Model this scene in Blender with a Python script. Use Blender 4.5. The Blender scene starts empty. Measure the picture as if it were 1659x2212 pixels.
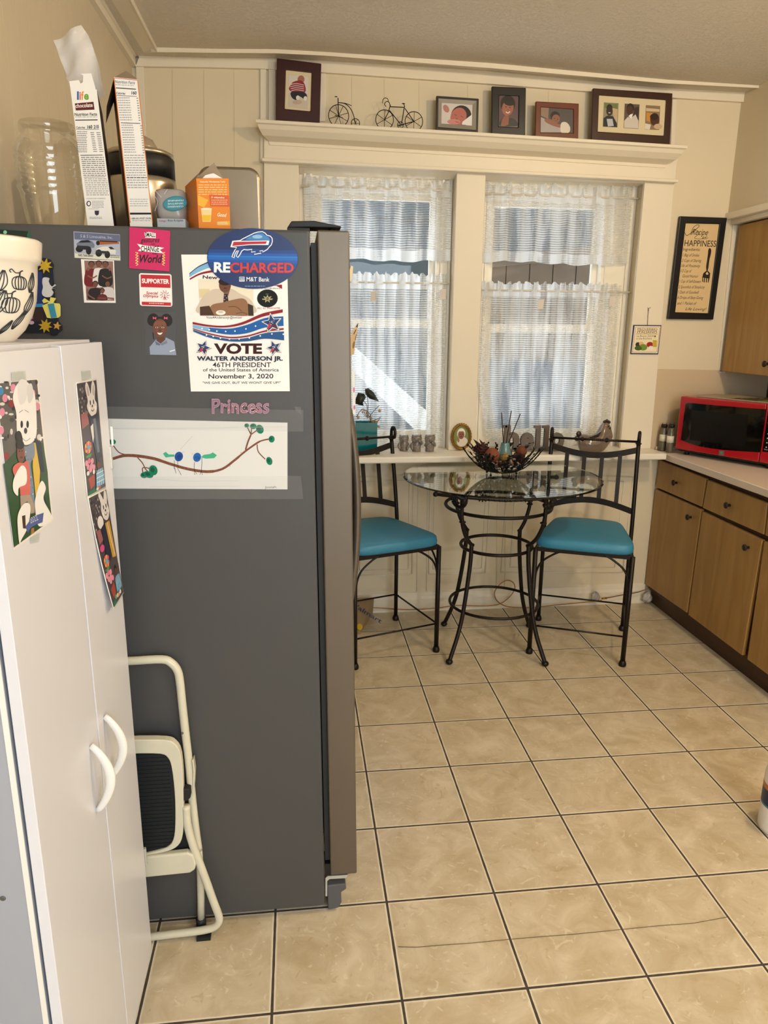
import bpy, bmesh, math, random
from mathutils import Vector, Matrix, Euler
random.seed(7)
S = bpy.context.scene
COL = S.collection
PI = math.pi
R_ = math.radians

# ------------------------------------------------------------------ camera
FPX, CX, CY = 1564.573, 829.5, 1106.0
cam = bpy.data.objects.new('camera', bpy.data.cameras.new('camera')); COL.objects.link(cam)
cam.location = (-.22, -3.561, 1.576)
cam.rotation_euler = (R_(75.618), R_(-.472), R_(-6.71))
cam.data.sensor_fit = 'VERTICAL'; cam.data.sensor_height = 36.0
cam.data.lens = FPX * 36.0 / 2212.0
cam.data.clip_start = .05
S.camera = cam
CAMR = cam.rotation_euler.to_matrix(); CAMP = Vector(cam.location)

# ------------------------------------------------------------------ light and exposure
S.view_settings.view_transform = 'Standard'; S.view_settings.look = 'None'
S.view_settings.gamma = 1.0; S.view_settings.use_curve_mapping = False
S.view_settings.exposure = 0.0
w = bpy.data.worlds.new('World'); S.world = w; w.use_nodes = True
bg = w.node_tree.nodes['Background']; bg.inputs[0].default_value = (.86, .93, 1.0, 1); bg.inputs[1].default_value = 4.6

def area(name, loc, size, power, col, target, shape='DISK', size_y=None, spread=None):
    l = bpy.data.lights.new(name, 'AREA'); l.shape = shape; l.size = size
    if size_y: l.size_y = size_y
    l.energy = power; l.color = col
    if spread: l.spread = spread
    o = bpy.data.objects.new(name, l); COL.objects.link(o); o.location = loc
    o.rotation_euler = (Vector(target) - Vector(loc)).to_track_quat('-Z', 'Y').to_euler()
    return o
def bulb(name, loc, r, power, col):
    l = bpy.data.lights.new(name, 'POINT'); l.shadow_soft_size = r; l.energy = power; l.color = col
    o = bpy.data.objects.new(name, l); COL.objects.link(o); o.location = loc; return o
bulb('ceiling_lamp', (1.55, -2.0, 2.61), .05, 50, (1.0, .79, .53))
bulb('rear_ceiling_lamp', (1.40, -4.2, 2.60), .05, 54, (1.0, .92, .79))
area('rear_cool_fill', (.55, -5.45, 1.45), 1.5, 76, (.76, .88, 1.0), (-.45, -2.0, 1.0), 'RECTANGLE', 1.9)  # cool fill added behind the camera, standing in for unseen daylight

# ------------------------------------------------------------------ helpers
def ray(u, v): return CAMR @ Vector(((u - CX) / FPX, -(v - CY) / FPX, -1.0))
def at(ax, val, u, v):                     # point of the photo's sight line on an axis plane
    d = ray(u, v); return CAMP + d * ((val - CAMP[ax]) / d[ax])
def onplane(p0, n, u, v):
    d = ray(u, v); p0 = Vector(p0); n = Vector(n)
    return CAMP + d * ((p0 - CAMP).dot(n) / d.dot(n))
def Y(val): return lambda u, v: at(1, val, u, v)
def X(val): return lambda u, v: at(0, val, u, v)
def Z(val): return lambda u, v: at(2, val, u, v)
def lin(c): return tuple((x / 12.92 if x <= .04045 else ((x + .055) / 1.055) ** 2.4) for x in c)
def hx(h):
    h = h.lstrip('#'); return lin(tuple(int(h[i:i + 2], 16) / 255 for i in (0, 2, 4)))

class MB:
    def __init__(s): s.v = []; s.f = []; s.m = []; s.s = []; s.c = []
    def add(s, vs, fs, mi=0, sm=False, col=(1, 1, 1)):
        b = len(s.v); s.v += [tuple(p) for p in vs]
        for f in fs: s.f.append([b + i for i in f]); s.m.append(mi); s.s.append(sm); s.c.append(col)
        return s
    def box(s, lo, hi, mi=0, M=None):
        (a, b, c), (d, e, f) = lo, hi
        vs = [Vector(p) for p in ((a,b,c),(d,b,c),(d,e,c),(a,e,c),(a,b,f),(d,b,f),(d,e,f),(a,e,f))]
        if M: vs = [M @ p for p in vs]
        return s.add(vs, [(3,2,1,0),(4,5,6,7),(0,1,5,4),(1,2,6,5),(2,3,7,6),(3,0,4,7)], mi)
    def prism(s, poly, vec, mi=0, sm=False):
        n = len(poly); vec = Vector(vec); a = [Vector(p) for p in poly]
        return s.add(a + [p + vec for p in a], [list(range(n))[::-1], list(range(n, 2 * n))] + [(i, (i+1) % n, n + (i+1) % n, n + i) for i in range(n)], mi, sm)
    def hexa(s, q0, q1, mi=0):             # two quads joined
        return s.add(list(q0) + list(q1), [(3,2,1,0),(4,5,6,7),(0,1,5,4),(1,2,6,5),(2,3,7,6),(3,0,4,7)], mi)
    def ring(s, outer, inner, vec, mi=0):  # frame between two polygons with same point count
        n = len(outer); vec = Vector(vec); o = [Vector(p) for p in outer]; i_ = [Vector(p) for p in inner]
        vs = o + i_ + [p + vec for p in o] + [p + vec for p in i_]; fs = []
        for k in range(n):
            j = (k + 1) % n
            fs += [(k, j, n + j, n + k), (2*n + k, 3*n + k, 3*n + j, 2*n + j), (k, 2*n + k, 2*n + j, j), (n + k, n + j, 3*n + j, 3*n + k)]
        return s.add(vs, fs, mi)
    def tube(s, pts, r, n=8, closed=False, mi=0, flat=None, col=(1,1,1)):
        P = [Vector(p) for p in pts]; N = len(P); rs = r if isinstance(r, (list, tuple)) else [r] * N
        T = []
        for i in range(N):
            a = P[i - 1] if (i or closed) else P[i]; b = P[(i + 1) % N] if (i < N - 1 or closed) else P[i]
            t = (b - a); T.append(t.normalized() if t.length > 1e-9 else Vector((0, 0, 1)))
        up = Vector((0, 0, 1)) if abs(T[0].z) < .9 else Vector((1, 0, 0))
        nrm = (up - T[0] * up.dot(T[0])).normalized(); vs = []
        for i in range(N):
            nrm = (nrm - T[i] * nrm.dot(T[i])).normalized(); bn = T[i].cross(nrm)
            for k in range(n):
                a = 2 * PI * k / n; fx, fy = (1, 1) if not flat else flat
                vs.append(P[i] + (nrm * math.cos(a) * fx + bn * math.sin(a) * fy) * rs[i])
        fs = []
        for i in range(N if closed else N - 1):
            j = (i + 1) % N
            for k in range(n):
                l = (k + 1) % n; fs.append((i*n + k, i*n + l, j*n + l, j*n + k))
        if not closed: fs += [list(range(n))[::-1], [(N-1)*n + k for k in range(n)]]
        return s.add(vs, fs, mi, True, col)
    def strap(s, pts, wvec, tvec, mi=0):   # flat bar along pts: half width vector(s) and half thickness vector(s)
        P = [Vector(p) for p in pts]; N = len(P); W = [Vector(x) for x in wvec] if isinstance(wvec, list) else [Vector(wvec)] * N
        Tt = [Vector(x) for x in tvec] if isinstance(tvec, list) else [Vector(tvec)] * N
        vs = []
        for i in range(N): vs += [P[i] + W[i] + Tt[i], P[i] + W[i] - Tt[i], P[i] - W[i] - Tt[i], P[i] - W[i] + Tt[i]]
        fs = [(0,1,2,3), ((N-1)*4+3, (N-1)*4+2, (N-1)*4+1, (N-1)*4)]
        for i in range(N - 1):
            for k in range(4): fs.append((i*4+k, (i+1)*4+k, (i+1)*4+(k+1) % 4, i*4+(k+1) % 4))
        return s.add(vs, fs, mi)
    def lathe(s, prof, c=(0,0,0), n=24, mi=0, M=None, sm=True, col=(1,1,1)):
        M = M or Matrix.Translation(Vector(c)); vs = []; N = len(prof)
        for r, z in prof:
            for k in range(n):
                a = 2 * PI * k / n; vs.append(M @ Vector((r * math.cos(a), r * math.sin(a), z)))
        fs = [(i*n + k, i*n + (k+1) % n, (i+1)*n + (k+1) % n, (i+1)*n + k) for i in range(N - 1) for k in range(n)]
        if prof[0][0] > 1e-5: fs.append(list(range(n))[::-1])
        if prof[-1][0] > 1e-5: fs.append([(N-1)*n + k for k in range(n)])
        return s.add(vs, fs, mi, sm, col)
    def ball(s, c, r, n=16, mi=0, M=None, col=(1,1,1)):
        rr = r if isinstance(r, (tuple, list)) else (r, r, r)
        B = Matrix.Translation(Vector(c)) @ (M or Matrix()) @ Matrix.Diagonal((*rr, 1)); m = n // 2
        return s.lathe([(math.sin(PI * i / m), -math.cos(PI * i / m)) for i in range(m + 1)], n=n, mi=mi, M=B, col=col)
    def torus(s, c, R, r, ax=(0,0,1), n=40, m=8, mi=0, arc=(0, 2*PI), stretch=(1,1)):
        q = Vector((0,0,1)).rotation_difference(Vector(ax)).to_matrix(); full = abs(arc[1]-arc[0]) > 6.28
        k = n if full else n + 1
        pts = [Vector(c) + q @ Vector((R*stretch[0]*math.cos(arc[0]+(arc[1]-arc[0])*i/n), R*stretch[1]*math.sin(arc[0]+(arc[1]-arc[0])*i/n), 0)) for i in range(k)]
        return s.tube(pts, r, m, full, mi)
    def grid(s, fn, nu, nv, mi=0, sm=True, col=(1,1,1)):
        vs = [fn(i / nu, j / nv) for j in range(nv + 1) for i in range(nu + 1)]; w_ = nu + 1
        return s.add(vs, [(j*w_+i, j*w_+i+1, (j+1)*w_+i+1, (j+1)*w_+i) for j in range(nv) for i in range(nu)], mi, sm, col)
    def build(s, name, mats, parent=None, bevel=0, seg=2, solid=0, sub=0, fix=True):
        me = bpy.data.meshes.new(name); me.from_pydata([tuple(p) for p in s.v], [], s.f)
        mats = mats if isinstance(mats, (list, tuple)) else [mats]
        for m in mats: me.materials.append(m)
        me.polygons.foreach_set('material_index', s.m); me.polygons.foreach_set('use_smooth', s.s)
        if any(c != (1, 1, 1) for c in s.c):
            a = me.color_attributes.new('Col', 'FLOAT_COLOR', 'CORNER'); k = 0
            for f, c in zip(s.f, s.c):
                for _ in f: a.data[k].color = (*c, 1); k += 1
        if fix:
            bm = bmesh.new(); bm.from_mesh(me); bmesh.ops.recalc_face_normals(bm, faces=bm.faces[:]); bm.to_mesh(me); bm.free()
        me.update()
        o = bpy.data.objects.new(name, me); COL.objects.link(o)
        if solid: d = o.modifiers.new('s', 'SOLIDIFY'); d.thickness = solid; d.offset = 0
        if bevel:
            d = o.modifiers.new('b', 'BEVEL'); d.width = bevel; d.segments = seg; d.limit_method = 'ANGLE'; d.angle_limit = R_(40); d.harden_normals = False
        if sub: d = o.modifiers.new('u', 'SUBSURF'); d.levels = sub; d.render_levels = sub
        if parent: put_under(o, parent)
        return o
def world_of(o): return (world_of(o.parent) @ o.matrix_parent_inverse if o.parent else Matrix()) @ o.matrix_basis
def put_under(o, p):
    o.parent = p; o.matrix_parent_inverse = world_of(p).inverted()
def tag(o, label, cat, group=None, kind=None):
    o['label'] = label; o['category'] = cat
    if group: o['group'] = group
    if kind: o['kind'] = kind
    return o
def thing(name, loc, label, cat, group=None, rz=0):
    o = bpy.data.objects.new(name, None); COL.objects.link(o); o.location = loc; o.rotation_euler = (0, 0, rz); o.empty_display_size = .05
    return tag(o, label, cat, group)
def struct(o): o['kind'] = 'structure'; return o
def copy_tree(o, parent=None):
    c = o.copy(); COL.objects.link(c)
    if parent: c.parent = parent
    for ch in list(o.children): copy_tree(ch, c)
    return c

# ------------------------------------------------------------------ materials
MC = {}
def mat(name, col=(.8,.8,.8), rough=.5, metal=0, spec=.5, var=0, vs=8, bump=0, bs=200, coat=0, trans=0, ior=1.45, stretch=None, col2=None, alpha=None, sheen=0, emit=None, rvar=0):
    if name in MC: return MC[name]
    m = bpy.data.materials.new(name); m.use_nodes = True; nt = m.node_tree; b = nt.nodes['Principled BSDF']
    if isinstance(col, str): col = hx(col)
    if isinstance(col2, str): col2 = hx(col2)
    b.inputs['Base Color'].default_value = (*col, 1); b.inputs['Roughness'].default_value = rough; b.inputs['Metallic'].default_value = metal
    b.inputs['Specular IOR Level'].default_value = spec; b.inputs['Coat Weight'].default_value = coat; b.inputs['Transmission Weight'].default_value = trans; b.inputs['IOR'].default_value = ior
    if sheen: b.inputs['Sheen Weight'].default_value = sheen
    if alpha is not None: b.inputs['Alpha'].default_value = alpha
    N = nt.nodes.new; L = nt.links.new
    tc = N('ShaderNodeTexCoord'); mp = N('ShaderNodeMapping'); L(tc.outputs['Object'], mp.inputs[0])
    if stretch: mp.inputs['Scale'].default_value = stretch
    if var or col2:
        t = N('ShaderNodeTexNoise'); t.inputs['Scale'].default_value = vs; t.inputs['Detail'].default_value = 4; L(mp.outputs[0], t.inputs['Vector'])
        r = N('ShaderNodeValToRGB'); c2 = col2 or tuple(max(0, x * (1 - var)) for x in col)
        r.color_ramp.elements[0].position = .3; r.color_ramp.elements[1].position = .7
        r.color_ramp.elements[0].color = (*c2, 1); r.color_ramp.elements[1].color = (*col, 1)
        L(t.outputs['Fac'], r.inputs[0]); L(r.outputs[0], b.inputs['Base Color'])
        if rvar:
            ma = N('ShaderNodeMapRange'); ma.inputs['To Min'].default_value = rough - rvar; ma.inputs['To Max'].default_value = rough + rvar
            L(t.outputs['Fac'], ma.inputs[0]); L(ma.outputs[0], b.inputs['Roughness'])
    if bump:
        t2 = N('ShaderNodeTexNoise'); t2.inputs['Scale'].default_value = bs; t2.inputs['Detail'].default_value = 3; L(mp.outputs[0], t2.inputs['Vector'])
        bn = N('ShaderNodeBump'); bn.inputs['Strength'].default_value = bump; bn.inputs['Distance'].default_value = .002; L(t2.outputs['Fac'], bn.inputs['Height']); L(bn.outputs[0], b.inputs['Normal'])
    MC[name] = m; return m
def clear_mat(name, tint=(1, 1, 1), lo=.05, hi=.75, gcol=(1, 1, 1), rough=.03):
    if name in MC: return MC[name]
    m = bpy.data.materials.new(name); m.use_nodes = True; nt = m.node_tree; N = nt.nodes.new; L = nt.links.new; nt.nodes.remove(nt.nodes['Principled BSDF'])
    lw = N('ShaderNodeLayerWeight'); lw.inputs[0].default_value = .35; mr = N('ShaderNodeMapRange'); mr.inputs['To Min'].default_value = lo; mr.inputs['To Max'].default_value = hi; L(lw.outputs['Facing'], mr.inputs[0])
    t = N('ShaderNodeBsdfTransparent'); t.inputs[0].default_value = (*tint, 1); g = N('ShaderNodeBsdfGlossy'); g.inputs[0].default_value = (*gcol, 1); g.inputs['Roughness'].default_value = rough
    mx = N('ShaderNodeMixShader'); L(mr.outputs[0], mx.inputs[0]); L(t.outputs[0], mx.inputs[1]); L(g.outputs[0], mx.inputs[2]); L(mx.outputs[0], nt.nodes['Material Output'].inputs[0]); MC[name] = m; return m
def print_mat(name, rough=.45, coat=0, spec=.4):
    if name in MC: return MC[name]
    m = bpy.data.materials.new(name); m.use_nodes = True; nt = m.node_tree; b = nt.nodes['Principled BSDF']
    a = nt.nodes.new('ShaderNodeVertexColor'); a.layer_name = 'Col'; nt.links.new(a.outputs[0], b.inputs['Base Color'])
    b.inputs['Roughness'].default_value = rough; b.inputs['Coat Weight'].default_value = coat; b.inputs['Specular IOR Level'].default_value = spec
    MC[name] = m; return m

# ------------------------------------------------------------------ flat printed artwork
TXC = {}
def text_mesh(s, bold=0, shear=0):
    k = (s, bold, shear)
    if k not in TXC:
        cu = bpy.data.curves.new('tmp', 'FONT'); cu.body = s; cu.size = 1; cu.offset = bold; cu.shear = shear; cu.resolution_u = 3; cu.fill_mode = 'FRONT'
        ob = bpy.data.objects.new('tmp', cu); COL.objects.link(ob)
        me = bpy.data.meshes.new_from_object(ob)
        vs = [(v.co.x, v.co.y) for v in me.vertices]; fs = [list(p.vertices) for p in me.polygons]
        bpy.data.objects.remove(ob); bpy.data.curves.remove(cu); bpy.data.meshes.remove(me)
        TXC[k] = (vs, fs)
    return TXC[k]
class Art:
    """printed shapes given in a 2-D frame, laid as thin ink layers on a real surface; to3(u,v) maps the frame to the surface"""
    def __init__(s, to3, n, off=.0002, d=.00012): s.to3 = to3; s.n = Vector(n).normalized(); s.b = MB(); s.L = []; s.off = off; s.d = d
    def _put(s, pts, faces, col):
        us = [p[0] for p in pts]; vs = [p[1] for p in pts]; bb = (min(us), min(vs), max(us), max(vs)); l = 0
        for (o, k) in s.L:
            if bb[0] < o[2] and bb[2] > o[0] and bb[1] < o[3] and bb[3] > o[1]: l = max(l, k + 1)
        s.L.append((bb, l))
        if isinstance(col, str): col = hx(col)
        s.b.add([s.to3(*p) + s.n * (s.off + l * s.d) for p in pts], faces, 0, False, col); return s
    def poly(s, pts, col): return s._put(pts, [list(range(len(pts)))], col)
    def rect(s, x0, y0, x1, y1, col): return s.poly([(x0,y0),(x1,y0),(x1,y1),(x0,y1)], col)
    def ell(s, cx, cy, rx, ry, col, rot=0, n=22):
        c, q = math.cos(R_(rot)), math.sin(R_(rot))
        return s.poly([(cx + rx*math.cos(2*PI*i/n)*c - ry*math.sin(2*PI*i/n)*q, cy + rx*math.cos(2*PI*i/n)*q + ry*math.sin(2*PI*i/n)*c) for i in range(n)], col)
    def star(s, cx, cy, ro, ri, col, n=5, rot=-90, sq=1):
        return s.poly([(cx + (ro if i % 2 == 0 else ri)*math.cos(R_(rot + 180*i/n))*sq, cy + (ro if i % 2 == 0 else ri)*math.sin(R_(rot + 180*i/n))) for i in range(2*n)], col)
    def line(s, pts, w, col, closed=False, smooth=True):
        if smooth and len(pts) > 2: pts = spline2(pts, closed)
        N = len(pts); L_ = []; R2 = []
        for i in range(N):
            a = pts[i-1] if (i or closed) else pts[i]; b = pts[(i+1) % N] if (i < N-1 or closed) else pts[i]
            dx, dy = b[0]-a[0], b[1]-a[1]; l = math.hypot(dx, dy) or 1; ww = (w[i*len(w)//N] if isinstance(w, list) else w)/2
            L_.append((pts[i][0]-dy/l*ww, pts[i][1]+dx/l*ww)); R2.append((pts[i][0]+dy/l*ww, pts[i][1]-dx/l*ww))
        P = L_ + R2; fs = [(i, (i+1) % N, N+(i+1) % N, N+i) for i in range(N if closed else N-1)]
        return s._put(P, fs, col)
    def text(s, t, p0, p1, h, col, bold=0, shear=0, up=None):
        """text whose baseline runs from p0 to p1 and whose capitals are h high"""
        vs, fs = text_mesh(t, bold, shear); x0 = min(p[0] for p in vs); x1 = max(p[0] for p in vs)
        dx, dy = p1[0]-p0[0], p1[1]-p0[1]; l = math.hypot(dx, dy); ux, uy = up or (dy/l, -dx/l); k = h/.70
        return s._put([(p0[0]+dx*(x-x0)/(x1-x0)+ux*y*k, p0[1]+dy*(x-x0)/(x1-x0)+uy*y*k) for x, y in vs], fs, col)
    def lines(s, x0, y0, x1, y1, n, col, h=.45, seed=1, skew=0):   # rows of illegible small print
        rr = random.Random(seed); st = (y1-y0)/n
        for i in range(n):
            y = y0 + st*i; x = x0
            while x < x1 - 1:
                w_ = min(rr.uniform(.06, .2)*(x1-x0), x1-x)
                s.poly([(x, y+skew*(x-x0)), (x+w_, y+skew*(x+w_-x0)), (x+w_, y+st*h+skew*(x+w_-x0)), (x, y+st*h+skew*(x-x0))], col); x += w_ + .03*(x1-x0)
        return s
    def build(s, name, m, parent=None): return s.b.build(name, m, parent, fix=False)
def spline2(pts, closed=False, k=6):
    N = len(pts); out = []
    for i in range(N if closed else N-1):
        p0 = pts[i-1] if (i or closed) else pts[i]; p1 = pts[i]; p2 = pts[(i+1) % N]; p3 = pts[(i+2) % N] if (closed or i+2 < N) else p2
        for j in range(k):
            t = j/k; out.append(tuple(.5*((2*b)+(-a+c)*t+(2*a-5*b+4*c-d)*t*t+(-a+3*b-3*c+d)*t**3) for a, b, c, d in zip(p0, p1, p2, p3)))
    if not closed: out.append(tuple(pts[-1]))
    return out
def slab(pl, quad, n, t):                  # thin real slab whose front face is the quad, t thick, behind it
    return MB().prism([pl(*q) for q in quad], Vector(n).normalized() * -t)
# ================================================================== THE ROOM
paint_wall = mat('wall_paint', '#ddd0b4', .55, bump=.12, bs=120)
paint_trim = mat('trim_paint', '#e8dec9', .42, bump=.08, bs=60)
paint_win = mat('window_paint', '#e9e2d2', .4)
YW, XL, XR, ZC = .29, -.945, 2.42, 2.80
# floor tiles -----------------------------------------------------
def tile_mat():
    m = bpy.data.materials.new('floor_tile'); m.use_nodes = True; nt = m.node_tree; b = nt.nodes['Principled BSDF']; N = nt.nodes.new; L = nt.links.new
    tc = N('ShaderNodeTexCoord'); sp = N('ShaderNodeSeparateXYZ'); L(tc.outputs['Object'], sp.inputs[0])
    def M(op, a, b_=None, c=None):
        n = N('ShaderNodeMath'); n.operation = op
        for i, x in enumerate((a, b_, c)):
            if x is None: continue
            if isinstance(x, (int, float)): n.inputs[i].default_value = x
            else: L(x, n.inputs[i])
        return n.outputs[0]
    # gently uneven grout lines
    wob = N('ShaderNodeTexNoise'); wob.inputs['Scale'].default_value = 22; wob.inputs['Detail'].default_value = 3; L(tc.outputs['Object'], wob.inputs['Vector'])
    wv = M('MULTIPLY', M('SUBTRACT', wob.outputs['Fac'], .5), .0022)
    def dist(ax):
        f = M('FRACT', M('ADD', M('DIVIDE', sp.outputs[ax], .311), 40.5))
        return M('ADD', M('MULTIPLY', M('ABSOLUTE', M('SUBTRACT', f, .5)), .311), wv)
    d = M('MINIMUM', dist(0), dist(1))
    g = N('ShaderNodeMapRange'); g.inputs['From Min'].default_value = .0029; g.inputs['From Max'].default_value = .0038; L(d, g.inputs[0])      # 0 grout .. 1 tile
    e = N('ShaderNodeMapRange'); e.inputs['From Min'].default_value = .0035; e.inputs['From Max'].default_value = .0095; L(d, e.inputs[0])      # worn pale edge
    # one random number per tile
    fx = M('FLOOR', M('ADD', M('DIVIDE', sp.outputs[0], .311), 40)); fy = M('FLOOR', M('ADD', M('DIVIDE', sp.outputs[1], .311), 40))
    cv = N('ShaderNodeCombineXYZ'); L(fx, cv.inputs[0]); L(fy, cv.inputs[1])
    wn = N('ShaderNodeTexWhiteNoise'); wn.noise_dimensions = '2D'; L(cv.outputs[0], wn.inputs['Vector'])
    of = N('ShaderNodeVectorMath'); of.operation = 'MULTIPLY_ADD'; L(wn.outputs['Color'], of.inputs[0]); of.inputs[1].default_value = (5, 5, 5); L(tc.outputs['Object'], of.inputs[2])
    n1 = N('ShaderNodeTexNoise'); n1.inputs['Scale'].default_value = 9; n1.inputs['Detail'].default_value = 6; n1.inputs['Roughness'].default_value = .62; n1.inputs['Distortion'].default_value = .8; L(of.outputs[0], n1.inputs['Vector'])
    r1 = N('ShaderNodeValToRGB'); r1.color_ramp.elements[0].position = .34; r1.color_ramp.elements[1].position = .72
    r1.color_ramp.elements[0].color = (*hx('#b9a98a'), 1); r1.color_ramp.elements[1].color = (*hx('#d9cdb5'), 1); L(n1.outputs['Fac'], r1.inputs[0])
    n2 = N('ShaderNodeTexNoise'); n2.inputs['Scale'].default_value = 26; n2.inputs['Detail'].default_value = 8; n2.inputs['Distortion'].default_value = 2.2; L(of.outputs[0], n2.inputs['Vector'])
    r2 = N('ShaderNodeValToRGB'); r2.color_ramp.elements[0].position = .60; r2.color_ramp.elements[1].position = .70
    L(n2.outputs['Fac'], r2.inputs[0])
    mx = N('ShaderNodeMix'); mx.data_type = 'RGBA'; L(M('MULTIPLY', r2.outputs[0], .45), mx.inputs[0]); L(r1.outputs[0], mx.inputs[6]); mx.inputs[7].default_value = (*hx('#e8dfcc'), 1)
    n3 = N('ShaderNodeTexNoise'); n3.inputs['Scale'].default_value = 14; n3.inputs['Detail'].default_value = 9; n3.inputs['Distortion'].default_value = 3; L(of.outputs[0], n3.inputs['Vector'])
    r3 = N('ShaderNodeMapRange'); r3.inputs['From Min'].default_value = .30; r3.inputs['From Max'].default_value = .36; r3.inputs['To Min'].default_value = .4; r3.inputs['To Max'].default_value = 0; L(n3.outputs['Fac'], r3.inputs[0])
    m3 = N('ShaderNodeMix'); m3.data_type = 'RGBA'; L(r3.outputs[0], m3.inputs[0]); L(mx.outputs[2], m3.inputs[6]); m3.inputs[7].default_value = (*hx('#a88c66'), 1)
    m4 = N('ShaderNodeMix'); m4.data_type = 'RGBA'; L(e.outputs[0], m4.inputs[0]); m4.inputs[6].default_value = (*hx('#ece4d2'), 1); L(m3.outputs[2], m4.inputs[7])
    gn = N('ShaderNodeTexNoise'); gn.inputs['Scale'].default_value = 60; L(tc.outputs['Object'], gn.inputs['Vector'])
    gr = N('ShaderNodeValToRGB'); gr.color_ramp.elements[0].color = (*hx('#2e2722'), 1); gr.color_ramp.elements[1].color = (*hx('#574c42'), 1); L(gn.outputs['Fac'], gr.inputs[0])
    m5 = N('ShaderNodeMix'); m5.data_type = 'RGBA'; L(g.outputs[0], m5.inputs[0]); L(gr.outputs[0], m5.inputs[6]); L(m4.outputs[2], m5.inputs[7]); L(m5.outputs[2], b.inputs['Base Color'])
    rr = N('ShaderNodeMapRange'); rr.inputs['To Min'].default_value = .85; rr.inputs['To Max'].default_value = .36; L(g.outputs[0], rr.inputs[0]); L(rr.outputs[0], b.inputs['Roughness'])
    bh = M('ADD', g.outputs[0], M('MULTIPLY', n1.outputs['Fac'], .35)); bp = N('ShaderNodeBump'); bp.inputs['Strength'].default_value = .45; bp.inputs['Distance'].default_value = .002; L(bh, bp.inputs['Height']); L(bp.outputs[0], b.inputs['Normal'])
    return m
struct(MB().box((XL, -5.6, -.06), (XR, YW + .13, 0)).build('floor', tile_mat()))
# a fine crack running across the tiles of one row
ck = MB(); pts = [at(2, .0012, *p) for p in ((860, 2045), (900, 2046), (960, 2041), (1020, 2037), (1090, 2030), (1160, 2024), (1240, 2018), (1330, 2009), (1420, 2000), (1500, 1994), (1570, 1981))]
ck.tube(pts, .0009, 4); struct(ck.build('trim_1', mat('crack', '#6a573e', .9)))

# back wall with two window openings ------------------------------
OP = [(-.19, .592, .925, 2.325), (.735, 1.585, .925, 2.325)]
bw = MB(); T = .14
def wallbox(x0, x1, z0, z1): bw.box((x0, YW, z0), (x1, YW + T, z1))
wallbox(XL - .1, OP[0][0], 0, 2.9); wallbox(OP[0][1], OP[1][0], .9, 2.34); wallbox(OP[1][1], XR + .1, 0, 2.9)
wallbox(OP[0][0], OP[1][1], 0, .9); wallbox(OP[0][0], OP[1][1], 2.325, 2.9)
struct(bw.build('wall_back', paint_wall))
def panel_wall_mat():
    m = mat('wall_panelling', '#cfc2a8', .5); nt = m.node_tree; b = nt.nodes['Principled BSDF']; N = nt.nodes.new; L = nt.links.new  # darker than the back wall: dimmer light here is put into the colour
    tc = N('ShaderNodeTexCoord'); sp = N('ShaderNodeSeparateXYZ'); L(tc.outputs['Object'], sp.inputs[0])
    a = N('ShaderNodeMath'); a.operation = 'MULTIPLY'; L(sp.outputs[1], a.inputs[0]); a.inputs[1].default_value = 1 / .105
    f = N('ShaderNodeMath'); f.operation = 'FRACT'; L(a.outputs[0], f.inputs[0])
    r = N('ShaderNodeValToRGB'); e = r.color_ramp.elements; e[0].position = 0; e[0].color = (.2, .2, .2, 1); e[1].position = .05; e[1].color = (1, 1, 1, 1); L(f.outputs[0], r.inputs[0])
    bp = N('ShaderNodeBump'); bp.inputs['Strength'].default_value = .5; bp.inputs['Distance'].default_value = .003; L(r.outputs[0], bp.inputs['Height']); L(bp.outputs[0], b.inputs['Normal'])
    mx = N('ShaderNodeMix'); mx.data_type = 'RGBA'; L(r.outputs[0], mx.inputs[0]); mx.inputs[6].default_value = (*hx('#b8a98c'), 1); mx.inputs[7].default_value = (*hx('#cfc2a8'), 1); L(mx.outputs[2], b.inputs['Base Color'])
    return m
struct(MB().box((XL - .1, -5.6, 0), (XL, YW, 2.9)).build('wall_left', panel_wall_mat()))
struct(MB().box((XR, -5.6, 0), (XR + .1, YW, 2.9)).build('wall_right', paint_wall))
struct(MB().box((XL - .1, -5.7, 0), (XR + .1, -5.6, 2.9)).build('wall_front', mat('far_wall_paint', '#cfc9bd', .6)))

# ceiling and cornice ---------------------------------------------
YB, YT = .268, .15                          # cornice board plane and ceiling strip plane
pt = [(324, 99), (460, 100), (597, 101), (703, 107), (1059, 131), (1440, 167), (1615, 181)]
pl_ = [(327, 112), (460, 114), (597, 115), (700, 120), (1059, 147), (1440, 180), (1615, 189)]
pb = [(300, 125), (440, 126), (597, 127), (695, 133), (1059, 161), (1440, 191), (1606, 203)]
pc = [(293, 143), (440, 145), (562, 148), (697, 156), (1059, 181), (1440, 210), (1604, 220)]
A = [at(1, YT, *p) for p in pt]; B = [at(1, YT, *p) for p in pl_]; Cc = [at(1, YB, *p) for p in pb]; Dd = [at(1, YB, *p) for p in pc]
ceil = MB(); vs = []
xs = [XL - .1] + [p.x for p in A[1:-1]] + [XR + .1]; zs = [A[0].z] + [p.z for p in A[1:-1]] + [A[-1].z]
for x, z in zip(xs, zs): vs += [(x, YW + T, z), (x, YT, z), (x, -2.5, z), (x, -5.7, z)]
n = len(xs); fs = [(i*4+k, (i+1)*4+k, (i+1)*4+k+1, i*4+k+1) for i in range(n-1) for k in range(3)]
ceil.add(vs, fs)
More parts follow.
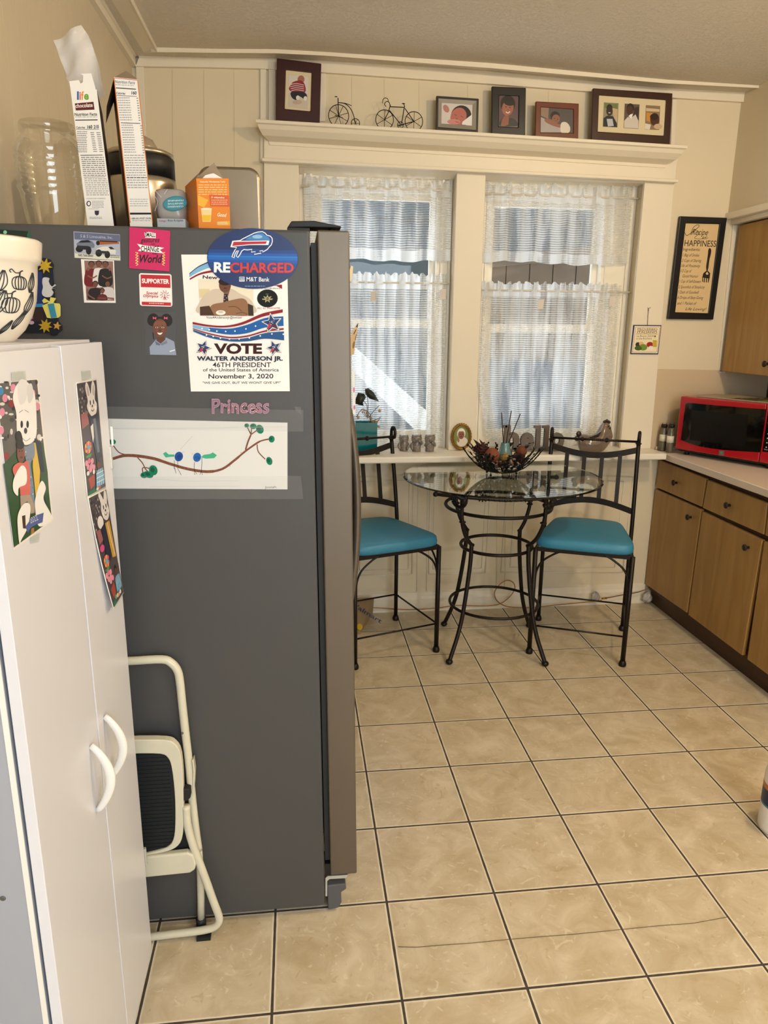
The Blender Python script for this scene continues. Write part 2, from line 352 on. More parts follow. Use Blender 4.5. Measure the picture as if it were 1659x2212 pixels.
def popcorn():
    m = mat('ceiling_stucco', '#cdbb9b', .9); nt = m.node_tree; b = nt.nodes['Principled BSDF']; N = nt.nodes.new; L = nt.links.new
    tc = N('ShaderNodeTexCoord'); t = N('ShaderNodeTexNoise'); t.inputs['Scale'].default_value = 75; t.inputs['Detail'].default_value = 5; t.inputs['Roughness'].default_value = .7; L(tc.outputs['Object'], t.inputs['Vector'])
    r = N('ShaderNodeValToRGB'); r.color_ramp.elements[0].position = .5; r.color_ramp.elements[1].position = .68; L(t.outputs['Fac'], r.inputs[0])
    bp = N('ShaderNodeBump'); bp.inputs['Strength'].default_value = .6; bp.inputs['Distance'].default_value = .006; L(r.outputs[0], bp.inputs['Height']); L(bp.outputs[0], b.inputs['Normal'])
    mx = N('ShaderNodeMix'); mx.data_type = 'RGBA'; L(r.outputs[0], mx.inputs[0]); mx.inputs[6].default_value = (*hx('#dad0bd'), 1); mx.inputs[7].default_value = (*hx('#e6dccb'), 1); L(mx.outputs[2], b.inputs['Base Color'])
    return m
struct(ceil.build('ceiling', popcorn(), solid=.02))
cn = MB(); rows = []
for a, b_, c, d in zip(A, B, Cc, Dd):
    rows.append([d + Vector((0, .022, 0)), d, c, Vector((c.x, c.y - .012, c.z + .012)), Vector((b_.x, b_.y + .014, b_.z + .01)), Vector((b_.x, b_.y + .002, b_.z)), b_, Vector((a.x, a.y, a.z + .01))])
rows[-1] = [Vector((2.06, p.y, p.z)) for p in rows[-1]]
kk = len(rows[0]); cn.add([p for r in rows for p in r], [(i*kk+k, (i+1)*kk+k, (i+1)*kk+k+1, i*kk+k+1) for i in range(len(rows)-1) for k in range(kk-1)])
struct(cn.build('trim_2', paint_trim))
cl = MB(); xw = XL                           # left cornice: same profile turned along the left wall
for p0, p1 in ((0, 1),):
    base = rows[0]; offs = [(YW - p.y, p.z) for p in base]; vs = []
    for y in (YW - .02, -1.0, -5.6):
        dz = {YW - .02: 0, -1.0: -.004, -5.6: -.01}[y]
        for o_, z in offs: vs.append((xw + o_, y if y < 0 else YW - o_, z + dz))
    cl.add(vs, [(i*kk+k, (i+1)*kk+k, (i+1)*kk+k+1, i*kk+k+1) for i in range(2) for k in range(kk-1)])
struct(cl.build('trim_3', paint_trim))
# panel battens on the left bay of the back wall
bt = MB()
def vbatten(u0, v0, u1, v1, wpx, y=.278):
    a, b_ = at(1, y, u0, v0), at(1, y, u1, v1); c, d = at(1, y, u0 + wpx, v0), at(1, y, u1 + wpx, v1)
    bt.prism([b_, d, c, a], (0, YW - y + .004, 0))
vbatten(293, 143, 306, 480, 17); vbatten(562, 148, 562, 350, 13); vbatten(580, 148, 580, 262, 16); vbatten(690, 158, 690, 262, 13)
vbatten(1453, 214, 1449, 316, 9)
struct(bt.build('trim_4', paint_trim, bevel=.002))
vg = MB()
for u in (372, 440, 505): a, b_ = at(1, YW - .0006, u, 150), at(1, YW - .0006, u + 2, 500); vg.strap([b_, a], (.0009, 0, 0), (0, .0006, 0))
for u in (760, 830, 905, 1010, 1185): a, b_ = at(1, YW - .0006, u, 162 + (u-700)*.07), at(1, YW - .0006, u, 300); vg.strap([b_, a], (.0009, 0, 0), (0, .0006, 0))
struct(vg.build('trim_5', mat('groove', '#cdbd9d', .7)))

# window casing with its shelf -------------------------------------
def poly_y(mb, y, t, pts): mb.prism([at(1, y, *p) for p in pts], (0, t, 0))
YCs = .268
cs = MB()
poly_y(cs, YCs, .024, [(570, 500), (570, 345), (645, 352), (645, 500)])                     # left casing (upper, the rest below)
c0 = at(1, YCs, 570, 500); c1 = at(1, YCs, 645, 500); cs.box((c0.x, YCs, .9), (c1.x, YCs + .024, c0.z))
poly_y(cs, YCs, .024, [(1394, 385), (1458, 388), (1404, 985), (1339, 980)])                 # right casing
poly_y(cs, YCs - .008, .030, [(570, 270), (1040, 299), (1467, 322), (1459, 391), (1040, 369), (570, 346)])       # head board
struct(cs.build('trim_6', paint_trim, bevel=.003))
bd = MB(); pp = [at(1, YCs - .02, *p) for p in ((566, 346), (1040, 370), (1462, 392))]
bd.strap(pp, (0, 0, .0075), (0, .018, 0)); struct(bd.build('trim_7', paint_trim, bevel=.003))
# shelf: crown profile swept along the three measured points
SHY = .155
sp_ = [at(1, SHY, *p) for p in ((552, 257), (1040, 286), (1486, 314))]
def shelf_z(x):
    a, b_, c = sp_; (p, q) = (a, b_) if x < b_.x else (b_, c); return p.z + (q.z - p.z) * (x - p.x) / (q.x - p.x)
prof = [(0, 0), (0, -.014), (.012, -.017), (.022, -.034), (.05, -.056), (.085, -.066), (.1, -.07), (.1, -.085), (YW - SHY, -.085), (YW - SHY, 0)]
sh = MB(); vs = []
for i, p in enumerate(sp_):
    for dy, dz in prof:
        dx = min(dy, .1) * (.55 if i == 0 else -.55 if i == 2 else 0); vs.append((p.x + dx, p.y + dy, p.z + dz))
k = len(prof); sh.add(vs, [(i*k+j, (i+1)*k+j, (i+1)*k+(j+1) % k, i*k+(j+1) % k) for i in range(2) for j in range(k)] + [list(range(k)), list(range(2*k, 3*k))[::-1]])
struct(sh.build('trim_8', paint_trim, bevel=.002))
# reveals, mullion face and stops
rv = MB()
rv.box((OP[0][1] - .002, .276, .925), (OP[1][0] + .003, .30, 2.33))
rv.prism([(OP[0][0], .272, 2.335), (OP[1][1], .272, 2.298), (OP[1][1], .39, 2.298), (OP[0][0], .39, 2.30)], (0, 0, .03))
struct(rv.build('trim_9', paint_trim, bevel=.003))
# sill ---------------------------------------------------------------
ZS = .925
sf = [at(2, ZS, 560, 984), at(2, ZS, 900, 984), at(2, ZS, 1420, 990)]
SY = sum(p.y for p in sf) / 3
sl = MB(); sl.box((c0.x - .04, SY, ZS - .034), (1.748, .40, ZS)); struct(sl.build('trim_10', paint_win, bevel=.008, seg=3))
ap = MB(); ap.box((c0.x, .262, ZS - .075), (1.74, YW + .004, ZS - .034)); struct(ap.build('trim_11', paint_trim, bevel=.006))
# wainscot mouldings ---------------------------------------------------
wm = MB(); YM = .2875
def mould(quad, r=.006):
    q = [at(1, YM, *p) for p in quad]; n = 4
    for i in range(n): a, b_ = q[i], q[(i+1) % n]; wm.tube([a, b_], r, 6)
for quad in ([(770, 1030), (893, 1027), (890, 1240), (768, 1243)], [(930, 1026), (1062, 1020), (1048, 1238), (926, 1240)], [(1098, 1018), (1368, 1030), (1345, 1236), (1082, 1236)]):
    mould(quad, .0034)
    cx = sum(p[0] for p in quad)/4; cy = sum(p[1] for p in quad)/4
    mould([(cx + (p[0]-cx)*.86, cy + (p[1]-cy)*.9) for p in quad], .0022)
for u in (900, 921, 1072, 1090): a, b_ = at(1, YM, u + 4, 1010), at(1, YM, u, 1280); wm.tube([a, b_], .0025, 5)
struct(wm.build('trim_12', paint_trim))
bs = MB(); bs.prism([(XL, YW, 0), (XL, .268, 0), (XL, .266, .07), (XL, .274, .084), (XL, .276, .105), (XL, YW, .112)], (1.80 - XL, 0, 0))
bs.prism([(XL, .268, 0), (XL, .256, 0), (XL, .257, .012), (XL, .268, .018)], (1.80 - XL, 0, 0))
struct(bs.build('baseboard_back', paint_trim))
# lower wall boarding right of the window, above the worktop
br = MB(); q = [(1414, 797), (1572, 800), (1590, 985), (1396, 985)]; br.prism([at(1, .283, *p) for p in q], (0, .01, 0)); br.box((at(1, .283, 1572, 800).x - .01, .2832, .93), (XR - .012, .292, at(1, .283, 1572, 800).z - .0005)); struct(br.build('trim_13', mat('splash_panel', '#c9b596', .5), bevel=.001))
# windows ----------------------------------------------------------------
glass = clear_mat('window_glass', lo=.010, hi=.3)
def window(nm, x0, x1, z0, z1, gx0, gx1, gz0, gz1, zr):
    f = MB(); y0, y1 = .375, .43
    f.ring([(x0, y0, z0), (x1, y0, z0), (x1, y0, z1), (x0, y0, z1)], [(gx0-.03, y0, gz0-.04), (gx1+.03, y0, gz0-.04), (gx1+.03, y0, gz1+.03), (gx0-.03, y0, gz1+.03)], (0, .06, 0))
    o = f.build(nm, paint_win, bevel=.003); struct(o)
    s = MB()
    s.ring([(gx0-.045, .392, gz0-.055), (gx1+.045, .392, gz0-.055), (gx1+.045, .392, zr+.022), (gx0-.045, .392, zr+.022)], [(gx0, .392, gz0), (gx1, .392, gz0), (gx1, .392, zr-.022), (gx0, .392, zr-.022)], (0, .03, 0)); s.build('lower_sash', paint_win, o, bevel=.002)
    s = MB()
    s.ring([(gx0-.045, .424, zr-.022), (gx1+.045, .424, zr-.022), (gx1+.045, .424, gz1+.04), (gx0-.045, .424, gz1+.04)], [(gx0, .424, zr+.02), (gx1, .424, zr+.02), (gx1, .424, gz1), (gx0, .424, gz1)], (0, .03, 0)); s.build('upper_sash', paint_win, o, bevel=.002)
    st = MB()
    for xx in (x0 + .03, gx0 - .055, gx1 + .055, x1 - .03): st.box((xx - .006, .362, z0), (xx + .006, .378, z1))
    st.build('stop_bead', paint_win, o)
    g = MB(); g.box((gx0 - .01, .408, gz0 - .01), (gx1 + .01, .411, zr)); g.box((gx0 - .01, .438, zr), (gx1 + .01, .441, gz1 + .01)); g.build('pane', glass, o)
window('window_1', OP[0][0], OP[0][1] + .02, ZS, 2.32, -.075, .487, 1.02, 2.205, 1.59)
window('window_2', OP[1][0], OP[1][1], ZS, 2.31, .83, 1.385, 1.02, 2.19, 1.572)
# soffit above the wall cupboards ----------------------------------------------
so = MB(); so.box((2.055, -5.6, 2.165), (XR, YW, 2.9)); struct(so.build('trim_14', mat('soffit_paint', '#d6c9ae', .6, bump=.15, bs=90)))
so = MB(); so.box((2.04, -5.6, 2.135), (2.10, YW, 2.168)); so.box((2.075, -5.6, 2.112), (XR, YW, 2.135)); struct(so.build('trim_15', paint_trim, bevel=.003))
so = MB(); ys = [YW, .1, -.6, -2.2]
for (zz, xx, h) in ((2.735, 2.035, .02),): so.box((xx, -5.6, zz), (2.06, YW, zz + .09))
struct(so.build('trim_16', paint_trim, bevel=.008))
q = [(1541, 690), (1572, 470), (1597, 486), (1561, 803), (1549, 803)]
so = MB(); q = [at(1, .283, *p) for p in ((1583, 487), (1600, 487), (1566, 806), (1551, 806))]; so.prism(q, (0, .012, 0)); struct(so.build('trim_17', paint_trim))
# outside: porch and neighbouring wall ------------------------------------------
siding = mat('outside_siding', '#343d45', .8)
ot = MB()
for i in range(24): z = -.4 + i*.16; ot.prism([(-3, 3.0, z), (-3, 2.975, z), (-3, 3.0, z + .16)], (8, 0, 0))
struct(ot.build('wall_outside', siding))
ot = MB(); ot.box((.66, .6, 2.52), (3.4, 2.9, 2.58))
struct(ot.build('ceiling_outside', mat('porch_ceiling', '#3c474d', .8)))
ot = MB()
for i in range(7): ot.box((.72 + i*.165, 1.5, 1.35), (.72 + i*.165 + .158, 1.53, 2.05))
ot.prism([(.7, 1.42, 1.93), (2.0, 1.42, 2.06), (2.0, 1.42, 2.13), (.7, 1.42, 2.0)], (0, .06, 0))
struct(ot.build('trim_18', mat('porch_boards', '#6a5d50', .8, var=.2)))
ot = MB(); ot.box((-2.4, 1.30, 1.70), (.64, 1.36, 1.995)); struct(ot.build('trim_20', mat('porch_beam', '#3a474f', .8)))
dg = MB(); a = [at(1, 1.0, *p) for p in ((762, 745), (930, 895), (930, 960), (762, 800))]; dg.prism(a, (0, .05, 0)); struct(dg.build('trim_19', mat('porch_stair_string', '#d8dfe6', .7)))
# ================================================================== FRIDGE AND WHAT HANGS ON ITS SIDE
YF = -1.885
gray_f = mat('fridge_side_paint', '#4a4a4b', .42, spec=.45, bump=.08, bs=420, var=.04, vs=3)
steel = mat('stainless_steel', '#6f665b', .42, metal=.6, var=.06, vs=6, stretch=(1, 1, .1))
dark = mat('black_plastic', '#141414', .5)
gasket = mat('gasket', '#222426', .6)
FR = thing('refrigerator', (-.5, -1.43, 0), 'dark grey and stainless steel refrigerator covered with papers and magnets', 'refrigerator')
FD = .905
b = MB(); b.prism([(-.875, YF, .022), (-.174, YF, .022), (-.1865, YF, 1.776), (-.875, YF, 1.776)], (0, FD, 0)); b.build('body', gray_f, FR, bevel=.006, seg=3)
for y_ in (.03, FD - .08): b = MB(); b.box((-.85, YF + y_, 0), (-.22, YF + y_ + .05, .03)); b.build('foot_rail', dark, FR)
def fdoor(y0, y1, hy):
    b = MB(); sec = []                                     # slightly bowed front
    for z, xa, xb in ((.118, -.158, -.086), (1.777, -.1705, -.1005)):
        row = [(xa, y0, z), (xb, y0, z)]
        for t in (.15, .35, .5, .65, .85): row.append((xb + .012*math.sin(PI*t)*(.9), y0 + (y1-y0)*t, z))
        row += [(xb, y1, z), (xa, y1, z)]; sec.append(row)
    n = len(sec[0]); b.add(sec[0] + sec[1], [(i, (i+1) % n, n+(i+1) % n, n+i) for i in range(n)] + [list(range(n))[::-1], list(range(n, 2*n))])
    d = b.build('door', steel, FR, bevel=.004, seg=3)
    h = MB(); pts = []
    for i in range(17):
        t = i/16; z = .70 + .68*t; pts.append((-.092 + .043*math.sin(PI*t)**.55, hy, z))
    h.tube(pts, .0115, 10, flat=(1, 1.3)); h.build('handle', steel, d)
    g = MB(); g.prism([(-.172, y0 + .012, .16), (-.150, y0 + .012, .16), (-.162, y0 + .012, 1.752), (-.184, y0 + .012, 1.752)], (0, y1 - y0 - .024, 0)); g.build('gasket', gasket, FR)
fdoor(YF + .001, YF + .45, YF + .425); fdoor(YF + .456, YF + FD, YF + .482)
b = MB(); b.box((-.235, YF + .04, 1.776), (-.185, YF + .13, 1.786)); b.prism([(-.235, YF + .05, 1.786), (-.225, YF + .05, 1.80), (-.175, YF + .05, 1.802), (-.145, YF + .05, 1.797), (-.115, YF + .05, 1.792), (-.115, YF + .05, 1.788), (-.19, YF + .05, 1.788)], (0, .07, 0))
b.tube([(-.135, YF + .075, 1.77), (-.135, YF + .075, 1.792)], .007, 10); b.build('hinge_cover', dark, FR, bevel=.002)
b = MB(); q = [at(1, YF + .004, *p) for p in ((703, 1936), (703, 1897), (708, 1893), (752, 1890), (747, 1897), (712, 1899), (707, 1903), (707, 1936))]; b.prism(q, (0, .05, 0)); b.build('hinge_bracket', mat('zinc', '#c9c9c4', .4, metal=.5), FR)
b = MB(); q = [at(1, YF + .002, *p) for p in ((707, 1913), (746, 1909), (748, 1921), (737, 1928), (738, 1950), (732, 1961), (709, 1966))]; b.prism(q, (0, .06, 0)); b.build('levelling_foot', mat('foot_gray', '#55565a', .5), FR, bevel=.003)
b = MB(); q = [at(1, YF + .006, *p) for p in ((701, 1866), (714, 1866), (752, 1890), (703, 1900))]; b.prism(q, (0, .05, 0)); b.build('hinge_pocket', dark, FR)

F_ = Y(YF - .0002)
NF = (0, -1, 0)
ink = print_mat('ink_gloss', .35, spec=.4); inkm = print_mat('ink_matt', .6, spec=.25)
paper = mat('paper_white', '#f2f1ee', .6); card = mat('photo_card', '#ece8e2', .4)
def sheet(name, quad, t, m, parent=None, lift=0, bow=0):      # a thin real sheet on the fridge side; bow lifts the lower edge
    b = MB(); q = [at(1, YF - lift, *p) for p in quad]; b.prism(q, (0, -t, 0)); return b.build(name, m, parent)
def art_on(y): return Art(Y(y), NF)
def fx(x, y): return (x*.2411 + 380, y*.2411 + 470)            # zoomed reading frames of the photo
def fy(x, y): return (x*.2411, y*.2411 + 470)

# flyer ------------------------------------------------------------------
fl = sheet('flyer', [(391.6, 550), (620, 550), (626, 845), (412.5, 845.6)], .0012, paper)
tag(fl, 'white election flyer with blue waves and stars reading VOTE, half under the blue oval', 'flyer')
a = art_on(YF - .0012)
red, nav, blu, lb, drk = '#8c1f2b', '#1b2b57', '#1f5ea8', '#7fb4dd', '#3a1518'
def band(pts_t, pts_b, c): a.poly(spline2(pts_t) + spline2(pts_b)[::-1], c)
band([fx(120, 500), fx(200, 440), fx(300, 395), fx(420, 370)], [fx(120, 535), fx(200, 490), fx(300, 450), fx(420, 430)], lb)
band([fx(120, 500), fx(200, 437), fx(300, 390)], [fx(120, 508), fx(200, 446), fx(300, 402)], '#2b3550')
band([fx(124, 545), fx(220, 495), fx(340, 470), fx(430, 470)], [fx(124, 560), fx(220, 512), fx(340, 490), fx(430, 490)], red)
a.poly([fx(870, 610), fx(950, 600), fx(952, 640), fx(900, 612)], red)
a.text('Candidate', fx(760, 640), fx(938, 640), 3.2, '#333333')
a.text('New Jersey', fx(240, 546), fx(560, 560), 7, drk, .02)
a.poly([fx(203, 553), fx(692, 553), fx(697, 882), fx(218, 878)], '#e9e0cb')
a.poly([fx(205, 640), fx(300, 640), fx(310, 700), fx(212, 720)], '#d8c99f')
a.poly(spline2([fx(212, 760), fx(260, 690), fx(330, 645), fx(395, 640), fx(500, 640), fx(570, 680), fx(650, 720), fx(690, 770), fx(690, 860), fx(216, 860)], True), '#cdbfae')
a.poly([fx(405, 630), fx(490, 630), fx(470, 700), fx(440, 700)], '#7c5a48')
a.ell(*fx(440, 605), 13, 16, '#6b4636'); a.ell(*fx(440, 575), 14, 8, '#2a1c18')
a.ell(*fx(425, 600), 2.4, 1.2, '#2c1a14'); a.ell(*fx(458, 600), 2.4, 1.2, '#2c1a14'); a.ell(*fx(442, 633), 4, 1.3, '#4a2a22')
a.poly([fx(430, 685), fx(462, 685), fx(475, 770), fx(425, 770)], '#2c2530')
for q in ((440, 700), (455, 720), (437, 735), (455, 752)): a.ell(*fx(*q), 1.3, 1.3, '#a58a70')
a.poly(spline2([fx(330, 780), fx(420, 760), fx(520, 735), fx(600, 725), fx(640, 760), fx(650, 840), fx(640, 880), fx(480, 878), fx(330, 878), fx(300, 830)], True), '#8f6a4e')
a.line([fx(470, 800), fx(540, 800), fx(590, 840)], 1.4, '#5c3f2e'); a.line([fx(540, 860), fx(600, 850), fx(640, 870)], 1.4, '#5c3f2e')
a.poly([fx(216, 800), fx(300, 790), fx(345, 878), fx(218, 878)], '#4a3326'); a.poly([fx(645, 770), fx(692, 790), fx(697, 880), fx(650, 880)], '#3b3026')
a.ell(*fx(402, 852), 10.5, 5.2, '#eeeae2'); a.ell(*fx(402, 846), 6, 2.4, '#c7bfb0')
a.ell(*fx(820, 724), 22.5, 19.5, '#14211f'); a.ell(*fx(820, 724), 20.5, 17.6, '#0c1211')
a.text('FEC', fx(805, 690), fx(833, 690), 2, '#7f8a86'); a.star(*fx(820, 728), 9, 4, '#b9b183', 7, sq=1.3); a.star(*fx(820, 728), 5, 2, '#2b2f25', 7, sq=1.3); a.line([fx(772, 730), fx(868, 728)], 1.2, '#b9b183')
a.text('FEC ID: P00016790', fx(730, 820), fx(932, 818), 3.4, '#b3262f', .01)
a.text('Vote4AndersonJr@twitter', fx(272, 905), fx(594, 905), 5, '#33302e', .005)
band([fx(150, 935), fx(300, 962), fx(450, 968), fx(600, 935), fx(780, 858), fx(958, 822)], [fx(152, 955), fx(300, 978), fx(450, 984), fx(600, 958), fx(780, 888), fx(958, 850)], red)
band([fx(152, 962), fx(300, 985), fx(480, 995), fx(640, 960), fx(800, 900), fx(962, 885)], [fx(154, 985), fx(300, 1020), fx(480, 1048), fx(640, 1035), fx(800, 985), fx(965, 970)], blu)
band([fx(152, 962), fx(230, 975), fx(300, 985)], [fx(154, 985), fx(230, 1003), fx(300, 1015)], lb)
band([fx(154, 992), fx(300, 1035), fx(480, 1068), fx(640, 1055), fx(800, 1010), fx(965, 990)], [fx(154, 1000), fx(300, 1046), fx(480, 1080), fx(640, 1068), fx(800, 1024), fx(967, 1005)], red)
band([fx(156, 1005), fx(300, 1052), fx(480, 1088), fx(640, 1078), fx(800, 1035), fx(968, 1020)], [fx(156, 1020), fx(300, 1075), fx(480, 1108), fx(640, 1108), fx(800, 1085), fx(970, 1100)], '#24548f')
for q in ((235, 995), (300, 1005), (368, 1017), (447, 1020), (530, 1017), (628, 997), (714, 972), (275, 1052), (335, 1065), (400, 1080), (480, 1088), (567, 1088), (658, 1078), (756, 1060), (860, 1042), (962, 1045)): a.ell(*fx(*q), 1.7, 1.7, '#ffffff', n=8)
def flagstar(cx, cy, r, rot):
    a.star(cx + .8, cy + .9, r*1.08, r*.5, '#8d8780', rot=rot); a.star(cx, cy, r*1.04, r*.46, '#f4f2ee', rot=rot); a.star(cx, cy, r*.9, r*.40, '#26406f', rot=rot)
    a.poly([(cx - r*.15, cy - r*.05), (cx - r*.32, cy + r*.1), (cx - r*.5, cy + r*.66), (cx - r*.05, cy + r*.36)], '#b23a42'); a.poly([(cx + r*.02, cy + r*.1), (cx + r*.3, cy + r*.08), (cx + r*.5, cy + r*.62), (cx + r*.1, cy + r*.36)], '#5d2730')
    for i in range(7): a.ell(cx + r*.33*math.cos(i*2.4)*(i/7), cy - r*.1 + r*.3*math.sin(i*2.4)*(i/7), .8, .8, '#ffffff', n=6)
flagstar(*fx(860, 945), 22, -100); flagstar(*fx(245, 1165), 17, -70); flagstar(*fx(880, 1165), 17, -110)
a.text('VOTE', fx(340, 1216), fx(772, 1216), 20.5, drk, .045)
a.text('WALTER ANDERSON JR.', fx(190, 1280), fx(958, 1280), 9, '#1c2740', .03)
a.text('46TH PRESIDENT', fx(330, 1340), fx(852, 1340), 10.4, '#2a2230', .01)
a.text('of the United States of America', fx(243, 1378), fx(922, 1378), 7, '#232838', .01)
a.text('November 3, 2020', fx(292, 1442), fx(873, 1440), 9.8, '#2a2330', .015)
a.text('"WE GIVE OUT, BUT WE WONT GIVE UP!"', fx(240, 1490), fx(938, 1488), 4.8, '#2b2a33', .01)
a.build('printing', inkm, fl)
# blue oval magnet ---------------------------------------------------------
oc = (546, 558.5)
def oval(rx, ry, n=56): return [(oc[0] + rx*math.cos(2*PI*i/n), oc[1] + ry*math.sin(2*PI*i/n) + rx*math.cos(2*PI*i/n)*.02) for i in range(n)]
ov = MB(); ov.prism([at(1, YF - .0016, *p) for p in oval(98.3, 65.5)], (0, -.002, 0)); ov = ov.build('oval_magnet', mat('magnet_navy', '#0e2a63', .35))
tag(ov, 'large blue oval magnet with a charging buffalo and the word RECHARGED', 'magnet')
a = art_on(YF - .0036)
for i, (y0, y1, c) in enumerate(((540, 547, '#0d3a86'), (547, 553, '#1250a6'), (553, 556, '#0f74c9'), (556, 562, '#1160b8'), (562, 568, '#0e4ea2'), (568, 580, '#0c3f8a'), (580, 592, '#0c3474'))):
    k = lambda y: 98*math.sqrt(max(0, 1 - ((y - oc[1])/65.5)**2)) - 1
    a.poly([(oc[0] - k(y0), y0 - 1.5), (oc[0] + k(y0), y0 + 1.5), (oc[0] + k(y1), y1 + 1.5), (oc[0] - k(y1), y1 - 1.5)], c)
buf = [fx(*p) for p in ((508, 212), (575, 206), (600, 190), (625, 178), (660, 160), (700, 140), (735, 130), (775, 126), (800, 140), (815, 158), (845, 166), (862, 185), (864, 215), (855, 245), (838, 262), (820, 285), (795, 300), (775, 310), (780, 296), (750, 300), (765, 318), (702, 330), (712, 305), (676, 310), (682, 285), (640, 290), (610, 286), (590, 300), (575, 330), (555, 358), (542, 345), (548, 325), (562, 296), (545, 300), (530, 325), (520, 362), (503, 352), (512, 325), (530, 290), (545, 268), (492, 262))]
a.poly(buf, '#143f88'); a.line(buf, 1.9, '#f2f4f8', True, False)
a.poly([fx(*p) for p in ((620, 200), (660, 170), (735, 142), (775, 140), (800, 160), (830, 178), (845, 200), (820, 205))], '#3f7fc0'); a.ell(*fx(730, 172), 11, 4, '#8db9e2')
a.poly([fx(*p) for p in ((492, 262), (508, 210), (838, 206), (828, 246), (660, 246))], '#f2f4f8'); a.poly([fx(*p) for p in ((504, 255), (517, 218), (815, 213), (806, 236), (655, 240))], '#b1202f')
a.poly([fx(*p) for p in ((600, 258), (690, 252), (832, 252), (800, 285), (690, 278))], '#0d2356')
a.text('RE', fx(340, 487), fx(487, 489), 20.5, '#eef3f8', .04); 
a.text('CHARGED', fx(487, 491), fx(1058, 494), 20.5, '#6f1420', .05); a.text('CHARGED', fx(486, 489), fx(1055, 491), 20.2, '#c2353f', .03)
a.poly([fx(568, 530), fx(615, 530), fx(616, 573), fx(567, 573)], '#dfe6f0'); a.poly([fx(573, 535), fx(610, 535), fx(611, 563), fx(572, 563)], '#173a78'); a.text('AA', fx(575, 560), fx(609, 560), 5.4, '#eef3f8', .02)
a.text('M&T Bank', fx(632, 570), fx(838, 573), 9.2, '#f0f3f8', .01); a.lines(*fx(620, 612), *fx(800, 622), 1, '#9fb4d4', seed=3)
a.build('printing', ink, ov)
# princess magnet -------------------------------------------------------------
vs, fs = text_mesh('Princess', .035, 0)
x0 = min(p[0] for p in vs); x1 = max(p[0] for p in vs)
pm = MB(); pm.add([at(1, YF - .0022, 457 + (p[0]-x0)/(x1-x0)*125, 892 - p[1]*44 + math.sin(p[0]*9)*1.2) for p in vs], fs); pm = pm.build('princess_magnet', mat('pink_edge', '#8f6f7f', .4), solid=.003, fix=False)
tag(pm, 'pink and mauve cut-out magnet spelling Princess below the flyer', 'magnet')
a = art_on(YF - .0038); vs2, fs2 = text_mesh('Princess', .012, 0)
a._put([(457 + (p[0]-x0)/(x1-x0)*125, 892 - p[1]*44 + math.sin(p[0]*9)*1.2) for p in vs2], fs2, '#c9a3b4')
vs3, fs3 = text_mesh('Princess', -.004, 0); a._put([(457 + (p[0]-x0)/(x1-x0)*125, 892 - p[1]*44 + math.sin(p[0]*9)*1.2) for p in vs3], fs3, '#8a6a80')
rr = random.Random(2)
for i in range(60):
    a.ell(rr.uniform(490, 560), rr.uniform(874, 892), .9, .9, rr.choice(['#e0a24e', '#d14a5f', '#f2d9dd', '#b85c7a']), n=6)
a.build('printing', ink, pm)
# bird drawing ----------------------------------------------------------------------
bdw = sheet('bird_drawing', [(222, 904), (621, 913), (621, 1057), (222, 1055)], .0008, mat('drawing_paper', '#dcdcda', .65))
tag(bdw, "child's marker drawing of two blue birds on a curving brown branch", 'drawing')
a = art_on(YF - .0008); g4 = lambda x, y: (x*.2652 + 220, y*.2652 + 830)
def g(*ps): return [g4(*p) for p in ps]
br_, gr_, gd = '#7a4a36', '#0c7a58', '#075640'
a.line(g((60, 612), (95, 605), (150, 588), (200, 580), (300, 585), (420, 605), (500, 630), (560, 650), (700, 690), (860, 712), (980, 690), (1080, 620), (1170, 545), (1270, 475), (1320, 455), (1400, 440)), [6, 6.5, 6.5, 6, 6, 5, 4, 3], br_)
rr = random.Random(5); trunk = spline2(g((95, 605), (200, 580), (300, 585), (420, 605), (560, 650), (700, 690), (860, 712), (980, 690), (1080, 620), (1170, 545)))
for i in range(90):
    p = rr.choice(trunk); a.ell(p[0] + rr.uniform(-4, 4), p[1] + rr.uniform(-2.4, 2.4), rr.uniform(.6, 1.6), .5, rr.choice(['#a27a64', '#5d3424', '#8d5b45']), n=6)
for l in (((95, 500), (140, 555), (210, 578)), ((290, 595), (330, 640), (355, 690)), ((335, 720), (335, 680), (390, 685)), ((355, 690), (375, 710)), ((1170, 535), (1190, 470), (1215, 410)), ((1215, 410), (1185, 350)), ((1215, 410), (1220, 360)), ((1215, 410), (1270, 370)), ((1265, 490), (1275, 550), (1330, 610))): a.line(g(*l), 2.2, br_)
a.line(g((1172, 530), (1190, 470), (1213, 415)), 3.4, br_)
for cx, cy, rx, ry, rot in ((85, 470, 8, 6, 0), (345, 740, 8, 6.5, 0), (380, 735, 11, 7, 20), (420, 700, 9, 11, -20), (1180, 336, 5, 4.5, 0), (1233, 342, 7, 6, 0), (1287, 366, 8, 10, -25), (1383, 447, 6.5, 7.5, 0), (1364, 625, 6.5, 9, -20)):
    a.ell(*g4(cx, cy), rx, ry, gr_, rot); a.ell(*g4(cx - 6, cy - 4), rx*.5, ry*.5, gd, rot)
a.poly(g((498, 565), (520, 550), (545, 572), (592, 572), (590, 590), (550, 592), (520, 597)), '#3fae86'); a.poly(g((810, 590), (830, 575), (880, 568), (905, 555), (938, 578), (915, 602), (850, 606), (820, 600)), '#3fae86')
a.ell(*g4(627, 589), 9, 10.5, '#1a4f9c', 15); a.ell(*g4(776, 595), 8.5, 10, '#2061b0', 15); a.ell(*g4(630, 592), 5, 6, '#143d80', 15)
a.line(g((758, 600), (775, 590), (795, 600), (770, 610)), .8, '#12264f')
